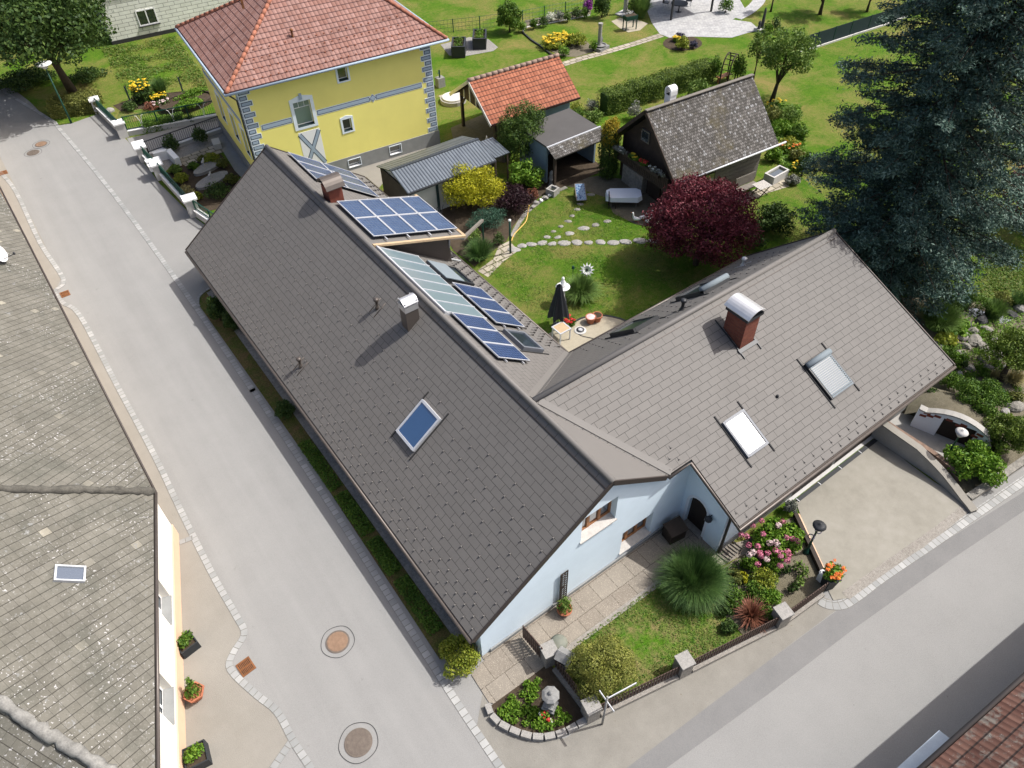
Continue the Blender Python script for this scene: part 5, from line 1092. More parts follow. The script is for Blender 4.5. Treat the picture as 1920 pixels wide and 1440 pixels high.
m_ = MB(); m_.slab([(6.0, -10.32, 3.2), (8.43, -10.48, 3.2), (8.43, -11.35, 3.35), (6.0, -11.2, 3.35)], 0.05); m_.build('canopy', 'canopy_metal', oh)

# ------------------------------------------------------------------ street furniture
def P0(x, y, z=0.0): p = G(x, y, z); return np.array([p[0], p[1], z])
b = P0(134, 231); h = top_z(79, 118, b)
t = thing('street_lamp', 'green street lamp with a wide white disc head beside the lane hedge', 'street lamp', b)
m_ = MB(); m_.tube([(0, 0, 0), (0, 0, 0.9), (0, 0, h - 0.4)], [0.075, 0.06, 0.045], 10); m_.build('pole', 'green_metal', t, local=True, smooth=True)
m_ = MB(); m_.lathe((0, 0, h - 0.42), [(0.06, 0), (0.2, 0.12), (0.24, 0.33)], 16); m_.build('lamp_glass', 'pale_concrete', t, local=True, smooth=True)
m_ = MB(); m_.lathe((0, 0, h - 0.1), [(0.5, 0), (0.53, 0.03), (0.5, 0.07), (0.28, 0.14), (0.05, 0.17)], 24); m_.build('lamp_cap', 'white_paint', t, local=True, smooth=True)
def garden_lamp(b, topx, label, cap, ornament=False):
    h = top_z(*topx, b); t = thing('garden_lamp', label, 'garden lamp', b)
    m_ = MB(); m_.lathe((0, 0, 0), [(0.13, 0), (0.12, 0.12), (0.06, 0.18), (0.045, 0.6), (0.06, 0.62), (0.04, 0.68), (0.035, h - 0.35), (0.07, h - 0.33)], 10); m_.build('pole', 'green_metal', t, local=True, smooth=True)
    m_ = MB(); m_.lathe((0, 0, h - 0.33), [(0.07, 0), (0.15, 0.12), (0.16, 0.25)], 14); m_.build('lamp_glass', 'pale_concrete', t, local=True, smooth=True)
    m_ = MB(); m_.lathe((0, 0, h - 0.08), [(0.24, 0), (0.25, 0.03), (0.16, 0.1), (0.05, 0.13), (0.03, 0.18)], 18); m_.build('lamp_cap', cap, t, local=True, smooth=True)
    if ornament:
        m_ = MB()
        for s in (-1, 1):
            for k in range(10):
                a0, a1 = 2 * math.pi * k / 10, 2 * math.pi * (k + 1) / 10; c = np.array([s * 0.2, 0.02, h - 0.62]); m_.tube([c + 0.11 * np.array([math.cos(a0), math.sin(a0), 0]), c + 0.11 * np.array([math.cos(a1), math.sin(a1), 0])], 0.02, 6, False)
        m_.box((0, 0, h - 0.62), (0.24, 0.03, 0.03)); m_.build('scroll_ornament', 'leaf_lavender', t, local=True)
garden_lamp(P0(1511, 1036), (1537, 984), 'black garden lamp with scroll rings at the driveway edge of the shrub bed', 'dark_grey_metal', True)
garden_lamp(P0(1767, 866), (1800, 806), 'green garden lamp with a pale ring head in front of the cellar door', 'pale_concrete')
b = P0(1129, 1358); h = top_z(1141, 1308, b)
t = thing('street_sign', 'grey street name signpost with two crossing blades at the corner', 'street sign', b)
m_ = MB(); m_.tube([(0, 0, 0), (0, 0, h)], 0.035, 10); m_.lathe((0, 0, h), [(0.04, 0), (0.03, 0.04)], 10); m_.build('pole', 'concrete', t, local=True, smooth=True)
for (dx, dy, L, z) in ((0.985, -0.17, 1.05, h - 0.12), (0.08, 0.99, 0.75, h - 0.3)):
    dr = np.array([dx, dy, 0]); m_ = MB(); m_.box(dr * (L / 2 if z > h - 0.2 else 0.0) + [0, 0, z], (L, 0.025, 0.09), ax=(dr, np.cross([0, 0, 1.0], dr), (0, 0, 1))); m_.build('sign_blade', 'alu', t, local=True)

def manhole(px, py, r, label, mat, ring=True, letters=True):
    c = P0(px, py, 0.02); t = thing('manhole_cover', label, 'manhole cover', c)
    m_ = MB(); m_.lathe((0, 0, -0.012), [(r, 0), (r, 0.018), (r * 0.93, 0.021)], 36); m_.build('frame', 'cast_iron', t, local=True)
    m_ = MB(); m_.lathe((0, 0, -0.01), [(r * 0.86, 0), (r * 0.86, 0.022), (r * 0.84, 0.026)], 36)
    for k in range(14): a = 2 * math.pi * k / 14; m_.box((0.7 * r * math.cos(a), 0.7 * r * math.sin(a), 0.017), (0.13 * r, 0.06, 0.01), a + math.pi / 2)
    for k in range(7): m_.box((0, (k - 3) * r * 0.14, 0.017), (r * 0.8 * math.sqrt(max(0.05, 1 - ((k - 3) / 3.8) ** 2)), r * 0.05, 0.006))
    m_.build('lid', mat, t, local=True)
    if ring:
        m_ = MB(); n = 48
        for k in range(n):
            a0, a1 = 2 * math.pi * k / n, 2 * math.pi * (k + 1) / n; j = [1.36 + 0.02 * math.sin(5 * a0 + px), 1.36 + 0.02 * math.sin(5 * a1 + px)]
            m_.add([(r * j[0] * math.cos(a0), r * j[0] * math.sin(a0), -0.005), (r * j[1] * math.cos(a1), r * j[1] * math.sin(a1), -0.005), (r * (j[1] + 0.05) * math.cos(a1), r * (j[1] + 0.05) * math.sin(a1), -0.005), (r * (j[0] + 0.05) * math.cos(a0), r * (j[0] + 0.05) * math.sin(a0), -0.005)], [[0, 1, 2, 3]])
        m_.build('tar_joint', 'tar', t, local=True)
manhole(633, 1203, 0.42, 'rusty orange manhole cover in the lane by the gable corner', 'iron_brown')
manhole(672, 1392, 0.45, 'dull brown manhole cover at the bottom edge of the lane', 'cast_iron')
manhole(77, 270, 0.40, 'rusty manhole cover far up the lane, right one of a pair', 'iron_brown')
manhole(62, 286, 0.40, 'pale brown manhole cover far up the lane, left one of a pair', 'cast_iron')
def gully(px, py, lx, ly, rz, label):
    c = P0(px, py, 0.02); t = thing('storm_drain', label, 'storm drain', c, rz)
    m_ = MB()
    for s in (-1, 1): m_.box((s * (lx / 2 - 0.03), 0, 0), (0.06, ly, 0.03)); m_.box((0, s * (ly / 2 - 0.03), 0.001), (lx - 0.12, 0.06, 0.03))
    m_.build('frame', 'rust', t, local=True)
    m_ = MB(); k = 7
    for i in range(k): m_.box((-lx / 2 + 0.1 + (lx - 0.2) * i / (k - 1), 0, 0), (0.028, ly - 0.14, 0.026))
    m_.box((0, 0, 0.002), (lx - 0.1, 0.045, 0.027)); m_.build('grate', 'rust', t, local=True)
    m_ = MB(); m_.box((0, 0, -0.012), (lx - 0.1, ly - 0.1, 0.006)); m_.build('sump', 'tar', t, local=True)
gully(461, 1250, 0.5, 0.55, 0.1, 'square rusty storm drain beside the kerb curve')
gully(122, 551, 0.45, 0.5, 0.0, 'rusty storm drain in the small kerb notch across the lane')
gully(6, 324, 0.5, 0.5, 0.0, 'rusty storm drain at the far left edge of the lane')

# planters and pots along the lane
def planter_box(px, py, label, rz, plant, pl_label, seed, s=(0.62, 0.62, 0.42)):
    b = P0(px, py); t = thing('planter_box', label, 'planter', b, rz)
    m_ = MB(); w_, d_, hh = s
    for sx in (-1, 1): m_.box((sx * (w_ / 2 - 0.02), 0, hh / 2), (0.04, d_, hh)); m_.box((0, sx * (d_ / 2 - 0.02), hh / 2), (w_ - 0.08, 0.04, hh))
    m_.build('box', 'planter_dark', t, local=True); m_ = MB(); m_.box((0, 0, hh - 0.08), (w_ - 0.08, d_ - 0.08, 0.04)); m_.build('potting_soil', 'soil', t, local=True)
    p = thing('potted_plant', pl_label, 'plant', (b[0], b[1], hh - 0.06), rz)
    foliage('leaves', [(-0.08, 0, 0.16, 0.26, 0.24, 0.2), (0.12, 0.06, 0.22, 0.2, 0.2, 0.2)], 420, 0.11, plant, p, seed, 0.2, -1)
planter_box(355, 1213, 'dark square planter beside the cream wall, upper one by the stain', 0.15, 'leaf_mid', 'bushy green and yellow plant in the upper dark planter', 11)
planter_box(374, 1424, 'dark square planter at the bottom edge of the picture', -0.15, 'leaf_bright', 'broad leaved lime plant in the bottom dark planter', 12, (0.7, 0.7, 0.45))
b = P0(370, 1306); t = thing('terracotta_pot', 'angular terracotta pot between the two dark planters', 'pot', b)
m_ = MB(); m_.lathe((0, 0, 0), [(0.2, 0), (0.34, 0.34), (0.36, 0.34), (0.36, 0.4), (0.31, 0.4), (0.29, 0.33)], 6); m_.build('pot', 'terracotta', t, local=True)
t = thing('potted_plant', 'leggy green plant with tall stems in the angular terracotta pot', 'plant', (b[0], b[1], 0.33)); foliage('leaves', [(0, 0, 0.2, 0.28, 0.28, 0.25), (0.06, 0.16, 0.5, 0.1, 0.12, 0.32)], 380, 0.1, 'leaf_mid', t, 13, 0.2, -1)

# ------------------------------------------------------------------ front garden: fence, posts, gate
FL = [P0(1110, 1346), P0(1281, 1263), P0(1462, 1172), P0(1549, 1108)]
GP = P0(1032, 1243)
def stone_post(p, label, s=0.46, hh=0.85, rz=-0.2, mat='granite'):
    t = thing('fence_post', label, 'fence post', p, rz, 'washed stone fence posts'); m_ = MB(); m_.box((0, 0, hh / 2), (s, s, hh)); m_.build('shaft', 'washed_concrete', t, local=True)
    m_ = MB(); m_.box((0, 0, hh + 0.04), (s + 0.06, s + 0.06, 0.08)); m_.build('cap', mat, t, local=True)
def picket_run(a, b, label, trim_a=0.28, trim_b=0.28, wall=True, hh=0.62, step=0.115):
    a, b = np.array(a, float), np.array(b, float); d = unit(b - a); L = np.linalg.norm(b - a); rz = math.atan2(d[1], d[0])
    t = thing('picket_fence', label, 'fence', a + d * trim_a, rz); L -= trim_a + trim_b; z0 = 0.24 if wall else 0.08
    if wall: m_ = MB(); m_.box((L / 2, 0, 0.1), (L, 0.26, 0.2)); m_.build('base_wall', 'washed_concrete', t, local=True)
    m_ = MB()
    for z in (z0 + 0.12, z0 + hh - 0.14): m_.box((L / 2, 0.03, z), (L, 0.035, 0.05))
    m_.build('rail', 'fence_wood', t, local=True)
    n = int(L / step); pk = MB()
    for k in range(n + 1): x = L * k / n; pk.box((x, 0, z0 + hh / 2), (0.065, 0.025, hh))
    pk.build('pickets', 'fence_wood', t, local=True); return t
for p, l in ((GP, 'pale stone fence post at the garden gate'), (FL[0], 'stone fence post at the street corner, below the box bush'), (FL[1], 'stone fence post midway along the front lawn'), (FL[2], 'stone fence post beside the rust-coloured maple')): stone_post(p + np.array([0, 0.1, 0]), l)
picket_run(GP, FL[0], 'brown picket fence between the gate post and the corner post'); picket_run(FL[0], FL[1], 'brown picket fence in front of the round box bush'); picket_run(FL[1], FL[2], 'brown picket fence in front of the dry front lawn'); picket_run(FL[2], FL[3], 'short brown picket fence in front of the bare shrub bed')
ga, gb = P0(980, 1196), P0(1017, 1240); d_ = unit(gb - ga); t = thing('garden_gate', 'dark brown picket gate standing across the paved front path', 'gate', ga, math.atan2(d_[1], d_[0])); L = np.linalg.norm(gb - ga)
m_ = MB()
for k in range(10): m_.box((0.05 + (L - 0.1) * k / 9, 0, 0.55), (0.07, 0.03, 0.9))
m_.build('pickets', 'fence_wood', t, local=True); m_ = MB(); m_.box((L / 2, 0.03, 0.28), (L, 0.04, 0.06)); m_.box((L / 2, 0.031, 0.82), (L, 0.04, 0.06)); bar(m_, (0.05, 0.032, 0.28), (L - 0.05, 0.032, 0.82), 0.035, 0.05); m_.build('gate_frame', 'fence_wood', t, local=True)
# stone edging blocks of the corner flower bed
ed = smooth_line(Gs((914, 1322), (920, 1338), (932, 1354), (950, 1366), (975, 1377), (1003, 1384), (1030, 1383), (1058, 1375), (1082, 1362), (1100, 1352)), 4)
ed = [np.array(e) for e in ed]; cum = [0]
for i in range(len(ed) - 1): cum.append(cum[-1] + np.linalg.norm(ed[i + 1] - ed[i]))
nb = int(cum[-1] / 0.36)
for k in range(nb):
    s = (k + 0.5) / nb * cum[-1]; i = max(j for j in range(len(cum)) if cum[j] <= s); i = min(i, len(ed) - 2); f = (s - cum[i]) / (cum[i + 1] - cum[i]); p = ed[i] + (ed[i + 1] - ed[i]) * f; dr = ed[i + 1] - ed[i]
    m_ = MB(); m_.box((0, 0, 0.1), (0.33, 0.2, 0.2)); o = m_.build('edging_stone', 'granite', label='rough granite block edging the corner flower bed', cat='edging stone', group='granite blocks round the corner flower bed', loc=(p[0], p[1], 0.0), local=True); o.rotation_euler = (0, 0, math.atan2(dr[1], dr[0]))
# stone garden lantern column in the corner bed
b = P0(1031, 1326, 0.05); t = thing('garden_statue', 'grey stone column ornament in the corner flower bed', 'garden ornament', b, 0.5)
m_ = MB(); m_.box((0, 0, 0.09), (0.44, 0.44, 0.18)); m_.box((0, 0, 0.24), (0.34, 0.34, 0.12)); m_.build('base', 'statue_stone', t, local=True)
m_ = MB(); m_.lathe((0, 0, 0.3), [(0.16, 0), (0.12, 0.08), (0.14, 0.2), (0.115, 0.36), (0.135, 0.5), (0.17, 0.56)], 12); m_.build('column', 'statue_stone', t, local=True)
m_ = MB(); m_.box((0, 0, 0.95), (0.4, 0.4, 0.2)); m_.lathe((0, 0, 1.05), [(0.3, 0), (0.2, 0.08), (0.06, 0.12), (0.07, 0.18), (0.02, 0.22)], 8); m_.build('capital', 'statue_stone', t, local=True)
b = P0(1057, 1252); t = thing('mailbox', 'grey house-shaped mailbox with a dark opening beside the gate post', 'mailbox', b, 0.4)
m_ = MB(); m_.box((0, 0, 0.3), (0.2, 0.2, 0.6)); m_.build('stand', 'concrete', t, local=True); m_ = MB(); m_.box((0, 0, 0.76), (0.36, 0.42, 0.32)); m_.build('box', 'concrete', t, local=True); m_ = MB(); m_.prism([(-0.26, 0.92), (0.26, 0.92), (0, 1.1)], -0.27, 0.27, 'y'); m_.build('roof', 'statue_stone', t, local=True); m_ = MB(); m_.box((-0.17, 0, 0.76), (0.06, 0.2, 0.2)); m_.build('opening', 'tar', t, local=True)
b = P0(1047, 1222); t = thing('bird_bath', 'pale green stone bowl on a stem behind the mailbox', 'bird bath', b); m_ = MB(); m_.lathe((0, 0, 0), [(0.16, 0), (0.08, 0.08), (0.07, 0.55), (0.12, 0.6)], 12); m_.build('stem', 'concrete', t, local=True); m_ = MB(); m_.lathe((0, 0, 0.58), [(0.1, 0), (0.28, 0.1), (0.3, 0.15), (0.2, 0.2), (0.03, 0.24)], 18); m_.build('bowl', 'leaf_grey', t, local=True, smooth=True)
# against the gable wall
t = thing('trellis', 'narrow dark lattice trellis leaning on the blue gable wall', 'trellis', (3.62, 0.04, 0.1)); m_ = MB()
for s in (-1, 1): m_.box((s * 0.15, 0, 1.0), (0.035, 0.03, 2.0))
for z in (0.02, 1.0, 1.98): m_.box((0, 0.002, z), (0.27, 0.03, 0.03))
m_.build('frame', 'dark_wood', t, local=True); m_ = MB()
for k in range(12): z = 0.08 + 0.155 * k; bar(m_, (-0.13, 0.006, z), (0.13, 0.006, z + 0.16), 0.012, 0.03, (0, 1, 0)); bar(m_, (0.13, -0.008, z), (-0.13, -0.008, z + 0.16), 0.012, 0.03, (0, 1, 0))
m_.build('lattice', 'dark_wood', t, local=True)
b = P0(1058, 1148, 0.036); t = thing('terracotta_bowl', 'round terracotta pot at the foot of the wall trellis', 'pot', b); m_ = MB(); m_.lathe((0, 0, 0), [(0.17, 0), (0.25, 0.2), (0.28, 0.22), (0.28, 0.27), (0.24, 0.27), (0.22, 0.21)], 20); m_.build('pot', 'terracotta', t, local=True, smooth=False)
t = thing('potted_plant', 'loose leafy plant in the round pot by the trellis', 'plant', (b[0], b[1], 0.25)); foliage('leaves', [(0, 0, 0.22, 0.3, 0.28, 0.26), (0.05, 0.05, 0.42, 0.2, 0.2, 0.2)], 420, 0.1, 'leaf_apple', t, 21, 0.2, -1)
t = thing('wood_cabinet', 'dark wooden garden cabinet with a sloping lid by the front door', 'cabinet', (8.75, -0.42, 0.04), -0.15); m_ = MB(); m_.box((0, 0, 0.35), (0.7, 0.55, 0.6)); m_.build('body', 'dark_wood', t, local=True); m_ = MB(); m_.box((0, -0.02, 0.69), (0.78, 0.62, 0.06), ax=((1, 0, 0), (0, 0.98, 0.2), (0, -0.2, 0.98))); m_.build('lid', 'old_wood', t, local=True)
for sx in (-1, 1):
    for sy in (-1, 1): m_ = MB(); m_.box((sx * 0.3, sy * 0.22, 0.03), (0.07, 0.07, 0.06)); m_.build('leg', 'dark_wood', t, local=True)
# timber edging by the door
t = thing('boot_scraper', 'low slatted board on the paving below the porch downpipe', 'doormat', P0(1368, 1034, 0.04), 0.1); m_ = MB()
for k in range(7): m_.box((-0.45 + 0.15 * k, 0, 0.03), (0.04, 0.5, 0.04))
m_.box((0, 0.2, 0.005), (1.0, 0.05, 0.02)); m_.box((0, -0.2, 0.005), (1.0, 0.05, 0.02)); m_.build('slats', 'grey_wood', t, local=True)

# ------------------------------------------------------------------ driveway, retaining wall, cellar
t = thing('channel_drain', 'long dark slotted channel drain along the garage threshold', 'drain', (13.9, -2.22, 0.02)); m_ = MB(); m_.box((2.75, 0, 0.012), (5.5, 0.17, 0.03)); m_.build('channel', 'dark_grey_metal', t, local=True); m_ = MB()
for k in range(5): m_.box((0.05 + 1.35 * k, 0, 0.03), (0.03, 0.17, 0.008))
m_.build('joint', 'alu', t, local=True)
rw = smooth_line([(19.25, -1.75), (19.28, -2.8), (19.32, -3.8), (19.33, -5.0), (19.12, -6.2), (18.95, -6.75)], 5)
Lw, Rw = band(rw, 0.28); hs = [float(np.interp(q_[1], [-6.75, -6.2, -5.0, -3.8, -1.75], [0.1, 0.16, 0.5, 0.85, 0.95])) for q_ in rw]
t = thing('retaining_wall', 'curved rendered retaining wall with stone coping beside the driveway', 'wall', (rw[0][0], rw[0][1], 0))
m_ = MB()
for i in range(len(rw) - 1):
    a, b_, c_, d_ = Lw[i], Lw[i + 1], Rw[i + 1], Rw[i]
    m_.add([(*a, 0), (*b_, 0), (*b_, hs[i + 1]), (*a, hs[i])], [[0, 1, 2, 3]]); m_.add([(*d_, 0), (*c_, 0), (*c_, hs[i + 1]), (*d_, hs[i])], [[0, 1, 2, 3]])
m_.add([(*Lw[-1], 0), (*Rw[-1], 0), (*Rw[-1], hs[-1]), (*Lw[-1], hs[-1])], [[0, 1, 2, 3]])
m_.build('wall', 'concrete', t); m_ = MB(); L2, R2 = band(rw, 0.34)
for i in range(len(rw) - 1):
    for z0, z1 in ((0.0, 0.06),):
        m_.add([(*L2[i], hs[i] + z1), (*L2[i + 1], hs[i + 1] + z1), (*R2[i + 1], hs[i + 1] + z1), (*R2[i], hs[i] + z1)], [[0, 1, 2, 3]])
        for A in (L2, R2): m_.add([(*A[i], hs[i]), (*A[i + 1], hs[i + 1]), (*A[i + 1], hs[i + 1] + z1), (*A[i], hs[i] + z1)], [[0, 1, 2, 3]])
m_.build('coping', 'sidewalk', t)
rw2 = smooth_line([(19.75, -1.9), (19.8, -3.1), (19.85, -4.4), (19.7, -5.6)], 5); t = thing('brick_stair_wall', 'low brick wall curving beside the driveway wall towards the cellar', 'wall', (19.7, -2, 0)); L3, R3 = band(rw2, 0.22); m_ = MB()
for i in range(len(rw2) - 1):
    m_.add([(*L3[i], 0.62), (*L3[i + 1], 0.62), (*R3[i + 1], 0.62), (*R3[i], 0.62)], [[0, 1, 2, 3]])
    for A in (L3, R3): m_.add([(*A[i], 0), (*A[i + 1], 0), (*A[i + 1], 0.62), (*A[i], 0.62)], [[0, 1, 2, 3]])
m_.build('wall', 'brown_brick', t)
sheet('cellar_floor', None, 0.03, 'concrete', pts=[(19.9, -1.9), (21.3, -1.9), (23.2, -5.0), (21.6, -5.6), (20.2, -5.2), (19.6, -5.0)])
# cellar facade: built from its corners on the ground
ca, cb_ = np.array([20.98, -2.62, 0]), np.array([21.95, -5.5, 0]); dc = unit(cb_ - ca); Lc = np.linalg.norm(cb_ - ca); t = thing('cellar', 'white vaulted garden cellar front with inset bricks and a dark door', 'cellar', ca, math.atan2(dc[1], dc[0]))
arc = [(0, 0), (Lc, 0), (Lc, 0.6)] + [(Lc * (1 - k / 10), 0.6 + 0.9 * math.sin(math.pi * (0.12 + 0.76 * k / 10))) for k in range(1, 10)] + [(0, 1.15)]
dr_ = [(1.0, 0.02), (2.3, 0.02), (2.3, 1.15), (1.0, 1.15)]
m_ = MB(); m_.holed(arc, [dr_], 0, 0.25, 'y'); m_.build('wall', 'pale_trim', t, local=True)
m_ = MB(); m_.box((1.65, 0.2, 0.59), (1.32, 0.06, 1.16)); m_.build('door', 'dark_wood', t, local=True)
m_ = MB(); rng = random.Random(4)
for (x, z) in ((0.25, 1.05), (0.5, 1.2), (0.75, 1.35), (0.35, 1.3), (1.2, 1.42), (1.75, 1.45), (1.6, 1.3), (2.3, 1.05), (2.7, 0.75), (2.45, 1.25)): m_.box((x, -0.01, z * 0.84 - 0.03), (0.26, 0.03, 0.11), ax=((0.97, 0, 0.2 * (0.8 - x / 2)), (0, 1, 0), (0.1, 0, 1)))
m_.build('inset_brick', 'brick_red', t, local=True)
m_ = MB()
for k in range(len(arc) - 3):
    a, b_ = arc[k + 2], arc[k + 3]; m_.add([(a[0], -0.04, a[1] + 0.01), (b_[0], -0.04, b_[1] + 0.01), (b_[0], 0.27, b_[1] + 0.01), (a[0], 0.27, a[1] + 0.01)], [[0, 1, 2, 3]]); m_.add([(a[0], -0.04, a[1] - 0.06), (b_[0], -0.04, b_[1] - 0.06), (b_[0], -0.04, b_[1] + 0.01), (a[0], -0.04, a[1] + 0.01)], [[0, 1, 2, 3]])
m_.build('coping', 'concrete', t, local=True)
# the mound of soil over the vault
md = MB(); nx, ny = 12, 8; pts = []
for j in range(ny + 1):
    for i in range(nx + 1):
        x = -0.4 + (Lc + 1.0) * i / nx; y = 0.25 + 2.6 * j / ny; e = max(0.0, 1 - (abs(x - Lc / 2) / (Lc / 2 + 0.6)) ** 2); zz = (0.05 + 1.28 * e) * (1 - (max(0, y - 0.8) / 2.2) ** 2 if y > 0.8 else 1) ; pts.append((x, y, max(0.0, zz)))
md.add(pts, [[j * (nx + 1) + i, j * (nx + 1) + i + 1, (j + 1) * (nx + 1) + i + 1, (j + 1) * (nx + 1) + i] for j in range(ny) for i in range(nx)])
o = md.build('garden_mound', 'dry_soil', kind='structure', loc=ca, local=True, smooth=True); o.rotation_euler = (0, 0, math.atan2(dc[1], dc[0]))
t = thing('stone_gutter_wall', 'low stone kerb wall along the front road right of the driveway', 'wall', G(1815, 940)); m_ = MB()
q = [P0(1812, 938), P0(1862, 905), P0(1925, 862), P0(2000, 808)]
for i in range(3): bar(m_, q[i] + [0, 0, 0.1], q[i + 1] + [0, 0, 0.1], 0.3, 0.3)
m_.build('wall', 'rock', t)
t = thing('bed_border_wall', 'narrow dark wall between the shrub bed and the driveway', 'wall', P0(1549, 1103)); m_ = MB(); bar(m_, P0(1489, 968) + [0, 0, 0.1], P0(1549, 1098) + [0, 0, 0.1], 0.16, 0.3); m_.build('wall', 'dark_wood', t); m_ = MB(); bar(m_, P0(1494, 966) + [0.02, 0, 0.03], P0(1553, 1096) + [0.02, 0, 0.03], 0.16, 0.1); m_.build('kerb', 'peach_plaster', t)
b = P0(1549, 1100); t = thing('planter_pot', 'dark grey angular pot at the fence end by the driveway', 'pot', b, 0.4); m_ = MB(); m_.lathe((0, 0, 0), [(0.22, 0), (0.3, 0.7), (0.34, 0.72), (0.34, 0.78), (0.27, 0.78), (0.25, 0.7)], 4); m_.build('pot', 'planter_dark', t, local=True)
flower_cluster('potted_flower', 'red and orange flowers spilling from the angular pot by the driveway', 'flower', (b[0] + 0.12, b[1] + 0.05, 0.72), (0.42, 0.36), 26, 'flower_orange', 'leaf_bright', 31, 0.11, 420, 0.3)
m_ = MB(); m_.box((0, 0, 0.2), (0.3, 0.2, 0.4)); m_.lathe((0, 0, 0.4), [(0.16, 0), (0.16, 0.03), (0.1, 0.07)], 12); m_.build('garden_light_box', 'white_paint', label='small white box light at the corner of the bare shrub bed', cat='light', loc=P0(1538, 1086), local=True)

# ------------------------------------------------------------------ terrace behind the house
b = P0(1046, 612); t = thing('parasol', 'closed dark grey parasol hanging in folds beside the terrace table', 'parasol', b); h = top_z(1043, 533, b)
m_ = MB(); m_.tube([(0, 0, 0), (0, 0, h)], 0.03, 8); m_.build('pole', 'dark_grey_metal', t, local=True)
m_ = MB(); seg = 28; prf = [(0.05, h), (0.14, h - 0.12), (0.17, h - 0.5), (0.3, h - 1.1), (0.42, h - 1.75), (0.44, h - 1.95)]
pts = [(r * (1 + 0.28 * math.cos(7 * 2 * math.pi * k / seg) * min(1, i / 2)) * math.cos(2 * math.pi * k / seg), r * (1 + 0.28 * math.cos(7 * 2 * math.pi * k / seg) * min(1, i / 2)) * math.sin(2 * math.pi * k / seg), z - 0.08 * math.cos(7 * 2 * math.pi * k / seg) * (i == 5)) for i, (r, z) in enumerate(prf) for k in range(seg)]
m_.add(pts, [[i * seg + k, i * seg + (k + 1) % seg, (i + 1) * seg + (k + 1) % seg, (i + 1) * seg + k] for i in range(5) for k in range(seg)] + [list(range(seg))]); m_.build('canopy', 'black_fabric', t, local=True, smooth=True)
m_ = MB(); m_.lathe((0, 0, 0), [(0.3, 0), (0.3, 0.06), (0.06, 0.1)], 16); m_.build('base', 'dark_grey_metal', t, local=True)
TBL = [G(x, y, 0.72) for x, y in ((1034, 613), (1055, 602), (1072, 616), (1050, 628))]; c_ = sum(TBL) / 4
t = thing('terrace_table', 'square wooden table with a pale frame on the gravel terrace', 'table', (c_[0], c_[1], 0)); d1 = TBL[1] - TBL[0]; rz = math.atan2(d1[1], d1[0]); t.rotation_euler = (0, 0, rz); L1, L2_ = np.linalg.norm(d1), np.linalg.norm(TBL[3] - TBL[0])
m_ = MB(); m_.box((0, 0, 0.72), (L1 - 0.12, L2_ - 0.12, 0.035)); m_.build('tabletop', 'pale_wood', t, local=True); m_ = MB()
for s in (-1, 1): m_.box((s * (L1 / 2 - 0.03), 0, 0.715), (0.06, L2_, 0.05)); m_.box((0, s * (L2_ / 2 - 0.03), 0.716), (L1 - 0.12, 0.06, 0.05))
m_.build('frame', 'alu', t, local=True)
for sx in (-1, 1):
    for sy in (-1, 1): m_ = MB(); m_.box((sx * (L1 / 2 - 0.05), sy * (L2_ / 2 - 0.05), 0.35), (0.05, 0.05, 0.69)); m_.build('leg', 'alu', t, local=True)
for px, py, l, mt, soil_ in ((1107, 604, 'pinkish terracotta pot with a lid on the terrace edge', 'terracotta', False), (1119, 601, 'open brown terracotta pot filled with soil on the terrace edge', 'terracotta', True)):
    b = P0(px, py, 0.02); t = thing('terracotta_pot', l, 'pot', b); m_ = MB(); m_.lathe((0, 0, 0), [(0.18, 0), (0.24, 0.3), (0.27, 0.3), (0.27, 0.38), (0.23, 0.38), (0.2, 0.3)], 18); m_.build('pot', mt, t, local=True)
    m_ = MB(); m_.lathe((0, 0, 0.33), [(0.23, 0), (0.22, 0.04), (0.05, 0.09 if not soil_ else 0.03)], 18); m_.build('soil_fill' if soil_ else 'lid', 'soil' if soil_ else 'flower_pale', t, local=True)
t = thing('ground_spot', 'round metal water outlet set in the gravel terrace', 'water outlet', P0(1088, 620, 0.02)); m_ = MB(); m_.lathe((0, 0, 0), [(0.3, 0), (0.3, 0.03), (0.25, 0.05)], 24); m_.build('ring', 'pale_concrete', t, local=True); m_ = MB(); m_.lathe((0, 0, 0.05), [(0.2, 0), (0.2, 0.02), (0.14, 0.04)], 20); m_.build('lid', 'dark_grey_metal', t, local=True); m_ = MB(); m_.lathe((0, 0, 0.09), [(0.12, 0), (0.1, 0.02)], 16); m_.build('plate', 'bright_metal', t, local=True)
t = thing('garden_cable', 'thin dark cable lying across the gravel terrace', 'cable', P0(1084, 627, 0.03)); m_ = MB(); m_.tube([(*q, 0.035) for q in smooth_line(Gs((1082, 626), (1092, 631), (1105, 634), (1122, 638)), 4)], 0.018, 6); m_.build('cable', 'dark_grey_metal', t)
b = P0(1054, 569); t = thing('garden_fountain', 'white ring-shaped stone ornament on a pedestal behind the parasol', 'garden ornament', b); m_ = MB(); m_.lathe((0, 0, 0), [(0.24, 0), (0.2, 0.3), (0.14, 0.4), (0.12, 0.85), (0.2, 0.95)], 14); m_.build('pedestal', 'pale_concrete', t, local=True); m_ = MB(); m_.lathe((0, 0, 0.95), [(0.14, 0), (0.33, 0.1), (0.37, 0.16), (0.32, 0.18), (0.26, 0.1), (0.1, 0.06)], 24); m_.build('bowl', 'white_paint', t, local=True, smooth=True); m_ = MB(); m_.lathe((0.1, 0.12, 1.05), [(0.16, 0), (0.1, 0.1), (0.13, 0.25), (0.06, 0.4), (0.08, 0.48), (0.03, 0.55)], 10); m_.build('figure', 'white_paint', t, local=True, smooth=True)
for k in range(7): pass
b = P0(1098, 540); t = thing('metal_flower', 'white metal daisy windmill on a tall dark stem in the lawn', 'garden ornament', b); h = top_z(1100, 506, b)
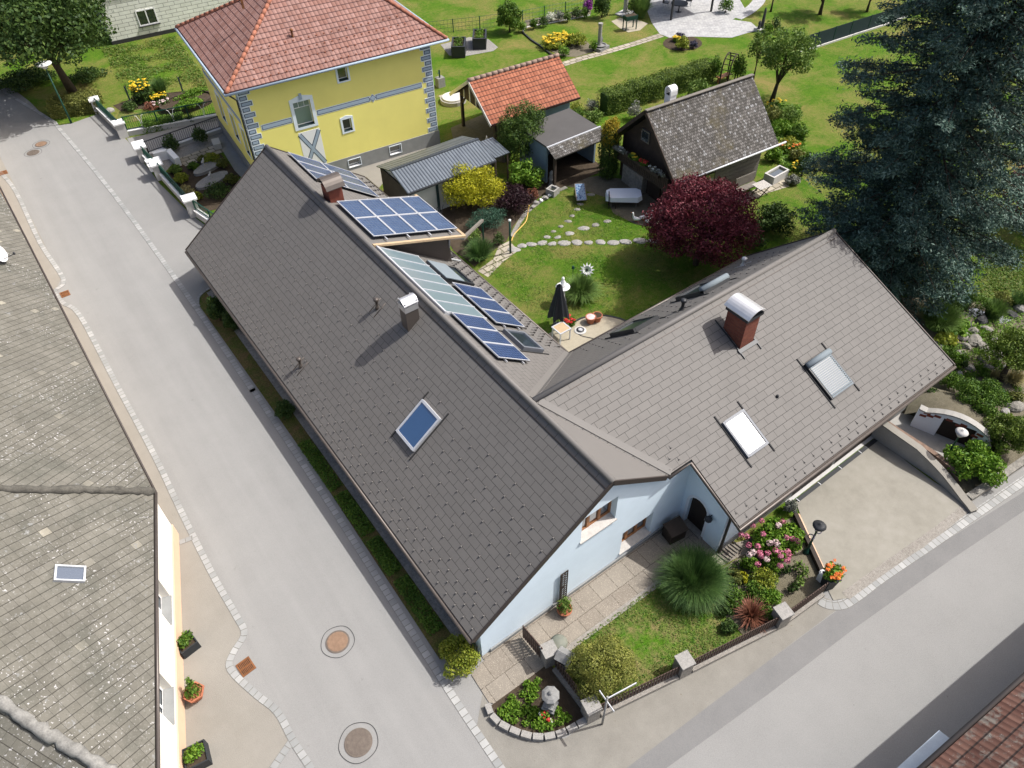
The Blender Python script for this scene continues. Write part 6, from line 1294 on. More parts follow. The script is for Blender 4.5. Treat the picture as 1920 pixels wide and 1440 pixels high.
m_ = MB(); m_.tube([(0, 0, 0), (0, 0, h)], 0.025, 8); m_.build('stem', 'dark_grey_metal', t, local=True); nd_ = unit(np.array(CAM) - np.array([b[0], b[1], h])); a_ = unit(np.cross(nd_, [0, 0, 1.0])); b2_ = np.cross(nd_, a_); nd_ = unit(np.array([-0.5, -0.75, 0.42])); a_ = unit(np.cross(nd_, [0, 0, 1.0])); b2_ = np.cross(nd_, a_)
for k in range(12):
    an = 2 * math.pi * k / 12; r_ = a_ * math.cos(an) + b2_ * math.sin(an); s_ = np.cross(nd_, r_); m_ = MB(); c0 = np.array([0, 0, h]); bend = nd_ * 0.08
    m_.add([c0 + r_ * 0.06, c0 + r_ * 0.22 + s_ * 0.055 + bend, c0 + r_ * 0.4 + bend * 0.5, c0 + r_ * 0.22 - s_ * 0.055 + bend], [[0, 1, 2, 3]]); m_.add([c0 + r_ * 0.06 - nd_ * 0.015, c0 + r_ * 0.22 + s_ * 0.055 + bend - nd_ * 0.015, c0 + r_ * 0.4 + bend * 0.5 - nd_ * 0.015, c0 + r_ * 0.22 - s_ * 0.055 + bend - nd_ * 0.015], [[3, 2, 1, 0]]); m_.build('petal', 'white_paint', t, local=True)
m_ = MB(); m_.tube([np.array([0, 0, h]) - nd_ * 0.03, np.array([0, 0, h]) + nd_ * 0.05], 0.07, 10); m_.build('hub', 'dark_grey_metal', t, local=True)
m_ = MB(); m_.tube([(0, 0, 0), (0, 0, 1.0)], 0.015, 6); m_.lathe((0, 0, 0.95), [(0.02, 0), (0.09, 0.08), (0.05, 0.22)], 8); m_.build('garden_stake', 'green_metal', label='slim green garden stake behind the big grass tuft', cat='garden ornament', loc=P0(1073, 532), local=True)
# post, hose, chute
b = P0(957, 475); h = top_z(954, 413, b); t = thing('metal_post', 'dark green metal post with a pale cap at the edge of the lawn', 'post', b); m_ = MB(); m_.tube([(0, 0, 0), (0, 0, h)], 0.055, 10); m_.build('shaft', 'green_metal', t, local=True, smooth=True); m_ = MB(); m_.lathe((0, 0, h), [(0.075, -0.05), (0.075, 0.03), (0.03, 0.06)], 12); m_.build('cap', 'white_paint', t, local=True)
hz = [P0(992, 385, 0.05), P0(990, 398, 0.04), P0(986, 415, 0.03), P0(975, 428, 0.03), P0(964, 440, 0.03), P0(959, 452, 0.03)]; m_ = MB(); m_.tube([(*q, 0.04) for q in smooth_line(hz, 5)], 0.035, 8); m_.build('garden_hose', 'hose_yellow', label='pale orange garden hose lying along the lawn edge', cat='hose', loc=hz[0], smooth=True)
t = thing('water_chute', 'wooden rain chute leading from the dormer gutter to a post', 'gutter', (10.3, 16.2, 0)); pe = P0(907, 462); pz = top_z(905, 416, pe); m_ = MB(); bar(m_, (10.25, 16.0, 4.1), (pe[0], pe[1], pz + 0.1), 0.16, 0.12); m_.build('chute', 'grey_wood', t); m_ = MB(); m_.tube([(pe[0], pe[1], 0), (pe[0], pe[1], pz)], 0.05, 8); m_.build('post', 'green_metal', t)
# stepping stones, each its own stone
rng = np.random.default_rng(8)
def stone(name, label, cat, p, sx, sy, sz, mat, seed, group=None, rz=0.0, sub=2):
    """an irregular stone: a ball pushed in and out by a few planes"""
    r = np.random.default_rng(seed); n, k = 7, 12; pts = []; dirs = r.normal(0, 1, (7, 3)); dirs /= np.linalg.norm(dirs, axis=1)[:, None]; cut = r.uniform(0.62, 0.95, 7)
    for i in range(n + 1):
        th = math.pi * i / n
        for j in range(k):
            ph = 2 * math.pi * j / k; d = np.array([math.sin(th) * math.cos(ph), math.sin(th) * math.sin(ph), math.cos(th)]); q = 1.0
            for dd, cc in zip(dirs, cut):
                e = float(d @ dd)
                if e > 0.05: q = min(q, cc / e)
            pts.append((d[0] * q * sx, d[1] * q * sy, d[2] * q * sz))
    m_ = MB(); m_.add(pts, [[i * k + j, i * k + (j + 1) % k, (i + 1) * k + (j + 1) % k, (i + 1) * k + j] for i in range(n) for j in range(k)])
    o = m_.build(name, mat, label=label, cat=cat, group=group, loc=p, local=True); o.rotation_euler = (0, 0, rz); return o
for k, (px, py, s) in enumerate(((964, 468, 0.5), (980, 461, 0.42), (997, 458, 0.42), (1018, 456, 0.45), (1036, 457, 0.4), (1058, 456, 0.5), (1083, 455, 0.52), (1104, 455, 0.36), (1126, 454, 0.44), (1150, 455, 0.48), (1172, 454, 0.5), (1200, 452, 0.55), (1225, 452, 0.5))):
    stone('stepping_stone', 'flat pale stone in the row crossing the back lawn', 'stepping stone', P0(px, py, 0.012), s * 0.8, s * 0.55, 0.09, 'granite', 100 + k, 'flat stones in a row across the lawn', -0.6 + rng.uniform(-0.3, 0.3))
for k, (px, py, s, mt) in enumerate(((1026, 445, 0.33, 'granite'), (1046, 445, 0.3, 'granite'), (1067, 438, 0.42, 'granite'), (1094, 428, 0.5, 'granite'), (1117, 422, 0.4, 'rock'), (1139, 415, 0.34, 'rock'), (1038, 434, 0.24, 'rock'), (1051, 425, 0.26, 'rock'), (1065, 415, 0.32, 'rock'), (1073, 405, 0.26, 'rock'), (1082, 393, 0.3, 'rock'), (1088, 383, 0.3, 'rock'), (1108, 365, 0.35, 'rock'))):
    stone('stepping_stone', 'pale' * (mt == 'granite') + 'grey' * (mt == 'rock') + ' flat stone of the branching path towards the lounger', 'stepping stone', P0(px, py, 0.01), s * 0.75, s * 0.5, 0.07, mt, 130 + k, 'flat stones of the branching lawn path', -0.5 + rng.uniform(-0.4, 0.4))
# rock garden boulders and stones
RK = [(1840, 600, 0.55, 'dark_rock'), (1812, 608, 0.4, 'dark_rock'), (1826, 622, 0.45, 'rock'), (1850, 618, 0.4, 'rock'), (1805, 632, 0.5, 'rock'), (1828, 640, 0.6, 'rock'), (1842, 652, 0.5, 'rock'), (1812, 650, 0.35, 'rock'), (1800, 664, 0.4, 'rock'), (1845, 672, 0.45, 'rock'), (1870, 668, 0.5, 'rock'), (1818, 690, 0.35, 'rock'), (1852, 690, 0.4, 'rock'), (1903, 763, 0.55, 'rock'), (1885, 772, 0.3, 'granite'), (1912, 580, 0.5, 'granite'), (1895, 590, 0.45, 'dark_rock'), (1752, 640, 0.3, 'granite'), (1765, 650, 0.28, 'granite'), (1728, 735, 0.35, 'rock'), (1718, 748, 0.3, 'rock'), (1664, 540, 0.4, 'rock'), (1886, 690, 0.3, 'granite'), (1800, 700, 0.25, 'granite'), (1868, 640, 0.4, 'granite')]
for k, (px, py, s, mt) in enumerate(RK):
    stone('boulder', {'rock': 'grey brown weathered boulder in the rock garden', 'dark_rock': 'dark grey boulder at the garden pond', 'granite': 'pale whitish stone in the rock garden'}[mt], 'boulder', P0(px, py, 0.05), s * 0.8, s * 0.6, s * 0.5, mt, 200 + k, {'rock': 'weathered rock garden boulders', 'dark_rock': 'dark pond boulders', 'granite': 'pale rock garden stones'}[mt], k * 0.7)
for k, (px, py, s) in enumerate(((1005, 380, 0.3), (1014, 376, 0.26), (1022, 371, 0.32), (1030, 366, 0.25), (999, 388, 0.24), (945, 374, 0.22), (1040, 352, 0.3))): stone('edge_stone', 'white limestone piece on the curved lawn border', 'stone', P0(px, py, 0.1), s * 0.7, s * 0.5, s * 0.45, 'white_paint' if k % 2 else 'granite', 300 + k, 'white stones on the curved lawn border', k)

# ------------------------------------------------------------------ round the cottage
def frame_legs(t, pts, z, mat, w_=0.05, name='leg'):
    for (x, y) in pts: m_ = MB(); m_.box((x, y, z / 2), (w_, w_, z)); m_.build(name, mat, t, local=True)
b = P0(1088, 374); t = thing('deck_chair', 'deck chair with a blue patterned seat at the edge of the lawn', 'deck chair', b, -0.55); m_ = MB()
for s in (-1, 1): bar(m_, (s * 0.3, -0.5, 0.25), (s * 0.3, 0.55, 0.75), 0.05, 0.06); bar(m_, (s * 0.27, 0.35, 0.02), (s * 0.27, -0.3, 0.36), 0.05, 0.06)
m_.box((0, -0.5, 0.25), (0.56, 0.05, 0.05)); m_.box((0, 0.55, 0.75), (0.56, 0.05, 0.05)); m_.build('frame', 'grey_wood', t, local=True)
ground_mat('blue_pattern', [(0.42, (0.02, 0.06, 0.16)), (0.5, (0.25, 0.33, 0.42)), (0.58, (0.03, 0.10, 0.22))], 3, 7, 20, (0.2, 0.6, 0.2), bmp=0)
m_ = MB(); m_.box((0, 0.025, 0.51), (0.54, 1.14, 0.025), ax=((1, 0, 0), unit((0, 1.05, 0.5)), unit((0, -0.5, 1.05)))); m_.build('seat', 'blue_pattern', t, local=True)
b = P0(1168, 382); t = thing('garden_table', 'garden table in the shade in front of the cottage gable', 'table', b, -0.65); m_ = MB(); m_.prism([(-1.0, -0.3), (-0.75, -0.5), (0.75, -0.5), (1.0, -0.3), (1.0, 0.3), (0.75, 0.5), (-0.75, 0.5), (-1.0, 0.3)], 0.7, 0.73); m_.build('tabletop', 'grey_wood', t, local=True); frame_legs(t, [(x, y) for x in (-0.75, 0.75) for y in (-0.35, 0.35)], 0.7, 'grey_wood')
m_ = MB(); oc = [(-1.03, -0.32), (-0.77, -0.53), (0.77, -0.53), (1.03, -0.32), (1.03, 0.32), (0.77, 0.53), (-0.77, 0.53), (-1.03, 0.32)]; rng2 = random.Random(3); pts = [(x, y, 0.74) for x, y in oc] + [(x * 1.05 + 0.02 * rng2.uniform(-1, 1), y * 1.07, 0.42 + 0.06 * (i % 2)) for i, (x, y) in enumerate(oc)]
m_.add(pts, [list(range(8))] + [[i, (i + 1) % 8, 8 + (i + 1) % 8, 8 + i] for i in range(8)]); o = m_.build('tablecloth', 'white_cloth', label='pale blue-white cloth draped over the garden table', cat='tablecloth', loc=b, local=True); o.rotation_euler = (0, 0, -0.65)
b = P0(1147, 388); t = thing('garden_chair', 'dark garden chair with a pale cushion beside the clothed table', 'chair', b, 0.9); m_ = MB(); m_.box((0, 0, 0.42), (0.46, 0.46, 0.04)); m_.build('seat', 'dark_wood', t, local=True); m_ = MB(); m_.box((0, 0.22, 0.7), (0.46, 0.04, 0.5)); m_.build('backrest', 'dark_wood', t, local=True); m_ = MB(); m_.box((0, -0.02, 0.465), (0.42, 0.4, 0.05)); m_.build('cushion', 'sidewalk', t, local=True); frame_legs(t, [(x, y) for x in (-0.2, 0.2) for y in (-0.2, 0.2)], 0.42, 'dark_wood', 0.04)
b = P0(1398, 362); t = thing('garden_bench', 'weathered wooden bench against the cottage side wall', 'bench', b, -0.07); m_ = MB(); m_.box((0, 0, 0.43), (1.6, 0.5, 0.05)); m_.build('seat', 'grey_wood', t, local=True); m_ = MB(); m_.box((0, 0.27, 0.8), (1.6, 0.05, 0.6)); m_.build('backrest', 'grey_wood', t, local=True); frame_legs(t, [(x, y) for x in (-0.7, 0.7) for y in (-0.2, 0.2)], 0.42, 'grey_wood', 0.07)
b = P0(1424, 366); t = thing('folding_table', 'pale wooden folding table in front of the cottage bench', 'table', b, -0.1); m_ = MB()
for k in range(8): m_.box((-0.42 + 0.12 * k, 0, 0.7), (0.1, 0.75, 0.03))
m_.build('tabletop', 'sill_stone', t, local=True); m_ = MB()
for s in (-1, 1): bar(m_, (-0.4, s * 0.3, 0.02), (0.4, s * 0.3, 0.68), 0.04, 0.05); bar(m_, (0.4, s * 0.26, 0.02), (-0.4, s * 0.26, 0.68), 0.04, 0.05)
m_.build('cross_legs', 'dark_wood', t, local=True)
b = P0(1392, 331); t = thing('wagon_wheel', 'dark wooden wagon wheel hanging on the cottage side wall', 'wheel', (b[0], 15.45, 1.35)); m_ = MB(); c0 = np.array([0, -0.07, 0])
for k in range(20): a0, a1 = 2 * math.pi * k / 20, 2 * math.pi * (k + 1) / 20; m_.tube([c0 + 0.5 * np.array([math.cos(a0), 0, math.sin(a0)]), c0 + 0.5 * np.array([math.cos(a1), 0, math.sin(a1)])], 0.035, 6, False)
m_.build('rim', 'dark_wood', t, local=True); m_ = MB()
for k in range(10): a0 = 2 * math.pi * k / 10; m_.tube([c0, c0 + 0.5 * np.array([math.cos(a0), 0, math.sin(a0)])], 0.02, 6)
m_.tube([c0 + [0, -0.05, 0], c0 + [0, 0.05, 0]], 0.08, 10); m_.build('spokes', 'dark_wood', t, local=True)
def trough(px, py, label, L, W_, H, rz, mat='pale_concrete'):
    b = P0(px, py); t = thing('water_trough', label, 'trough', b, rz); m_ = MB()
    for s in (-1, 1): m_.box((s * (L / 2 - 0.05), 0, H / 2), (0.1, W_, H)); m_.box((0, s * (W_ / 2 - 0.05), H / 2), (L - 0.2, 0.1, H))
    m_.box((0, 0, 0.05), (L - 0.2, W_ - 0.2, 0.1)); m_.build('basin', mat, t, local=True); m_ = MB(); m_.box((0, 0, H - 0.12), (L - 0.2, W_ - 0.2, 0.02)); m_.build('water', 'pond_water', t, local=True)
trough(1453, 336, 'long stone water trough beyond the cottage bench', 1.5, 0.75, 0.55, 0.05); trough(1036, 364, 'small square stone trough at the corner of the shade bed', 0.62, 0.62, 0.42, 0.3, 'concrete')
b = P0(1034, 347); t = thing('stone_figure', 'mottled stone figure behind the small square trough', 'garden ornament', b); m_ = MB(); m_.lathe((0, 0, 0), [(0.22, 0), (0.16, 0.2), (0.2, 0.45), (0.13, 0.7), (0.15, 0.85), (0.05, 1.0)], 9); m_.build('figure', 'statue_stone', t, local=True)
def goose(px, py, rz, label, pose=0):
    """a garden goose figure: tapered body, raised neck, head with bill, short tail, two legs"""
    b = P0(px, py, 0.012); t = thing('goose_figure', label, 'garden ornament', b, rz, 'white garden geese'); m_ = MB()
    ring = [(-0.27, 0.26, 0.015), (-0.2, 0.24, 0.06), (-0.08, 0.22, 0.11), (0.06, 0.22, 0.12), (0.15, 0.27, 0.085), (0.19, 0.36, 0.05), (0.2, 0.47 - 0.2 * pose, 0.038), (0.23 + 0.06 * pose, 0.55 - 0.34 * pose, 0.045), (0.29 + 0.06 * pose, 0.55 - 0.38 * pose, 0.022)]
    m_.tube([(x, 0, z) for x, z, r in ring], [r for x, z, r in ring], 10); m_.build('body', 'white_paint', t, local=True, smooth=True)
    m_ = MB(); x, z, r = ring[-1]; m_.tube([(x, 0, z), (x + 0.07, 0, z - 0.015)], [0.02, 0.006], 6); m_.build('bill', 'flower_orange', t, local=True)
    for s in (-1, 1): m_ = MB(); m_.tube([(0.02, s * 0.05, 0.14), (0.02, s * 0.05, 0.0)], 0.012, 6); m_.build('leg', 'flower_orange', t, local=True)
goose(1192, 416, 2.0, 'white goose figure standing alone left of the other geese'); goose(1205, 413, -0.4, 'white goose figure bending down between two others', 1); goose(1213, 420, 1.2, 'white goose figure standing upright nearest the maple trunk'); goose(1219, 414, 0.5, 'white goose figure half behind the maple foliage')
t = thing('dish_on_pole', 'grey satellite dish on a pole behind the metal shed', 'satellite dish', (19.0, 26.6, 0)); m_ = MB(); m_.tube([(0, 0, 0), (0, 0, 1.7)], 0.03, 8); m_.build('mast', 'dark_grey_metal', t, local=True); m_ = MB(); dish(m_, (0.05, -0.1, 1.75), (0.85, -0.5, 0.25), 0.4); m_.build('reflector', 'pale_concrete', t, local=True, smooth=True)
b = (19.6, 27.2, 0); t = thing('slatted_bench', 'slatted bench with round arms behind the metal shed', 'bench', b, -0.35); m_ = MB()
for k in range(6): m_.box((0, -0.25 + 0.1 * k, 0.45), (1.6, 0.07, 0.03))
m_.build('seat', 'grey_wood', t, local=True); m_ = MB()
for k in range(4): m_.box((0, 0.3, 0.55 + 0.12 * k), (1.6, 0.03, 0.08))
m_.build('backrest', 'grey_wood', t, local=True)
for s in (-1, 1): m_ = MB(); m_.tube([(s * 0.8, -0.3, 0), (s * 0.8, -0.32, 0.55), (s * 0.8, -0.1, 0.72), (s * 0.8, 0.3, 0.6), (s * 0.8, 0.3, 0)], 0.03, 6); m_.build('armrest', 'sill_stone', t, local=True)
b = P0(826, 162); t = thing('garden_pump', 'green hand pump on a grey stone block beside the yellow house corner', 'pump', b); m_ = MB(); m_.box((0, 0, 0.35), (0.6, 0.5, 0.7)); m_.build('block', 'statue_stone', t, local=True); m_ = MB(); m_.tube([(0, 0, 0.7), (0, 0, 1.25)], 0.06, 8); m_.tube([(0, 0, 1.15), (-0.2, -0.1, 1.05)], 0.03, 8); m_.build('pump', 'green_metal', t, local=True)

# ------------------------------------------------------------------ far garden
def raised_bed(px, py, label, plab, rz, seed, mt):
    b = P0(px, py, 0.02); t = thing('raised_bed', label, 'raised bed', b, rz); m_ = MB(); L, W_, H = 2.0, 1.1, 0.85
    for s in (-1, 1): m_.box((s * (L / 2 - 0.03), 0, H / 2), (0.06, W_, H)); m_.box((0, s * (W_ / 2 - 0.03), H / 2), (L - 0.12, 0.06, H))
    m_.build('box', 'planter_dark', t, local=True); m_ = MB()
    for s in (-1, 1): m_.box((s * (L / 2 - 0.05), 0, H + 0.02), (0.12, W_ + 0.04, 0.04)); m_.box((0, s * (W_ / 2 - 0.05), H + 0.021), (L - 0.2, 0.12, 0.04))
    m_.build('rim', 'dark_grey_metal', t, local=True); m_ = MB(); m_.box((0, 0, H - 0.15), (L - 0.12, W_ - 0.12, 0.05)); m_.build('potting_soil', 'soil', t, local=True)
    p = thing('vegetables', plab, 'vegetables', (b[0], b[1], H - 0.1), rz); foliage('leaves', [(-0.4, 0, 0.1, 0.5, 0.42, 0.16), (0.4, 0, 0.12, 0.5, 0.42, 0.2)], 420, 0.13, mt, p, seed, 0.1, -1)
raised_bed(861, 99, 'anthracite raised bed on gravel, left one nearer the yellow house', 'small green seedlings in the left anthracite raised bed', 0.93, 41, 'leaf_mid'); raised_bed(900, 84, 'anthracite raised bed on gravel, right one full of lettuce', 'leafy lettuces in the right anthracite raised bed', 0.93, 42, 'leaf_bright')
b = P0(1180, 55); t = thing('planter_table', 'dark green planter table on legs on the small gravel pad', 'planter', b, -0.2); m_ = MB(); m_.box((0, 0, 1.0), (1.1, 0.6, 0.3)); m_.build('tray', 'green_metal', t, local=True); frame_legs(t, [(x, y) for x in (-0.5, 0.5) for y in (-0.25, 0.25)], 0.9, 'green_metal', 0.07); m_ = MB(); m_.box((0, 0, 1.16), (1.0, 0.5, 0.02)); m_.build('potting_soil', 'soil', t, local=True)
b = P0(1126, 92); t = thing('stone_fountain', 'grey stone column fountain with a basin beside the garden walk', 'fountain', b, 0.2); m_ = MB(); m_.box((0, 0, 0.12), (1.2, 0.9, 0.24)); m_.build('base', 'statue_stone', t, local=True); m_ = MB(); m_.lathe((0, 0, 0.24), [(0.42, 0), (0.48, 0.14), (0.4, 0.14), (0.36, 0.06)], 16); m_.build('basin', 'statue_stone', t, local=True); m_ = MB(); m_.lathe((0, 0.15, 0.3), [(0.2, 0), (0.16, 0.2), (0.15, 1.5), (0.19, 1.55), (0.19, 1.7)], 12); m_.build('column', 'granite', t, local=True); m_ = MB(); m_.lathe((0.35, 0.2, 0.24), [(0.12, 0), (0.08, 0.2), (0.1, 0.4), (0.06, 0.55), (0.02, 0.62)], 8); m_.build('figure', 'statue_stone', t, local=True)
b = P0(1172, 26); t = thing('stone_pillar', 'pale round pillar on a square slab beside the patio grasses', 'pillar', b); m_ = MB(); m_.box((0, 0, 0.06), (1.5, 1.1, 0.12), 0.2); m_.build('slab', 'pale_concrete', t, local=True); m_ = MB(); m_.lathe((0.1, 0.1, 0.12), [(0.25, 0), (0.2, 0.15), (0.19, 2.6), (0.25, 2.7)], 14); m_.build('shaft', 'sill_stone', t, local=True, smooth=True)
pa, pb = P0(1258, 38), P0(1333, 22); t = thing('pergola', 'dark patio pergola standing on slim posts over the paved patio', 'pergola', pa); dp_ = unit(pb - pa); nn_ = np.array([-dp_[1], dp_[0], 0])
for p in (pa, pb, pa + nn_ * 3.6, pb + nn_ * 3.6): m_ = MB(); m_.box(p + [0, 0, 1.3], (0.14, 0.14, 2.6)); m_.build('post', 'dark_grey_metal', t)
m_ = MB(); L = np.linalg.norm(pb - pa); q = [pa - dp_ * 0.3 - nn_ * 0.3, pb + dp_ * 0.3 - nn_ * 0.3, pb + dp_ * 0.3 + nn_ * 3.9, pa - dp_ * 0.3 + nn_ * 3.9]; m_.slab([(*p[:2], 2.72) for p in q], 0.12); m_.build('roof', 'dark_grey_metal', t)
b = P0(1272, 22, 0.02); t = thing('patio_table', 'round dark table under the patio pergola', 'table', b); m_ = MB(); m_.lathe((0, 0, 0.7), [(0.75, 0), (0.75, 0.04), (0.7, 0.05)], 20); m_.build('tabletop', 'dark_grey_metal', t, local=True); m_ = MB(); m_.lathe((0, 0, 0), [(0.3, 0), (0.06, 0.06), (0.05, 0.7)], 10); m_.build('stand', 'dark_grey_metal', t, local=True)
for k, (px, py, rz, l) in enumerate(((1248, 14, 0.5, 'dark wicker chair left of the round patio table'), (1290, 10, -2.2, 'grey metal chair right of the round patio table'))):
    b = P0(px, py, 0.02); t = thing('patio_chair', l, 'chair', b, rz); m_ = MB(); m_.box((0, 0, 0.44), (0.5, 0.5, 0.06)); m_.build('seat', 'dark_grey_metal', t, local=True); m_ = MB(); m_.box((0, 0.25, 0.75), (0.5, 0.06, 0.55)); m_.build('backrest', 'dark_grey_metal', t, local=True); frame_legs(t, [(x, y) for x in (-0.2, 0.2) for y in (-0.2, 0.2)], 0.44, 'alu', 0.04)
b = P0(1425, 58); t = thing('stone_obelisk', 'dark slim obelisk on a pale plinth at the end of the patio', 'garden ornament', b); m_ = MB(); m_.box((0, 0, 0.12), (0.9, 0.7, 0.24)); m_.build('plinth', 'pale_concrete', t, local=True); m_ = MB(); m_.lathe((0.15, 0, 0.24), [(0.16, 0), (0.13, 0.5), (0.1, 1.4), (0.03, 1.6)], 8); m_.build('shaft', 'dark_rock', t, local=True); m_ = MB(); m_.lathe((-0.25, 0, 0.24), [(0.14, 0), (0.1, 0.3), (0.12, 0.5), (0.04, 0.65)], 8); m_.build('figure', 'dark_rock', t, local=True)
# screened and wire fences
def mesh_fence(pts, h, label, cat, screen=None, step=2.2, post='green_metal', wires=4):
    pts = [np.array([*p[:2], 0.0]) for p in pts]; t = thing('garden_fence', label, cat, pts[0])
    for i in range(len(pts) - 1):
        a, b = pts[i], pts[i + 1]; L = np.linalg.norm(b - a); n = max(1, int(round(L / step)))
        for k in range(n + (i == len(pts) - 2)):
            p = a + (b - a) * k / n; m_ = MB(); m_.box(p + [0, 0, h / 2], (0.06, 0.06, h)); m_.build('post', post, t)
        m_ = MB()
        if screen: bar(m_, a + [0, 0, h / 2], b + [0, 0, h / 2], 0.02, h - 0.1); m_.build('screen', screen, t); m_ = MB(); bar(m_, a + [0, -0.1, 0.06], b + [0, -0.1, 0.06], 0.12, 0.12); m_.build('base_kerb', 'pale_concrete', t)
        else:
            for k in range(wires): m_.tube([a + [0, 0, 0.1 + (h - 0.15) * k / (wires - 1)], b + [0, 0, 0.1 + (h - 0.15) * k / (wires - 1)]], 0.012, 4)
            q = int(L / 0.3)
            for k in range(q): m_.tube([a + (b - a) * (k / q) + [0, 0, 0.05], a + (b - a) * (k / q) + [0, 0, h]], 0.008, 4)
            m_.build('wire_mesh', post, t)
mesh_fence(Gs((1497, 99), (1592, 68), (1660, 46), (1700, 30)), 1.25, 'dark screened fence crossing the meadow behind the apple tree', 'fence', 'dark_green_fabric')
mesh_fence(Gs((800, 66), (900, 55), (980, 44), (1060, 28), (1110, 16)), 1.1, 'green wire fence along the back of the flower bed', 'fence')
for k, (px, py) in enumerate(((244, 189), (283, 182), (343, 172), (392, 163))):
    m_ = MB(); m_.box((0, 0, 0.55), (0.1, 0.1, 1.1)); m_.build('fence_stake', 'dark_green_fabric', label='slim dark fence stake at the meadow edge behind the flower border', cat='stake', group='dark stakes at the meadow edge', loc=P0(px, py), local=True)
b = P0(1362, 158); t = thing('rose_arch', 'dark round rose arch at the end of the clipped hedge', 'garden arch', b, 0.4)
for s in (-1, 1):
    m_ = MB(); m_.tube([(-0.9, s * 0.3, 0), (-0.9, s * 0.3, 1.4)] + [(-0.9 * math.cos(a), s * 0.3, 1.4 + 0.85 * math.sin(a)) for a in np.linspace(0, math.pi, 10)] + [(0.9, s * 0.3, 0)], 0.05, 6); m_.build('hoop', 'dark_wood', t, local=True)
m_ = MB()
for k in range(8): a = math.pi * k / 7; m_.box((-0.9 * math.cos(a), 0, 1.4 + 0.85 * math.sin(a)), (0.05, 0.6, 0.04))
m_.build('rungs', 'dark_wood', t, local=True)
b = P0(1358, 150); t = thing('wooden_seat', 'reddish wooden garden seat under the rose arch', 'bench', P0(1355, 152)); m_ = MB(); m_.box((0, 0, 0.42), (1.3, 0.45, 0.06)); m_.build('seat', 'window_wood', t, local=True); frame_legs(t, [(-0.55, 0), (0.55, 0)], 0.4, 'window_wood', 0.1)

# ------------------------------------------------------------------ forecourt of the yellow house
def pier(px, py, label, tx, ty, sx=0.55, sy=0.55, rz=-0.1):
    b = P0(px, py); h = top_z(tx, ty, b); t = thing('gate_pier', label, 'gate pier', b, rz, 'white capped gate piers'); m_ = MB(); m_.box((0, 0, h / 2 - 0.03), (sx, sy, h - 0.06)); m_.build('shaft', 'pale_concrete', t, local=True); m_ = MB(); m_.box((0, 0, h), (sx + 0.16, sy + 0.16, 0.1)); m_.build('cap', 'white_paint', t, local=True); return b, h
q1 = pier(186, 210, 'white capped pier at the lane hedge, farthest of the row', 177, 185); q2 = pier(233, 256, 'tall white capped pier beside the path to the yellow house', 219, 230, 0.6, 0.6)
q3 = pier(271, 298, 'wide white capped pier just below the yellow house path', 259, 272, 0.6, 0.95); q4 = pier(302, 331, 'white capped pier with two letterboxes facing the lane', 286, 305, 0.6, 0.95); q5 = pier(366, 402, 'white capped pier nearest the brown roof', 352, 371, 0.65, 0.65)
for k, (z, dx) in enumerate(((0.95, 0.2), (0.8, -0.2))): m_ = MB(); m_.box((0, 0, 0), (0.16, 0.34, 0.34)); m_.box((0, 0, 0.19), (0.2, 0.38, 0.05)); m_.build('letterbox', 'white_paint', label=('upper', 'lower')[k] + ' white letterbox on the pier facing the lane', cat='letterbox', loc=(q4[0][0] - 0.42, q4[0][1] + dx + 0.05, z), local=True)
def rail_wall(a, b, label, wall_h, rail_h, wall_mat='pale_concrete', rail='green_metal', motif=None, step=0.14, th=0.25, cap='white_paint', ta=0.3, tb=0.3, diag=False):
    a, b = np.array([*a[:2], 0.0]), np.array([*b[:2], 0.0]); d = unit(b - a); L = np.linalg.norm(b - a) - ta - tb; t = thing('railing_wall', label, 'railing', a + d * ta, math.atan2(d[1], d[0]))
    m_ = MB(); m_.box((L / 2, 0, wall_h / 2), (L, th, wall_h)); m_.build('base_wall', wall_mat, t, local=True); m_ = MB(); m_.box((L / 2, 0, wall_h + 0.025), (L, th + 0.08, 0.05)); m_.build('coping', cap, t, local=True)
    m_ = MB(); z0, z1 = wall_h + 0.12, wall_h + rail_h
    for z in (z0, z1): m_.box((L / 2, 0, z), (L, 0.05, 0.05))
    for k in range(int(L / step) + 1): m_.box((min(L, step * k), 0, (z0 + z1) / 2), (0.022, 0.022, z1 - z0 - 0.05))
    m_.build('bars', rail, t, local=True)
    n = max(1, int(round(L / 1.9)))
    for k in range(n + 1): m_ = MB(); m_.box((L * k / n, 0.001, wall_h + rail_h / 2 + 0.02), (0.09, 0.07, rail_h + 0.02)); m_.build('post', rail, t, local=True)
    if motif:
        for k in range(n):
            x = L * (k + 0.5) / n; m_ = MB()
            for s in (-1, 1): m_.tube([(x + s * 0.03, -0.03, z0), (x + s * 0.05, -0.03, z0 + 0.45 * rail_h), (x + s * 0.16, -0.03, z1 - 0.1), (x + s * 0.26, -0.03, z1 - 0.05)], 0.018, 6)
            m_.build('motif', motif, t, local=True)
    return t
rail_wall(q1[0], q2[0], 'green railing on a low white wall along the lane, farthest section', 0.45, 0.7)
be = P0(417, 222); rail_wall(q2[0], be, 'black railing with white tulip motifs towards the yellow house', 0.35, 1.0, motif='white_paint', ta=0.35, tb=0.05)
rail_wall(q3[0], P0(420, 245), 'plain black railing below the yellow house path', 0.25, 0.85, ta=0.4, tb=0.05, rail='dark_grey_metal')
rail_wall(q3[0], q4[0], 'short green railing between the two wide piers', 0.5, 0.6, ta=0.48, tb=0.48); rail_wall(q4[0], q5[0], 'green railing along the lane between letterbox pier and near pier', 0.45, 0.7, ta=0.48, tb=0.35); rail_wall(q5[0], (2.6, 29.5), 'green railing running from the near pier behind the brown roof', 0.45, 0.7, ta=0.35, tb=0)
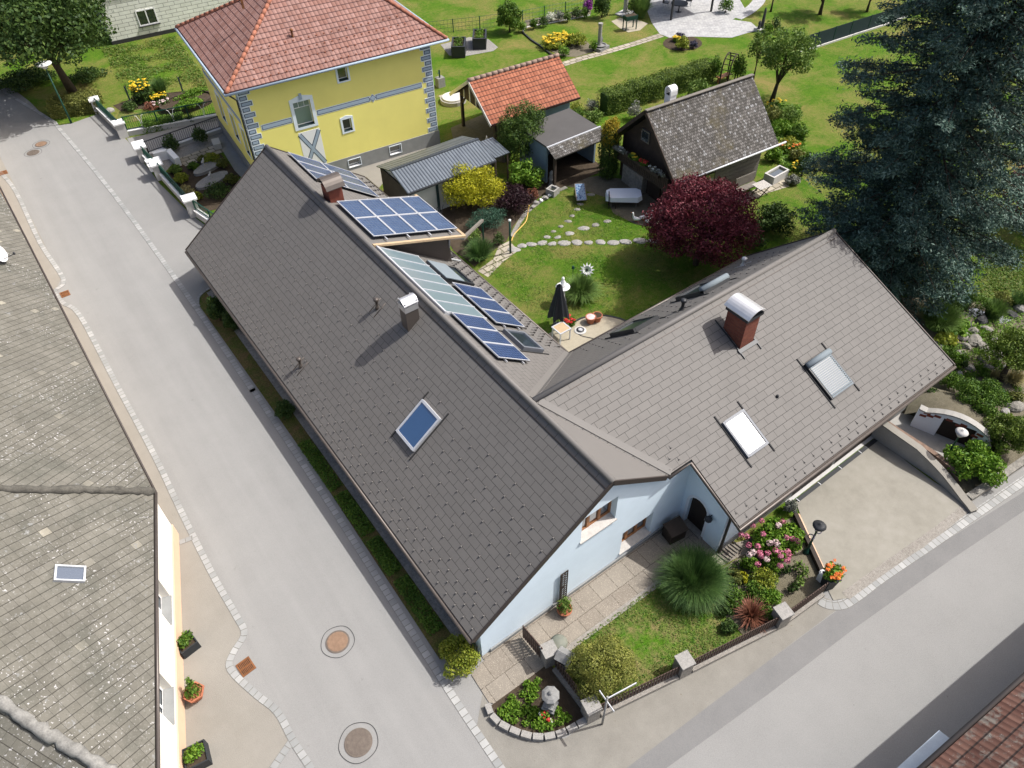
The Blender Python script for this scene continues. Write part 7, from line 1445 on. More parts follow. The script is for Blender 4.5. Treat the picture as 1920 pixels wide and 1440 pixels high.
sheet('house_path', None, 0.02, 'asphalt', pts=[tuple(G(*q)[:2]) for q in ((238, 260), (419, 221), (424, 250), (262, 301))])
sheet('forecourt_path', None, 0.022, 'slab_path', pts=[tuple(G(*q)[:2]) for q in ((330, 300), (410, 268), (420, 285), (348, 312))])
sheet('forecourt_paving', None, 0.021, 'plinth_grey', pts=[tuple(G(*q)[:2]) for q in ((405, 262), (425, 250), (500, 330), (480, 360), (440, 320))])
sheet('forecourt_bed', None, 0.018, 'soil', pts=[tuple(G(*q)[:2]) for q in ((310, 325), (345, 305), (410, 285), (450, 330), (420, 390), (372, 400))])
sheet('forecourt_gravel', None, 0.016, 'gravel', pts=[tuple(G(*q)[:2]) for q in ((270, 300), (420, 248), (424, 262), (330, 300), (308, 325))])
sheet('flower_border_soil', None, 0.014, 'soil', pts=[tuple(G(*q)[:2]) for q in ((212, 198), (262, 180), (400, 165), (410, 185), (330, 208), (235, 215))])
sheet('small_lawn', None, 0.02, 'front_lawn', pts=[tuple(q) for q in smooth_line(Gs((222, 226), (224, 212), (250, 205), (290, 207), (305, 213), (262, 226), (230, 231), (222, 226)), 4)[:-1]])
t = thing('corner_planter_wall', 'white L-shaped planter wall in the forecourt', 'wall', P0(330, 305)); m_ = MB(); bar(m_, P0(292, 302) + [0, 0, 0.3], P0(318, 296) + [0, 0, 0.3], 0.35, 0.6); bar(m_, P0(318, 296) + [0.1, 0, 0.3], P0(334, 313) + [0.1, 0, 0.3], 0.35, 0.6); m_.build('wall', 'white_paint', t)
for k, (px, py, sx, sy, rz) in enumerate(((392, 316, 1.15, 0.5, 0.35), (399, 341, 1.2, 0.55, 0.3))):
    t = thing('stone_slab', ('upper', 'lower')[k] + ' lens-shaped grey granite slab in the forecourt bed', 'stone slab', P0(px, py), rz); m_ = MB(); m_.prism([(sx * math.cos(a), sy * math.sin(a)) for a in np.linspace(0, 2 * math.pi, 18)[:-1]], 0, 0.2); m_.build('slab', 'granite', t, local=True)
    t = thing('stone_bird', 'small pale bird figure on the ' + ('upper', 'lower')[k] + ' granite slab', 'garden ornament', (*P0(px - 8 + 6 * k, py - 2)[:2], 0.2)); m_ = MB(); m_.tube([(-0.14, 0, 0.16), (-0.02, 0, 0.2), (0.06, 0, 0.3), (0.07, 0, 0.42), (0.13, 0, 0.45)], [0.02, 0.1, 0.07, 0.045, 0.02], 8); m_.build('body', 'pale_concrete', t, local=True, smooth=True); m_ = MB(); m_.lathe((0, 0, 0), [(0.08, 0), (0.06, 0.14)], 8); m_.build('stand', 'pale_concrete', t, local=True)
stone('boulder', 'round pale boulder behind the far lane railing', 'boulder', P0(206, 208, 0.05), 0.35, 0.25, 0.25, 'granite', 401)
t = thing('ring_bed', 'raised ring bed of dark timber beside the yellow house', 'raised bed', P0(352, 197)); m_ = MB(); n = 24; c0 = np.array([0, 0, 0])
for k in range(n): a0, a1 = 2 * math.pi * k / n, 2 * math.pi * (k + 1) / n; bar(m_, (1.9 * math.cos(a0), 1.2 * math.sin(a0), 0.2), (1.9 * math.cos(a1), 1.2 * math.sin(a1), 0.2), 0.12, 0.4)
m_.build('edging', 'old_wood', t, local=True); m_ = MB(); m_.prism([(1.85 * math.cos(a), 1.15 * math.sin(a)) for a in np.linspace(0, 2 * math.pi, 24)[:-1]], 0.02, 0.28); m_.build('bed_soil', 'soil', t, local=True)
t = thing('stone_bench', 'white stone block beside the yellow house path', 'block', P0(408, 275), -0.2); m_ = MB(); m_.box((0, 0, 0.2), (0.5, 0.9, 0.4)); m_.build('block', 'pale_concrete', t, local=True)

# ------------------------------------------------------------------ vegetation
def trunk_mesh(name, t, base_r, pts, limbs=(), mat='bark'):
    m_ = MB(); n = len(pts); m_.tube(pts, [base_r * (1 - 0.55 * i / (n - 1)) * (1.25 if i == 0 else 1) for i in range(n)], 9)
    for (a, b, r) in limbs: c = (np.array(a, float) + np.array(b, float)) / 2 + np.array([0, 0, 0.12]); m_.tube([a, c, b], [r, r * 0.7, r * 0.35], 6)
    return m_.build(name, mat, t, local=True, smooth=True)
def tree(label, base, h, rad, cz, mat, n, leaf, seed, lobes=16, off=(0, 0), tr=0.16, cat='tree', name='tree', shell=0.45, small=0.36, group=None, squash=1.0, lo=-0.5):
    rng = np.random.default_rng(seed); t = thing(name, label, cat, base, group=group); c = (off[0], off[1], cz)
    bl = crown_blobs(rng, c, rad, lobes, small, squash, lo)
    tip = np.array([off[0] * 0.7, off[1] * 0.7, cz])
    limbs = [(tip * (0.35 + 0.4 * rng.random()), np.array(b[:3]) * 0.9 + tip * 0.1, tr * 0.5) for b in bl[1:10]]
    trunk_mesh('trunk', t, tr, [(0, 0, 0), tip * 0.33 + np.array([0.03, 0.02, 0]), tip * 0.7, tip * 1.05], limbs)
    foliage('crown', bl, n, leaf, mat, t, seed, shell); return t
def bush(label, px, py, wpx, h, mat, n, leaf, seed, cat='shrub', name='shrub', lobes=9, ry=None, z0=0.02, shell=0.5, aspect=0.55, group=None, small=0.45, stem=True, jitter=0.7, droop=0.0):
    """a shrub whose middle height shows at the picture point; wpx is its half width in the photo"""
    p = G(px, py, h * 0.5 + z0); r = wpx / ppm(p); rng = np.random.default_rng(seed); t = thing(name, label, cat, (p[0], p[1], z0), group=group)
    bl = crown_blobs(rng, (0, 0, h * 0.48), (r, (ry / ppm(p)) if ry else r, h * 0.52), lobes, small, 1.0, -0.6)
    if stem: trunk_mesh('stem', t, 0.04 + 0.02 * r, [(0, 0, 0), (0.02, 0.01, h * 0.3), (0, 0.02, h * 0.6)], [((0, 0, h * 0.2), (0.5 * r * math.cos(a), 0.5 * r * math.sin(a), h * 0.5), 0.025) for a in (0.4, 2.5, 4.6)])
    foliage('foliage', bl, n, leaf, mat, t, seed, shell, 0.0, aspect, jitter, droop); return t
def tuft(label, px, py, r0, length, n, mat, seed, spread=0.8, width=0.03, cat='grass', name='ornamental_grass', droop=1.0, z0=0.02, group=None, up=1.0, seg=4):
    p = P0(px, py, z0); t = thing(name, label, cat, p, group=group); rng = np.random.default_rng(seed); V, Fq = blades(rng, n, r0, length, width, spread, seg, droop, up); mesh_from_np('blades', V, Fq, mat, t); return t
def blossoms(t, pts, size, mat, seed, n=7, name='flowers', up=1.0):
    rng = np.random.default_rng(seed); C = np.repeat(np.array(pts, float), n, 0) + rng.normal(0, size * 0.4, (len(pts) * n, 3)); N = rng.normal(0, 0.5, C.shape) + [0, 0, up]; V, Fq = leaves_np(rng, C, N, size, 0.8, 0.3); return mesh_from_np(name, V, Fq, mat, t)

# the blue spruce
def spruce(label, base, H, R, mat, seed, zlo=1.0):
    rng = np.random.default_rng(seed); t = thing('spruce_tree', label, 'tree', base); m_ = MB()
    m_.tube([(0, 0, 0), (0, 0, H * 0.3), (0, 0, H * 0.7), (0, 0, H)], [0.36, 0.27, 0.14, 0.03], 10)
    Cs, Ns = [], []; z = zlo; phase = 0.0
    while z < H - 0.3:
        f = 1 - (z / H); rad = R * min(1.0, 0.10 + 0.98 * f ** 0.56) * (0.68 if z < 1.8 else 0.8 if z < 3.2 else 0.92 if z < 4.5 else 1); nb = int(max(5, 8 + 3 * f)); phase += 0.9
        for k in range(nb):
            a = phase + 2 * math.pi * k / nb + rng.normal(0, 0.16); d = np.array([math.cos(a), math.sin(a), 0]); L = rad * rng.uniform(0.72, 1.1) * (1 - 0.16 * max(0, float(d @ [-0.815, 0.58, 0])) * (z < 9)); sd_ = np.array([-math.sin(a), math.cos(a), 0]); z0 = z + rng.uniform(-0.2, 0.2)
            def at(tt): return d * L * tt + np.array([0, 0, z0 + L * (0.10 * tt - 0.26 * tt * tt + 0.10 * tt ** 4)])
            m_.tube([at(0.0), at(0.4), at(0.95)], [0.06, 0.04, 0.012], 5, False)
            nt = int(6 + 6.6 * L)
            for j in range(nt):
                tt = 0.1 + 0.92 * ((j + rng.random()) / nt) ** 0.8; wdt = 0.30 * L * (1.12 - tt) + 0.14; s = rng.uniform(-1, 1); c = at(tt) + sd_ * s * wdt - np.array([0, 0, 0.12 * abs(s) + 0.03])
                q = int(27 + 5 * rng.random()); pc = c + rng.normal(0, 1, (q, 3)) * [0.15, 0.15, 0.08]; Cs.append(pc); Ns.append(np.tile(d * 0.35 + np.array([0, 0, 0.9]), (q, 1)))
        z += 0.58 + 0.1 * rng.random()
    m_.build('trunk', 'bark', t, local=True); C, N = np.concatenate(Cs), np.concatenate(Ns); V, Fq = leaves_np(rng, C, N, 0.175, 0.32, 0.75); mesh_from_np('crown', V, Fq, mat, t); return t
spruce('huge blue spruce towering beyond the short wing of the brown-roofed house', (29.1, 4.5, 0), 19.5, 6.4, 'leaf_blue', 5)

# trees
tree('large dark broadleaf tree overhanging the lane beside the street lamp', P0(136, 172), 9, (5.6, 5.6, 3.9), 5.6, 'leaf_dark', 26000, 0.3, 61, 26, (-1.2, -0.6), 0.3, small=0.3)
tree('dark red Japanese maple in the middle of the back lawn', P0(1304, 496), 5.0, (3.1, 3.0, 2.45), 2.75, 'leaf_maroon', 42000, 0.13, 62, 38, (0.15, 0.2), 0.14, small=0.3, name='maple_tree', squash=0.6, lo=-0.85)
tree('open pale green apple tree behind the shingled cottage', P0(1447, 190), 5, (2.3, 2.2, 1.9), 3.3, 'leaf_apple', 5200, 0.19, 63, 14, (0.3, -0.2), 0.15, small=0.32, name='apple_tree', shell=0.2)
tree('small apple tree at the top edge of the meadow', P0(1537, 27), 4, (2.0, 2.0, 1.3), 2.6, 'leaf_apple', 3000, 0.22, 64, 10, (0, 0), 0.14, name='apple_tree', shell=0.2)
tree('small fruit tree at the top edge left of the spruce', P0(1625, 22), 3.4, (1.6, 1.6, 1.2), 2.2, 'leaf_mid', 2200, 0.2, 65, 9, (0, 0), 0.1, name='fruit_tree', shell=0.2)
tree('slender young birch-like tree rising over the rose arch', P0(1412, 150), 4, (0.9, 0.9, 1.5), 2.5, 'leaf_apple', 1100, 0.17, 66, 8, (0, 0), 0.06, name='young_tree', shell=0.15)
tree('small tree at the top right corner behind the patio walk', P0(1445, 22), 3, (0.9, 0.9, 1.0), 2.2, 'leaf_dark', 900, 0.2, 67, 7, (0, 0), 0.08, name='young_tree', shell=0.2)
tree('flat topped green cypress tree in the rock garden by the pond', P0(1876, 712), 2.8, (1.55, 1.4, 0.85), 1.6, 'leaf_hedge', 10000, 0.1, 68, 12, (0.35, 0.15), 0.13, name='cypress_tree', small=0.34)
tree('dark red leaved tree at the right edge beyond the spruce', P0(1925, 440), 5, (2.6, 2.6, 2.2), 2.6, 'leaf_maroon', 6000, 0.22, 69, 12, (0, 0), 0.15, small=0.34)
# conifers and shrubs of the back garden
bush('wide golden yellow conifer in front of the metal shed', 886, 348, 56, 2.6, 'leaf_yellow', 14000, 0.13, 71, name='conifer', cat='conifer', lobes=16, small=0.36, aspect=0.4)
bush('tall dark green yew in front of the orange tiled shed', 978, 253, 54, 4.1, 'leaf_yew', 15000, 0.15, 72, name='yew', cat='conifer', lobes=22, small=0.3, aspect=0.35)
bush('broad leaved green shrub between yew and smoke bush', 985, 328, 34, 1.7, 'leaf_bright', 2600, 0.17, 73, shell=0.3)
bush('dark purple smoke bush beside the lawn edge', 966, 371, 33, 1.5, 'leaf_purple', 3600, 0.12, 74)
bush('blue-green spreading juniper behind the metal post', 912, 411, 37, 1.0, 'leaf_teal', 5200, 0.09, 75, name='juniper', cat='conifer', ry=24, aspect=0.35)
bush('loose reddish flowering shrub next to the smoke bush', 1000, 364, 11, 0.8, 'leaf_rust', 500, 0.1, 76)
bush('small mixed green shrub under the rain chute', 890, 442, 13, 0.9, 'leaf_apple', 700, 0.1, 77)
bush('small dark shrub at the foot of the metal post', 935, 448, 11, 0.7, 'leaf_dark', 600, 0.09, 78)
tuft('fine green grass tuft at the edge of the brown roof by the path', 900, 484, 0.35, 1.25, 1500, 'blade_green', 79, 0.9, 0.03)
t_ = thing('column_conifer', 'golden tipped column conifer between the flat shed and the cottage', 'conifer', P0(1139, 332)); foliage('foliage', [(0, 0, 0.7, 0.62, 0.62, 0.9), (0.02, 0, 1.7, 0.72, 0.72, 1.1), (0, 0.02, 2.7, 0.6, 0.6, 0.9)], 6500, 0.15, 'leaf_yew', t_, 80, 0.6, aspect=0.3, droop=-2); foliage('golden_tips', [(0, 0, 2.9, 0.6, 0.6, 0.95), (0.1, -0.1, 3.5, 0.32, 0.32, 0.5), (-0.2, 0.1, 3.35, 0.22, 0.22, 0.5)], 2000, 0.15, 'leaf_gold', t_, 81, 0.75, aspect=0.3, droop=-2); trunk_mesh('trunk', t_, 0.1, [(0, 0, 0), (0, 0, 1.2), (0, 0, 2.4)])
bush('round dark laurel bush on the lawn right of the maple', 1455, 410, 36, 1.5, 'leaf_dark', 3600, 0.15, 82)
bush('low lime green plant left of the round laurel', 1407, 420, 16, 0.5, 'leaf_bright', 600, 0.13, 83, cat='plant', name='plant', stem=False)
bush('bushy dark plant below the maple by the roof edge', 1420, 455, 20, 0.7, 'leaf_dark', 800, 0.12, 84, cat='plant', name='plant', stem=False)
tuft('big fresh green grass tuft in the lawn beside the windmill flower', 1088, 556, 0.3, 1.45, 1500, 'blade_light', 85, 0.95, 0.05, droop=1.25)
flower_cluster('flowering_plant', 'red flowers at the lawn edge beside the terrace table', 'flower', P0(1068, 608, 0.02), (0.32, 0.32), 16, 'flower_red', 'leaf_mid', 86, 0.14, 250, 0.35)
bush('pale pink blossoming shrub behind the flat roofed shed', 1190, 208, 13, 1.2, 'leaf_grey', 700, 0.13, 87)
bush('pale green hydrangea behind the flat roofed shed', 1113, 218, 16, 1.0, 'leaf_apple', 900, 0.14, 88)
bush('greyish twiggy shrub between hedge and flat shed', 1110, 197, 12, 0.9, 'leaf_grey', 600, 0.12, 89)
bush('yellow-topped clipped shrub at the end of the orange tiled shed', 1080, 202, 13, 1.0, 'leaf_lime', 900, 0.1, 90)
bush('green clipped bush beside the yellow-topped shrub', 1086, 214, 15, 0.9, 'leaf_mid', 900, 0.1, 91)
bush('white flowering rose bush behind the cottage ridge', 1310, 168, 22, 1.4, 'leaf_apple', 1200, 0.15, 92); bush('climbing rose bush on the left side of the rose arch', 1340, 128, 14, 2.0, 'leaf_mid', 1300, 0.14, 93); bush('climbing rose bush on the right side of the rose arch', 1386, 128, 14, 1.9, 'leaf_mid', 1200, 0.14, 94)
bush('round box shrub standing alone at the wire fence', 955, 30, 26, 2.6, 'leaf_mid', 5000, 0.16, 95, lobes=12, small=0.32); bush('dark clipped conifer block at the top of the flower bed', 1130, 8, 15, 2.2, 'leaf_dark', 2600, 0.14, 96, name='conifer', cat='conifer'); bush('bright purple flowering shrub at the top of the flower bed', 1103, 9, 10, 1.2, 'flower_purple', 700, 0.15, 97)
tuft('tall pale pampas grass beside the stone pillar', 1200, 32, 0.4, 1.9, 1500, 'blade_light', 98, 0.7, 0.045)
bush('tall pale reed-like shrub behind the stone pillar', 1190, 8, 14, 2.0, 'leaf_apple', 900, 0.16, 99); bush('leafy green shrub at the far corner of the patio', 1362, 10, 12, 1.2, 'leaf_mid', 700, 0.16, 100); bush('round green shrub beside the slim obelisk', 1440, 52, 10, 0.9, 'leaf_bright', 600, 0.13, 101); bush('small cone conifer right of the slim obelisk', 1455, 45, 8, 1.3, 'leaf_dark', 600, 0.12, 102)
# far beds
flower_cluster('day_lilies', 'orange day lilies filling the far flower bed', 'flower', P0(1045, 86), (1.5, 1.0), 110, 'flower_yellow', 'leaf_lime', 103, 0.2, 1600, 0.7); bush('lime green shrub at the back of the lily bed', 1082, 74, 18, 1.0, 'leaf_lime', 1100, 0.17, 104); bush('green perennial at the front of the lily bed', 1057, 96, 11, 0.8, 'leaf_bright', 500, 0.15, 105); bush('small green shrub beside the stone column fountain', 1113, 85, 8, 0.9, 'leaf_bright', 450, 0.13, 106)
bush('variegated green shrub in the round far bed', 1280, 82, 14, 0.9, 'leaf_lime', 900, 0.15, 107); bush('grey-blue lavender mound right in the round far bed', 1301, 83, 8, 0.6, 'leaf_lavender', 500, 0.12, 108); bush('dull violet lavender mound behind the round far bed', 1276, 68, 9, 0.6, 'leaf_lavender', 500, 0.12, 109); flower_cluster('flowering_plant', 'yellow flowers at the left of the round far bed', 'flower', P0(1269, 78), (0.4, 0.35), 16, 'flower_yellow', 'leaf_mid', 110, 0.18, 150, 0.4)
for k, (px, py, w_, m2, l) in enumerate(((1000, 44, 8, 'leaf_mid', 'low green perennial at the left end of the fence flower bed'), (1018, 40, 9, 'leaf_dark', 'dark perennial in the left of the fence flower bed'), (1033, 32, 9, 'flower_white', 'feathery white astilbe in the fence flower bed'), (1048, 30, 10, 'leaf_grey', 'pale cream flowering shrub in the fence flower bed'), (1064, 31, 8, 'leaf_apple', 'small green shrub right of the cream shrub by the fence'), (1080, 24, 9, 'leaf_dark', 'dark shrub right of the middle of the fence flower bed'), (1096, 24, 8, 'leaf_mid', 'green shrub below the purple flowers by the fence'), (979, 50, 9, 'leaf_bright', 'bright shrub at the foot of the round box shrub'))): bush(l, px, py, w_, 0.9, m2, 500, 0.14, 115 + k)
# hedges
def hedge(label, a, b, w_, h, mat, n, seed, leaf=0.1):
    a, b = np.array([*a[:2], 0.0]), np.array([*b[:2], 0.0]); d = unit(b - a); L = np.linalg.norm(b - a); t = thing('hedge', label, 'hedge', a, math.atan2(d[1], d[0])); rng = np.random.default_rng(seed); k = max(3, int(L / (w_ * 0.35)))
    C, N = [], []
    u = rng.random((n, 3)); face = rng.choice(4, n, p=[0.42, 0.26, 0.26, 0.06]); x = u[:, 0] * L; wob = 0.06 * np.sin(x * 2.1 + seed) + 0.05 * np.sin(x * 5.3); y = (u[:, 1] - 0.5) * w_; z = u[:, 2] * h
    top = face == 0; z = np.where(top, h * (1 - 0.12 * (2 * u[:, 1] - 1) ** 2) + wob, z); y = np.where(face == 1, -w_ / 2 + wob, y); y = np.where(face == 2, w_ / 2 + wob, y); inner = face == 3
    C = np.stack([x, y, z], 1) + rng.normal(0, 0.05, (n, 3)); N = np.stack([np.zeros(n), np.where(face == 1, -1.0, np.where(face == 2, 1.0, 0)), np.where(top, 1.0, 0.3)], 1)
    V, Fq = leaves_np(rng, C, N, leaf, 0.6, 0.6); mesh_from_np('foliage', V, Fq, mat, t); m_ = MB(); m_.box((L / 2, 0, h * 0.45), (L - 0.2, w_ * 0.7, h * 0.86)); m_.build('inner_twigs', 'leaf_dark', t, local=True)
hedge('long clipped thuja hedge behind the shingled cottage', G(1130, 197, 0.6), G(1330, 135, 0.6), 1.3, 1.5, 'leaf_hedge', 17000, 121); hedge('clipped hedge along the lane below the street lamp tree', G(95, 202, 0.5), G(188, 190, 0.5), 1.7, 1.0, 'leaf_olive', 8000, 122, 0.12)
hedge('low clipped hedge behind the black tulip railing', G(268, 238, 0.4), G(345, 222, 0.4), 0.5, 0.75, 'leaf_mid', 2600, 123, 0.09)
# wild border right of the cottage
for k, (px, py, w_, h_, m2, l) in enumerate(((1450, 215, 20, 1.0, 'leaf_olive', 'olive wild shrub behind the right gable of the cottage'), (1480, 215, 22, 1.1, 'leaf_apple', 'pale wild shrub below the apple tree'), (1470, 240, 22, 0.9, 'leaf_bright', 'bright tall perennials right of the cottage roof'), (1498, 248, 18, 1.0, 'leaf_mid', 'green shrub against the lower left spruce branches'), (1478, 272, 20, 0.8, 'leaf_lime', 'lime yellow perennials right of the cottage eave'), (1452, 290, 15, 0.9, 'leaf_bright', 'bright shrub at the cottage eave corner'), (1495, 292, 14, 0.8, 'leaf_olive', 'olive perennials above the stone trough'), (1508, 310, 13, 1.5, 'leaf_yew', 'small dark conifer under the left spruce branches'), (1486, 338, 12, 0.5, 'leaf_grey', 'silvery lavender mound beside the stone trough'), (1430, 250, 10, 0.8, 'leaf_mid', 'low shrub pressed against the cottage roof verge'))): bush(l, px, py, w_, h_, m2, 1100, 0.14, 131 + k)
flower_cluster('flowering_plant', 'orange lilies beside the cottage eave', 'flower', P0(1476, 285), (0.8, 0.6), 18, 'flower_orange', 'leaf_bright', 145, 0.16, 300, 0.6); flower_cluster('flowering_plant', 'yellow flowers under the left spruce branches', 'flower', P0(1495, 318), (0.6, 0.5), 20, 'flower_yellow', 'leaf_mid', 146, 0.15, 250, 0.4); flower_cluster('flowering_plant', 'yellow daisies behind the cottage roof edge', 'flower', P0(1452, 206), (0.9, 0.5), 18, 'flower_yellow', 'leaf_mid', 147, 0.15, 250, 0.6)
# rock garden
bush('big round box dome above the cellar', 1840, 748, 53, 1.5, 'leaf_mid', 11000, 0.09, 151, lobes=16, small=0.3, z0=0.5); bush('yellow-green cypress shrub at the road end of the cellar', 1887, 816, 44, 2.0, 'leaf_hedge', 8500, 0.11, 152, lobes=14, small=0.34, aspect=0.4); bush('bright green laurel shrub beside the brick wall end', 1832, 866, 52, 1.4, 'leaf_bright', 5200, 0.14, 153, lobes=13, small=0.34); bush('dark low shrub at the short wing eave corner', 1785, 714, 20, 0.9, 'leaf_mid', 1500, 0.1, 154)
bush('teal juniper cushion below the bright laurel', 1850, 888, 16, 0.5, 'leaf_teal', 900, 0.09, 155, name='juniper', cat='conifer', stem=False)
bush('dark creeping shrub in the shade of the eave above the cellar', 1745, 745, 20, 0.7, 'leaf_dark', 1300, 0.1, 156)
bush('light hosta clump spilling towards the pond', 1792, 612, 24, 0.45, 'leaf_bright', 1500, 0.18, 157, cat='plant', name='hosta', stem=False, aspect=0.75); bush('second hosta clump close to the verge of the short wing', 1775, 635, 18, 0.4, 'leaf_lime', 900, 0.17, 158, cat='plant', name='hosta', stem=False, aspect=0.75)
tuft('tall green miscanthus clump beside the short wing verge', 1755, 612, 0.5, 1.35, 2400, 'blade_light', 159, 0.8, 0.04); tuft('reeds on the far bank of the pond', 1795, 572, 0.5, 1.0, 900, 'blade_green', 160, 0.5, 0.03); tuft('reeds between the two pond pools', 1860, 592, 0.35, 0.95, 900, 'blade_light', 161, 0.6, 0.035); tuft('short reeds at the right end of the pond', 1905, 572, 0.3, 0.8, 500, 'blade_green', 162, 0.6, 0.03)
cu = thing('cushion_plant', 'small fresh green cushion plant between the rock garden stones', 'plant', P0(1790, 655), group='small green cushions in the rock garden'); foliage('leaves', [(0, 0, 0.1, 0.34, 0.3, 0.17), (0.25, 0.1, 0.08, 0.22, 0.2, 0.13)], 330, 0.09, 'leaf_bright', cu, 260, 0.3, -1)
rng = np.random.default_rng(77)
for (px, py) in ((1755, 655), (1770, 668), (1812, 668), (1830, 660), (1838, 628), (1858, 650), (1885, 660), (1905, 640), (1890, 620), (1912, 690), (1822, 705), (1838, 690), (1790, 690), (1775, 695), (1868, 690), (1908, 730), (1890, 742), (1912, 790), (1745, 660), (1735, 700)): dup(cu, P0(px, py, 0.02), rng.uniform(0, 6.28), scale=rng.uniform(0.7, 1.4))
tuft('straw coloured feather grass under the flat topped cypress', 1898, 716, 0.2, 0.7, 900, 'blade_straw', 163, 1.0, 0.025); tuft('small straw coloured grass beside the dome bush', 1862, 706, 0.12, 0.4, 350, 'blade_straw', 164, 1.0, 0.02)
for k, (px, py, w_, m2, l) in enumerate(((1780, 662, 14, 'leaf_mid', 'low green cushion left of the rock stream'), (1800, 672, 13, 'leaf_bright', 'bright cushion plant beside the rock stream'), (1806, 680, 8, 'leaf_dark', 'tiny dark round bush in the gravel slope'), (1762, 680, 14, 'leaf_olive', 'olive cushion at the verge of the short wing'), (1845, 700, 10, 'leaf_mid', 'small green cushion below the boulders'), (1875, 738, 10, 'leaf_teal', 'small teal cushion right of the dome bush'), (1905, 745, 12, 'leaf_olive', 'olive cushion at the right picture edge'), (1790, 575, 18, 'leaf_dark', 'dark bank shrub behind the pond'), (1840, 568, 18, 'leaf_mid', 'mid green bank shrub behind the pond'), (1880, 560, 16, 'leaf_olive', 'olive bank shrub at the right of the pond'), (1716, 540, 16, 'leaf_olive', 'thin olive shrub under the spruce skirt'), (1695, 520, 14, 'leaf_dark', 'dark shrub at the foot of the spruce'))): bush(l, px, py, w_, 0.5 + 0.02 * (w_ > 12) * w_, m2, 700, 0.1, 165 + k, cat='plant', name='plant', stem=False)
# front garden
t_ = tuft('huge fountain-shaped pampas grass by the front door', 1297, 1098, 0.5, 1.7, 7500, 'blade_green', 181, 0.85, 0.02, droop=1.25, z0=0.03, seg=5)
_r = np.random.default_rng(182); V, Fq = blades(_r, 4500, 0.6, 1.15, 0.02, 1.1, 4, 1.35, 1.0); mesh_from_np('under_blades', V, Fq, 'blade_green', t_)
bush('round clipped olive box ball at the street corner', 1131, 1250, 60, 2.1, 'leaf_box', 30000, 0.055, 182, lobes=20, small=0.36, name='box_ball', shell=0.8, jitter=0.35)
bush('round yellow-flecked shrub at the gable corner of the house', 862, 1228, 41, 1.05, 'leaf_lime', 4200, 0.09, 183, lobes=14, small=0.34)
hy = bush('wide hydrangea with pink flower heads below the eave', 1457, 1012, 56, 0.95, 'leaf_bright', 5200, 0.13, 184, cat='hydrangea', name='hydrangea', lobes=16, small=0.34, ry=40, stem=False, aspect=0.7)
def heads(t, picks, z, r, mat, seed, name):
    rng = np.random.default_rng(seed); C, N = [], []
    for (px, py) in picks:
        p = G(px, py, z) - np.array(t.location); d = rng.normal(0, 1, (60, 3)); d /= np.linalg.norm(d, axis=1)[:, None]; C.append(p + d * r * [1, 1, 0.8]); N.append(d)
    C, N = np.concatenate(C), np.concatenate(N); V, Fq = leaves_np(rng, C, N, r * 0.62, 0.9, 0.25); mesh_from_np(name, V, Fq, mat, t)
heads(hy, ((1428, 976), (1468, 978), (1412, 985), (1431, 1001), (1474, 1008), (1486, 1010), (1496, 1014), (1421, 1024), (1390, 1003), (1400, 1005), (1440, 1037), (1463, 1035), (1464, 1043), (1480, 1042), (1476, 1051), (1463, 1061), (1425, 1036), (1421, 1058), (1427, 1042), (1404, 1022), (1454, 1032), (1477, 1034)), 0.95, 0.105, 'flower_pink', 185, 'flower_heads')
heads(hy, ((1460, 985), (1443, 1018), (1454, 1016), (1458, 1021), (1412, 1035), (1438, 1048), (1405, 1040)), 0.95, 0.11, 'flower_pale', 186, 'pale_flower_heads')
tuft('spiky rust-red dwarf maple above the fence post', 1407, 1158, 0.12, 0.75, 700, 'leaf_rust', 187, 1.25, 0.035, cat='shrub', name='dwarf_maple', droop=0.8)
for k, (px, py, w_, h_, m2, l) in enumerate(((1377, 1120, 24, 0.6, 'leaf_mid', 'leafy green shrub beside the pampas grass'), (1378, 1082, 15, 0.5, 'leaf_olive', 'olive heather-like shrub above the yellow plant'), (1392, 1083, 10, 0.45, 'leaf_yellow', 'small bright yellow shrub in the shrub bed'), (1405, 1057, 14, 0.45, 'leaf_bright', 'bright green shrub at the head of the shrub bed'), (1432, 1085, 24, 0.6, 'leaf_lime', 'feathery lime shrub in the middle of the shrub bed'), (1420, 1110, 22, 0.5, 'leaf_mid', 'mid green shrub left of the bare soil'), (1448, 1120, 20, 0.45, 'leaf_bright', 'fresh green shrub right of the rust-red maple'), (1362, 1140, 16, 0.4, 'leaf_dark', 'dark leaved shrub at the lawn edge'), (1368, 1175, 14, 0.35, 'leaf_dark', 'dark ground plant below the rust-red maple'), (1438, 1150, 17, 0.45, 'leaf_mid', 'green shrub touching the stone fence post'), (1448, 1055, 16, 0.5, 'leaf_bright', 'low shrub below the hydrangea heads'), (1483, 950, 12, 0.7, 'leaf_grey', 'round grey-brown heather at the eave corner'))): bush(l, px, py, w_, h_, m2, 1300, 0.085, 191 + k, stem=False, z0=0.03)
for k, (px, py, l) in enumerate(((1476, 1068, 'dark peony plant on the bare soil'), (1497, 1062, 'leafy rose plant on the bare soil'), (1508, 1072, 'rose plant nearest the dark bed wall'), (1488, 1102, 'dark small rose near the short fence'), (1500, 1092, 'pale leaved rose near the white box light'))): bush(l, px, py, 10, 0.5, 'leaf_dark' if k % 3 == 0 else 'leaf_apple', 110, 0.11, 205 + k, cat='plant', name='rose_bush', shell=0.1)
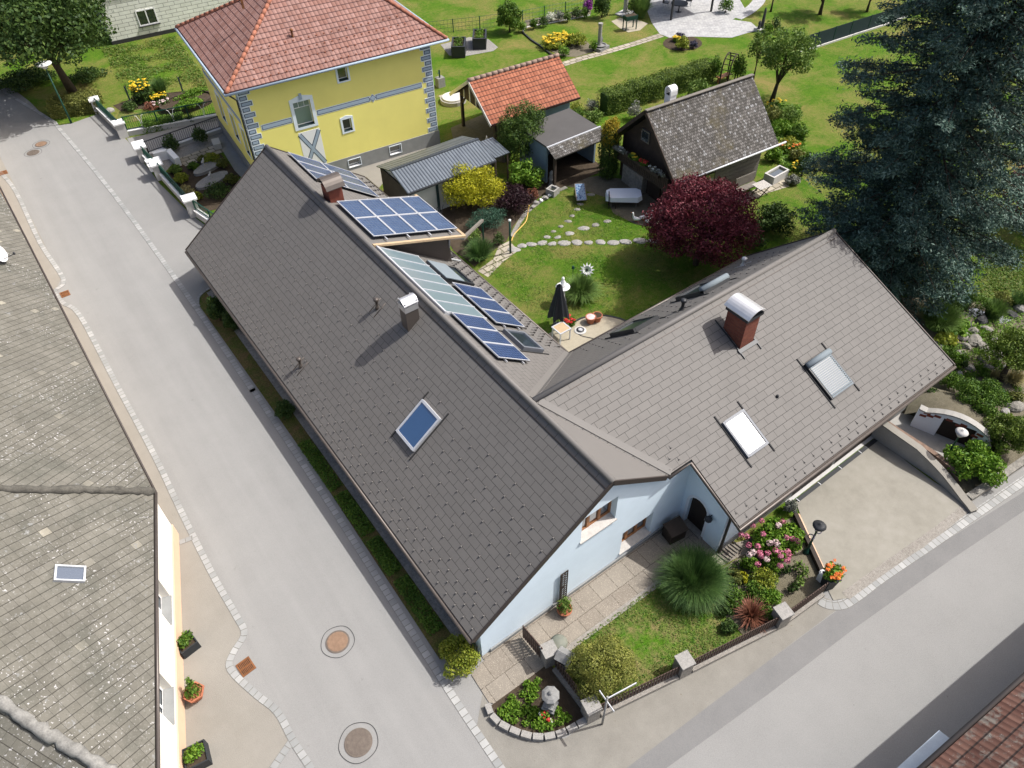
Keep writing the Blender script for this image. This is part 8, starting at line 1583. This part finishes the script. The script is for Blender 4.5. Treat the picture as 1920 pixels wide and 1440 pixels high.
# bedding plants of the corner flower bed
bp = thing('bedding_plant', 'small green rosette plant in the corner flower bed', 'plant', P0(960, 1312, 0.05), group='small rosette plants in the corner flower bed'); foliage('leaves', [(0, 0, 0.09, 0.15, 0.15, 0.1)], 95, 0.1, 'leaf_bright', bp, 211, 0.2, -1)
rng = np.random.default_rng(12)
for (px, py) in ((966, 1335), (978, 1340), (965, 1352), (985, 1357), (995, 1342), (1003, 1335), (1003, 1362), (1017, 1365), (1032, 1360), (1050, 1356), (1011, 1350), (1020, 1345), (1046, 1337), (988, 1330), (970, 1322), (993, 1312), (980, 1303), (1000, 1305), (990, 1288), (1003, 1292), (1008, 1279), (1062, 1347), (948, 1330), (950, 1345), (940, 1336), (955, 1322)):
    dup(bp, P0(px, py, 0.05), rng.uniform(0, 6.28), scale=rng.uniform(0.8, 1.25))
fb = thing('bedding_flower', 'few red and white begonia blooms among the rosette plants', 'flower', P0(1022, 1337, 0.05)); rel = [P0(x, y, 0.22) - P0(1022, 1337, 0.05) for x, y in ((1022, 1336), (1027, 1349), (1018, 1343))]; blossoms(fb, rel, 0.09, 'flower_red', 212); blossoms(fb, [P0(x, y, 0.22) - P0(1022, 1337, 0.05) for x, y in ((1033, 1352), (1014, 1340))], 0.08, 'flower_white', 213, name='white_flowers'); foliage('leaves', [(0, 0, 0.08, 0.3, 0.25, 0.1)], 120, 0.1, 'leaf_dark', fb, 214, 0.1, -1)
# verge along the long wall
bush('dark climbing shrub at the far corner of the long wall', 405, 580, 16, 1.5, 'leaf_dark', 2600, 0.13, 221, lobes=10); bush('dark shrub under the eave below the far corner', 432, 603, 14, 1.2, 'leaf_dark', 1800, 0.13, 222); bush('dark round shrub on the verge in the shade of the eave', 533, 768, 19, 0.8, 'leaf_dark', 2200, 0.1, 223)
rng = np.random.default_rng(31); C = np.concatenate([np.stack([rng.uniform(-0.95, -0.36, 1500), rng.uniform(a, b, 1500), rng.uniform(0.03, 0.16, 1500)], 1) for a, b in ((1.8, 4.4), (4.7, 6.5), (6.8, 9.2), (9.5, 12.6))]); V, Fq = leaves_np(rng, C, np.tile([0.0, 0, 1.0], (len(C), 1)), 0.1, 0.5, 0.6); o = mesh_from_np('ground_cover', V, Fq, 'leaf_mid'); props(o, 'dark green ground cover mats along the long shaded wall', 'ground cover', kind='stuff')
# forecourt plants
for k, (px, py, w_, h_, m2, l) in enumerate(((319, 269, 14, 1.1, 'leaf_dark', 'round dark clipped ball in front of the plain railing, left one'), (374, 254, 13, 1.2, 'leaf_dark', 'round dark clipped ball in front of the plain railing, right one'), (338, 334, 14, 0.6, 'leaf_lime', 'lime spiraea by the lane railing'), (397, 297, 14, 0.55, 'leaf_lime', 'yellow-green cushion conifer above the granite slabs'), (416, 306, 11, 0.6, 'leaf_olive', 'brown-green cushion at the right of the forecourt bed'), (362, 311, 11, 0.5, 'leaf_mid', 'low green shrub above the upper granite slab'), (329, 318, 13, 0.5, 'leaf_apple', 'straggly brownish perennials behind the letterbox pier'), (378, 298, 8, 0.4, 'leaf_olive', 'small brown-green cushion left of the yellow-green one'), (432, 335, 13, 0.6, 'leaf_olive', 'dark olive shrub beside the grey paving of the forecourt'), (405, 357, 26, 0.6, 'leaf_dark', 'spreading dark juniper at the brown roof edge'), (368, 368, 10, 0.45, 'leaf_lime', 'small lime grass behind the near pier'), (349, 357, 14, 0.4, 'blade_straw', 'straw coloured grass beside the lane railing'))): bush(l, px, py, w_, h_, m2, 1300, 0.11, 231 + k, stem=False)
flower_cluster('flowering_plant', 'tall yellow sunhat flowers in the border of the yellow house', 'flower', P0(272, 192), (0.75, 0.6), 60, 'flower_yellow', 'leaf_dark', 245, 0.17, 900, 1.4); flower_cluster('flowering_plant', 'low orange-yellow flowers right of the tall yellow ones', 'flower', P0(298, 189), (0.75, 0.45), 34, 'flower_yellow', 'leaf_mid', 246, 0.15, 350, 0.5); tuft('arching green grass clump at the back of the flower border', 304, 180, 0.3, 1.4, 700, 'blade_green', 247, 0.6, 0.05)
flower_cluster('flowering_plant', 'purple flowers at the left of the flower border', 'flower', P0(259, 192), (0.3, 0.3), 16, 'flower_purple', 'leaf_dark', 248, 0.14, 160, 0.5); flower_cluster('flowering_plant', 'pink and white roses in front of the flower border', 'flower', P0(305, 202), (0.7, 0.35), 14, 'flower_pale', 'leaf_dark', 249, 0.15, 350, 0.5)
bush('dark leafy perennials at the left end of the flower border', 243, 199, 14, 0.6, 'leaf_dark', 900, 0.12, 250, stem=False); bush('reddish mixed perennials in the middle of the flower border', 283, 200, 16, 0.5, 'leaf_rust', 600, 0.11, 251, stem=False); bush('bright leafy row behind the timber ring bed', 360, 176, 34, 0.6, 'leaf_bright', 1500, 0.14, 252, ry=14, stem=False); bush('lettuce-like leaves filling the timber ring bed', 354, 194, 26, 0.5, 'leaf_bright', 1300, 0.16, 253, ry=18, stem=False, z0=0.25)
bush('dark hedge plant right of the low hedge behind the tulip railing', 355, 222, 9, 0.7, 'leaf_dark', 500, 0.1, 254)
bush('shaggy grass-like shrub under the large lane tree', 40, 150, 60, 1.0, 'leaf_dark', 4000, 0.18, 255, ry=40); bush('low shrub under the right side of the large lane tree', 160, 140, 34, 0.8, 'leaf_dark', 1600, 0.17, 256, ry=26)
# loose grass standing up from the lawns
def grass(label, poly, n, h_, mat, seed, w_=0.02):
    rng = np.random.default_rng(seed); P = np.array([G(*q)[:2] for q in poly]); lo, hi = P.min(0), P.max(0); X = rng.uniform(lo, hi, (n * 2, 2)); ins = np.zeros(len(X), bool); j = len(P) - 1
    for i in range(len(P)):
        a, b = P[i], P[j]; c = ((a[1] > X[:, 1]) != (b[1] > X[:, 1])) & (X[:, 0] < (b[0] - a[0]) * (X[:, 1] - a[1]) / (b[1] - a[1] + 1e-12) + a[0]); ins ^= c; j = i
    X = X[ins][:n]; w1 = np.sin(X[:, 0] * 1.7 + seed) + np.sin(X[:, 1] * 2.3 + 1.3 * np.sin(X[:, 0])) + rng.normal(0, 0.8, len(X)); X = X[w1 > -0.2]; C = np.column_stack([X, np.full(len(X), h_ * 0.4 + 0.02)]); N = rng.normal(0, 0.45, (len(X), 3)); N[:, 2] = 1.0; V, Fq = leaves_np(rng, C, N, h_, 0.35, 0.3); o = mesh_from_np('grass', V, Fq, mat); props(o, label, 'grass', kind='stuff')
grass('tufts of green grass standing up from the dry front lawn', ((1080, 1206), (1240, 1090), (1300, 1066), (1350, 1100), (1362, 1160), (1392, 1190), (1280, 1248), (1130, 1322)), 9000, 0.085, 'grass_blade', 3)
grass('short grass of the back lawn', ((910, 510), (960, 450), (985, 400), (1030, 360), (1080, 345), (1190, 420), (1250, 470), (1420, 470), (1180, 600), (1090, 590), (1040, 620)), 14000, 0.09, 'grass_blade', 4)
grass('rough meadow grass between the lane tree and the yellow house', ((190, 90), (330, 70), (395, 160), (240, 178), (215, 140)), 12000, 0.2, 'grass_blade', 5)
grass('rough grass at the edge of the pond garden under the spruce', ((1700, 520), (1920, 470), (1990, 520), (1920, 575), (1760, 560)), 9000, 0.16, 'grass_blade', 6)
grass('tall wild growth between the cottage and the spruce', ((1440, 200), (1500, 200), (1512, 300), (1480, 325), (1450, 300), (1425, 245)), 6000, 0.3, 'leaf_bright', 7)
grass('leafy ground cover between the shrubs of the rock garden', ((1740, 560), (1920, 560), (1920, 690), (1800, 690), (1760, 640)), 4500, 0.16, 'leaf_bright', 9)
grass('leafy ground cover in the shrub bed beside the front lawn', ((1352, 1072), (1412, 1034), (1470, 1060), (1440, 1150), (1395, 1186), (1364, 1158)), 2600, 0.1, 'leaf_mid', 10)
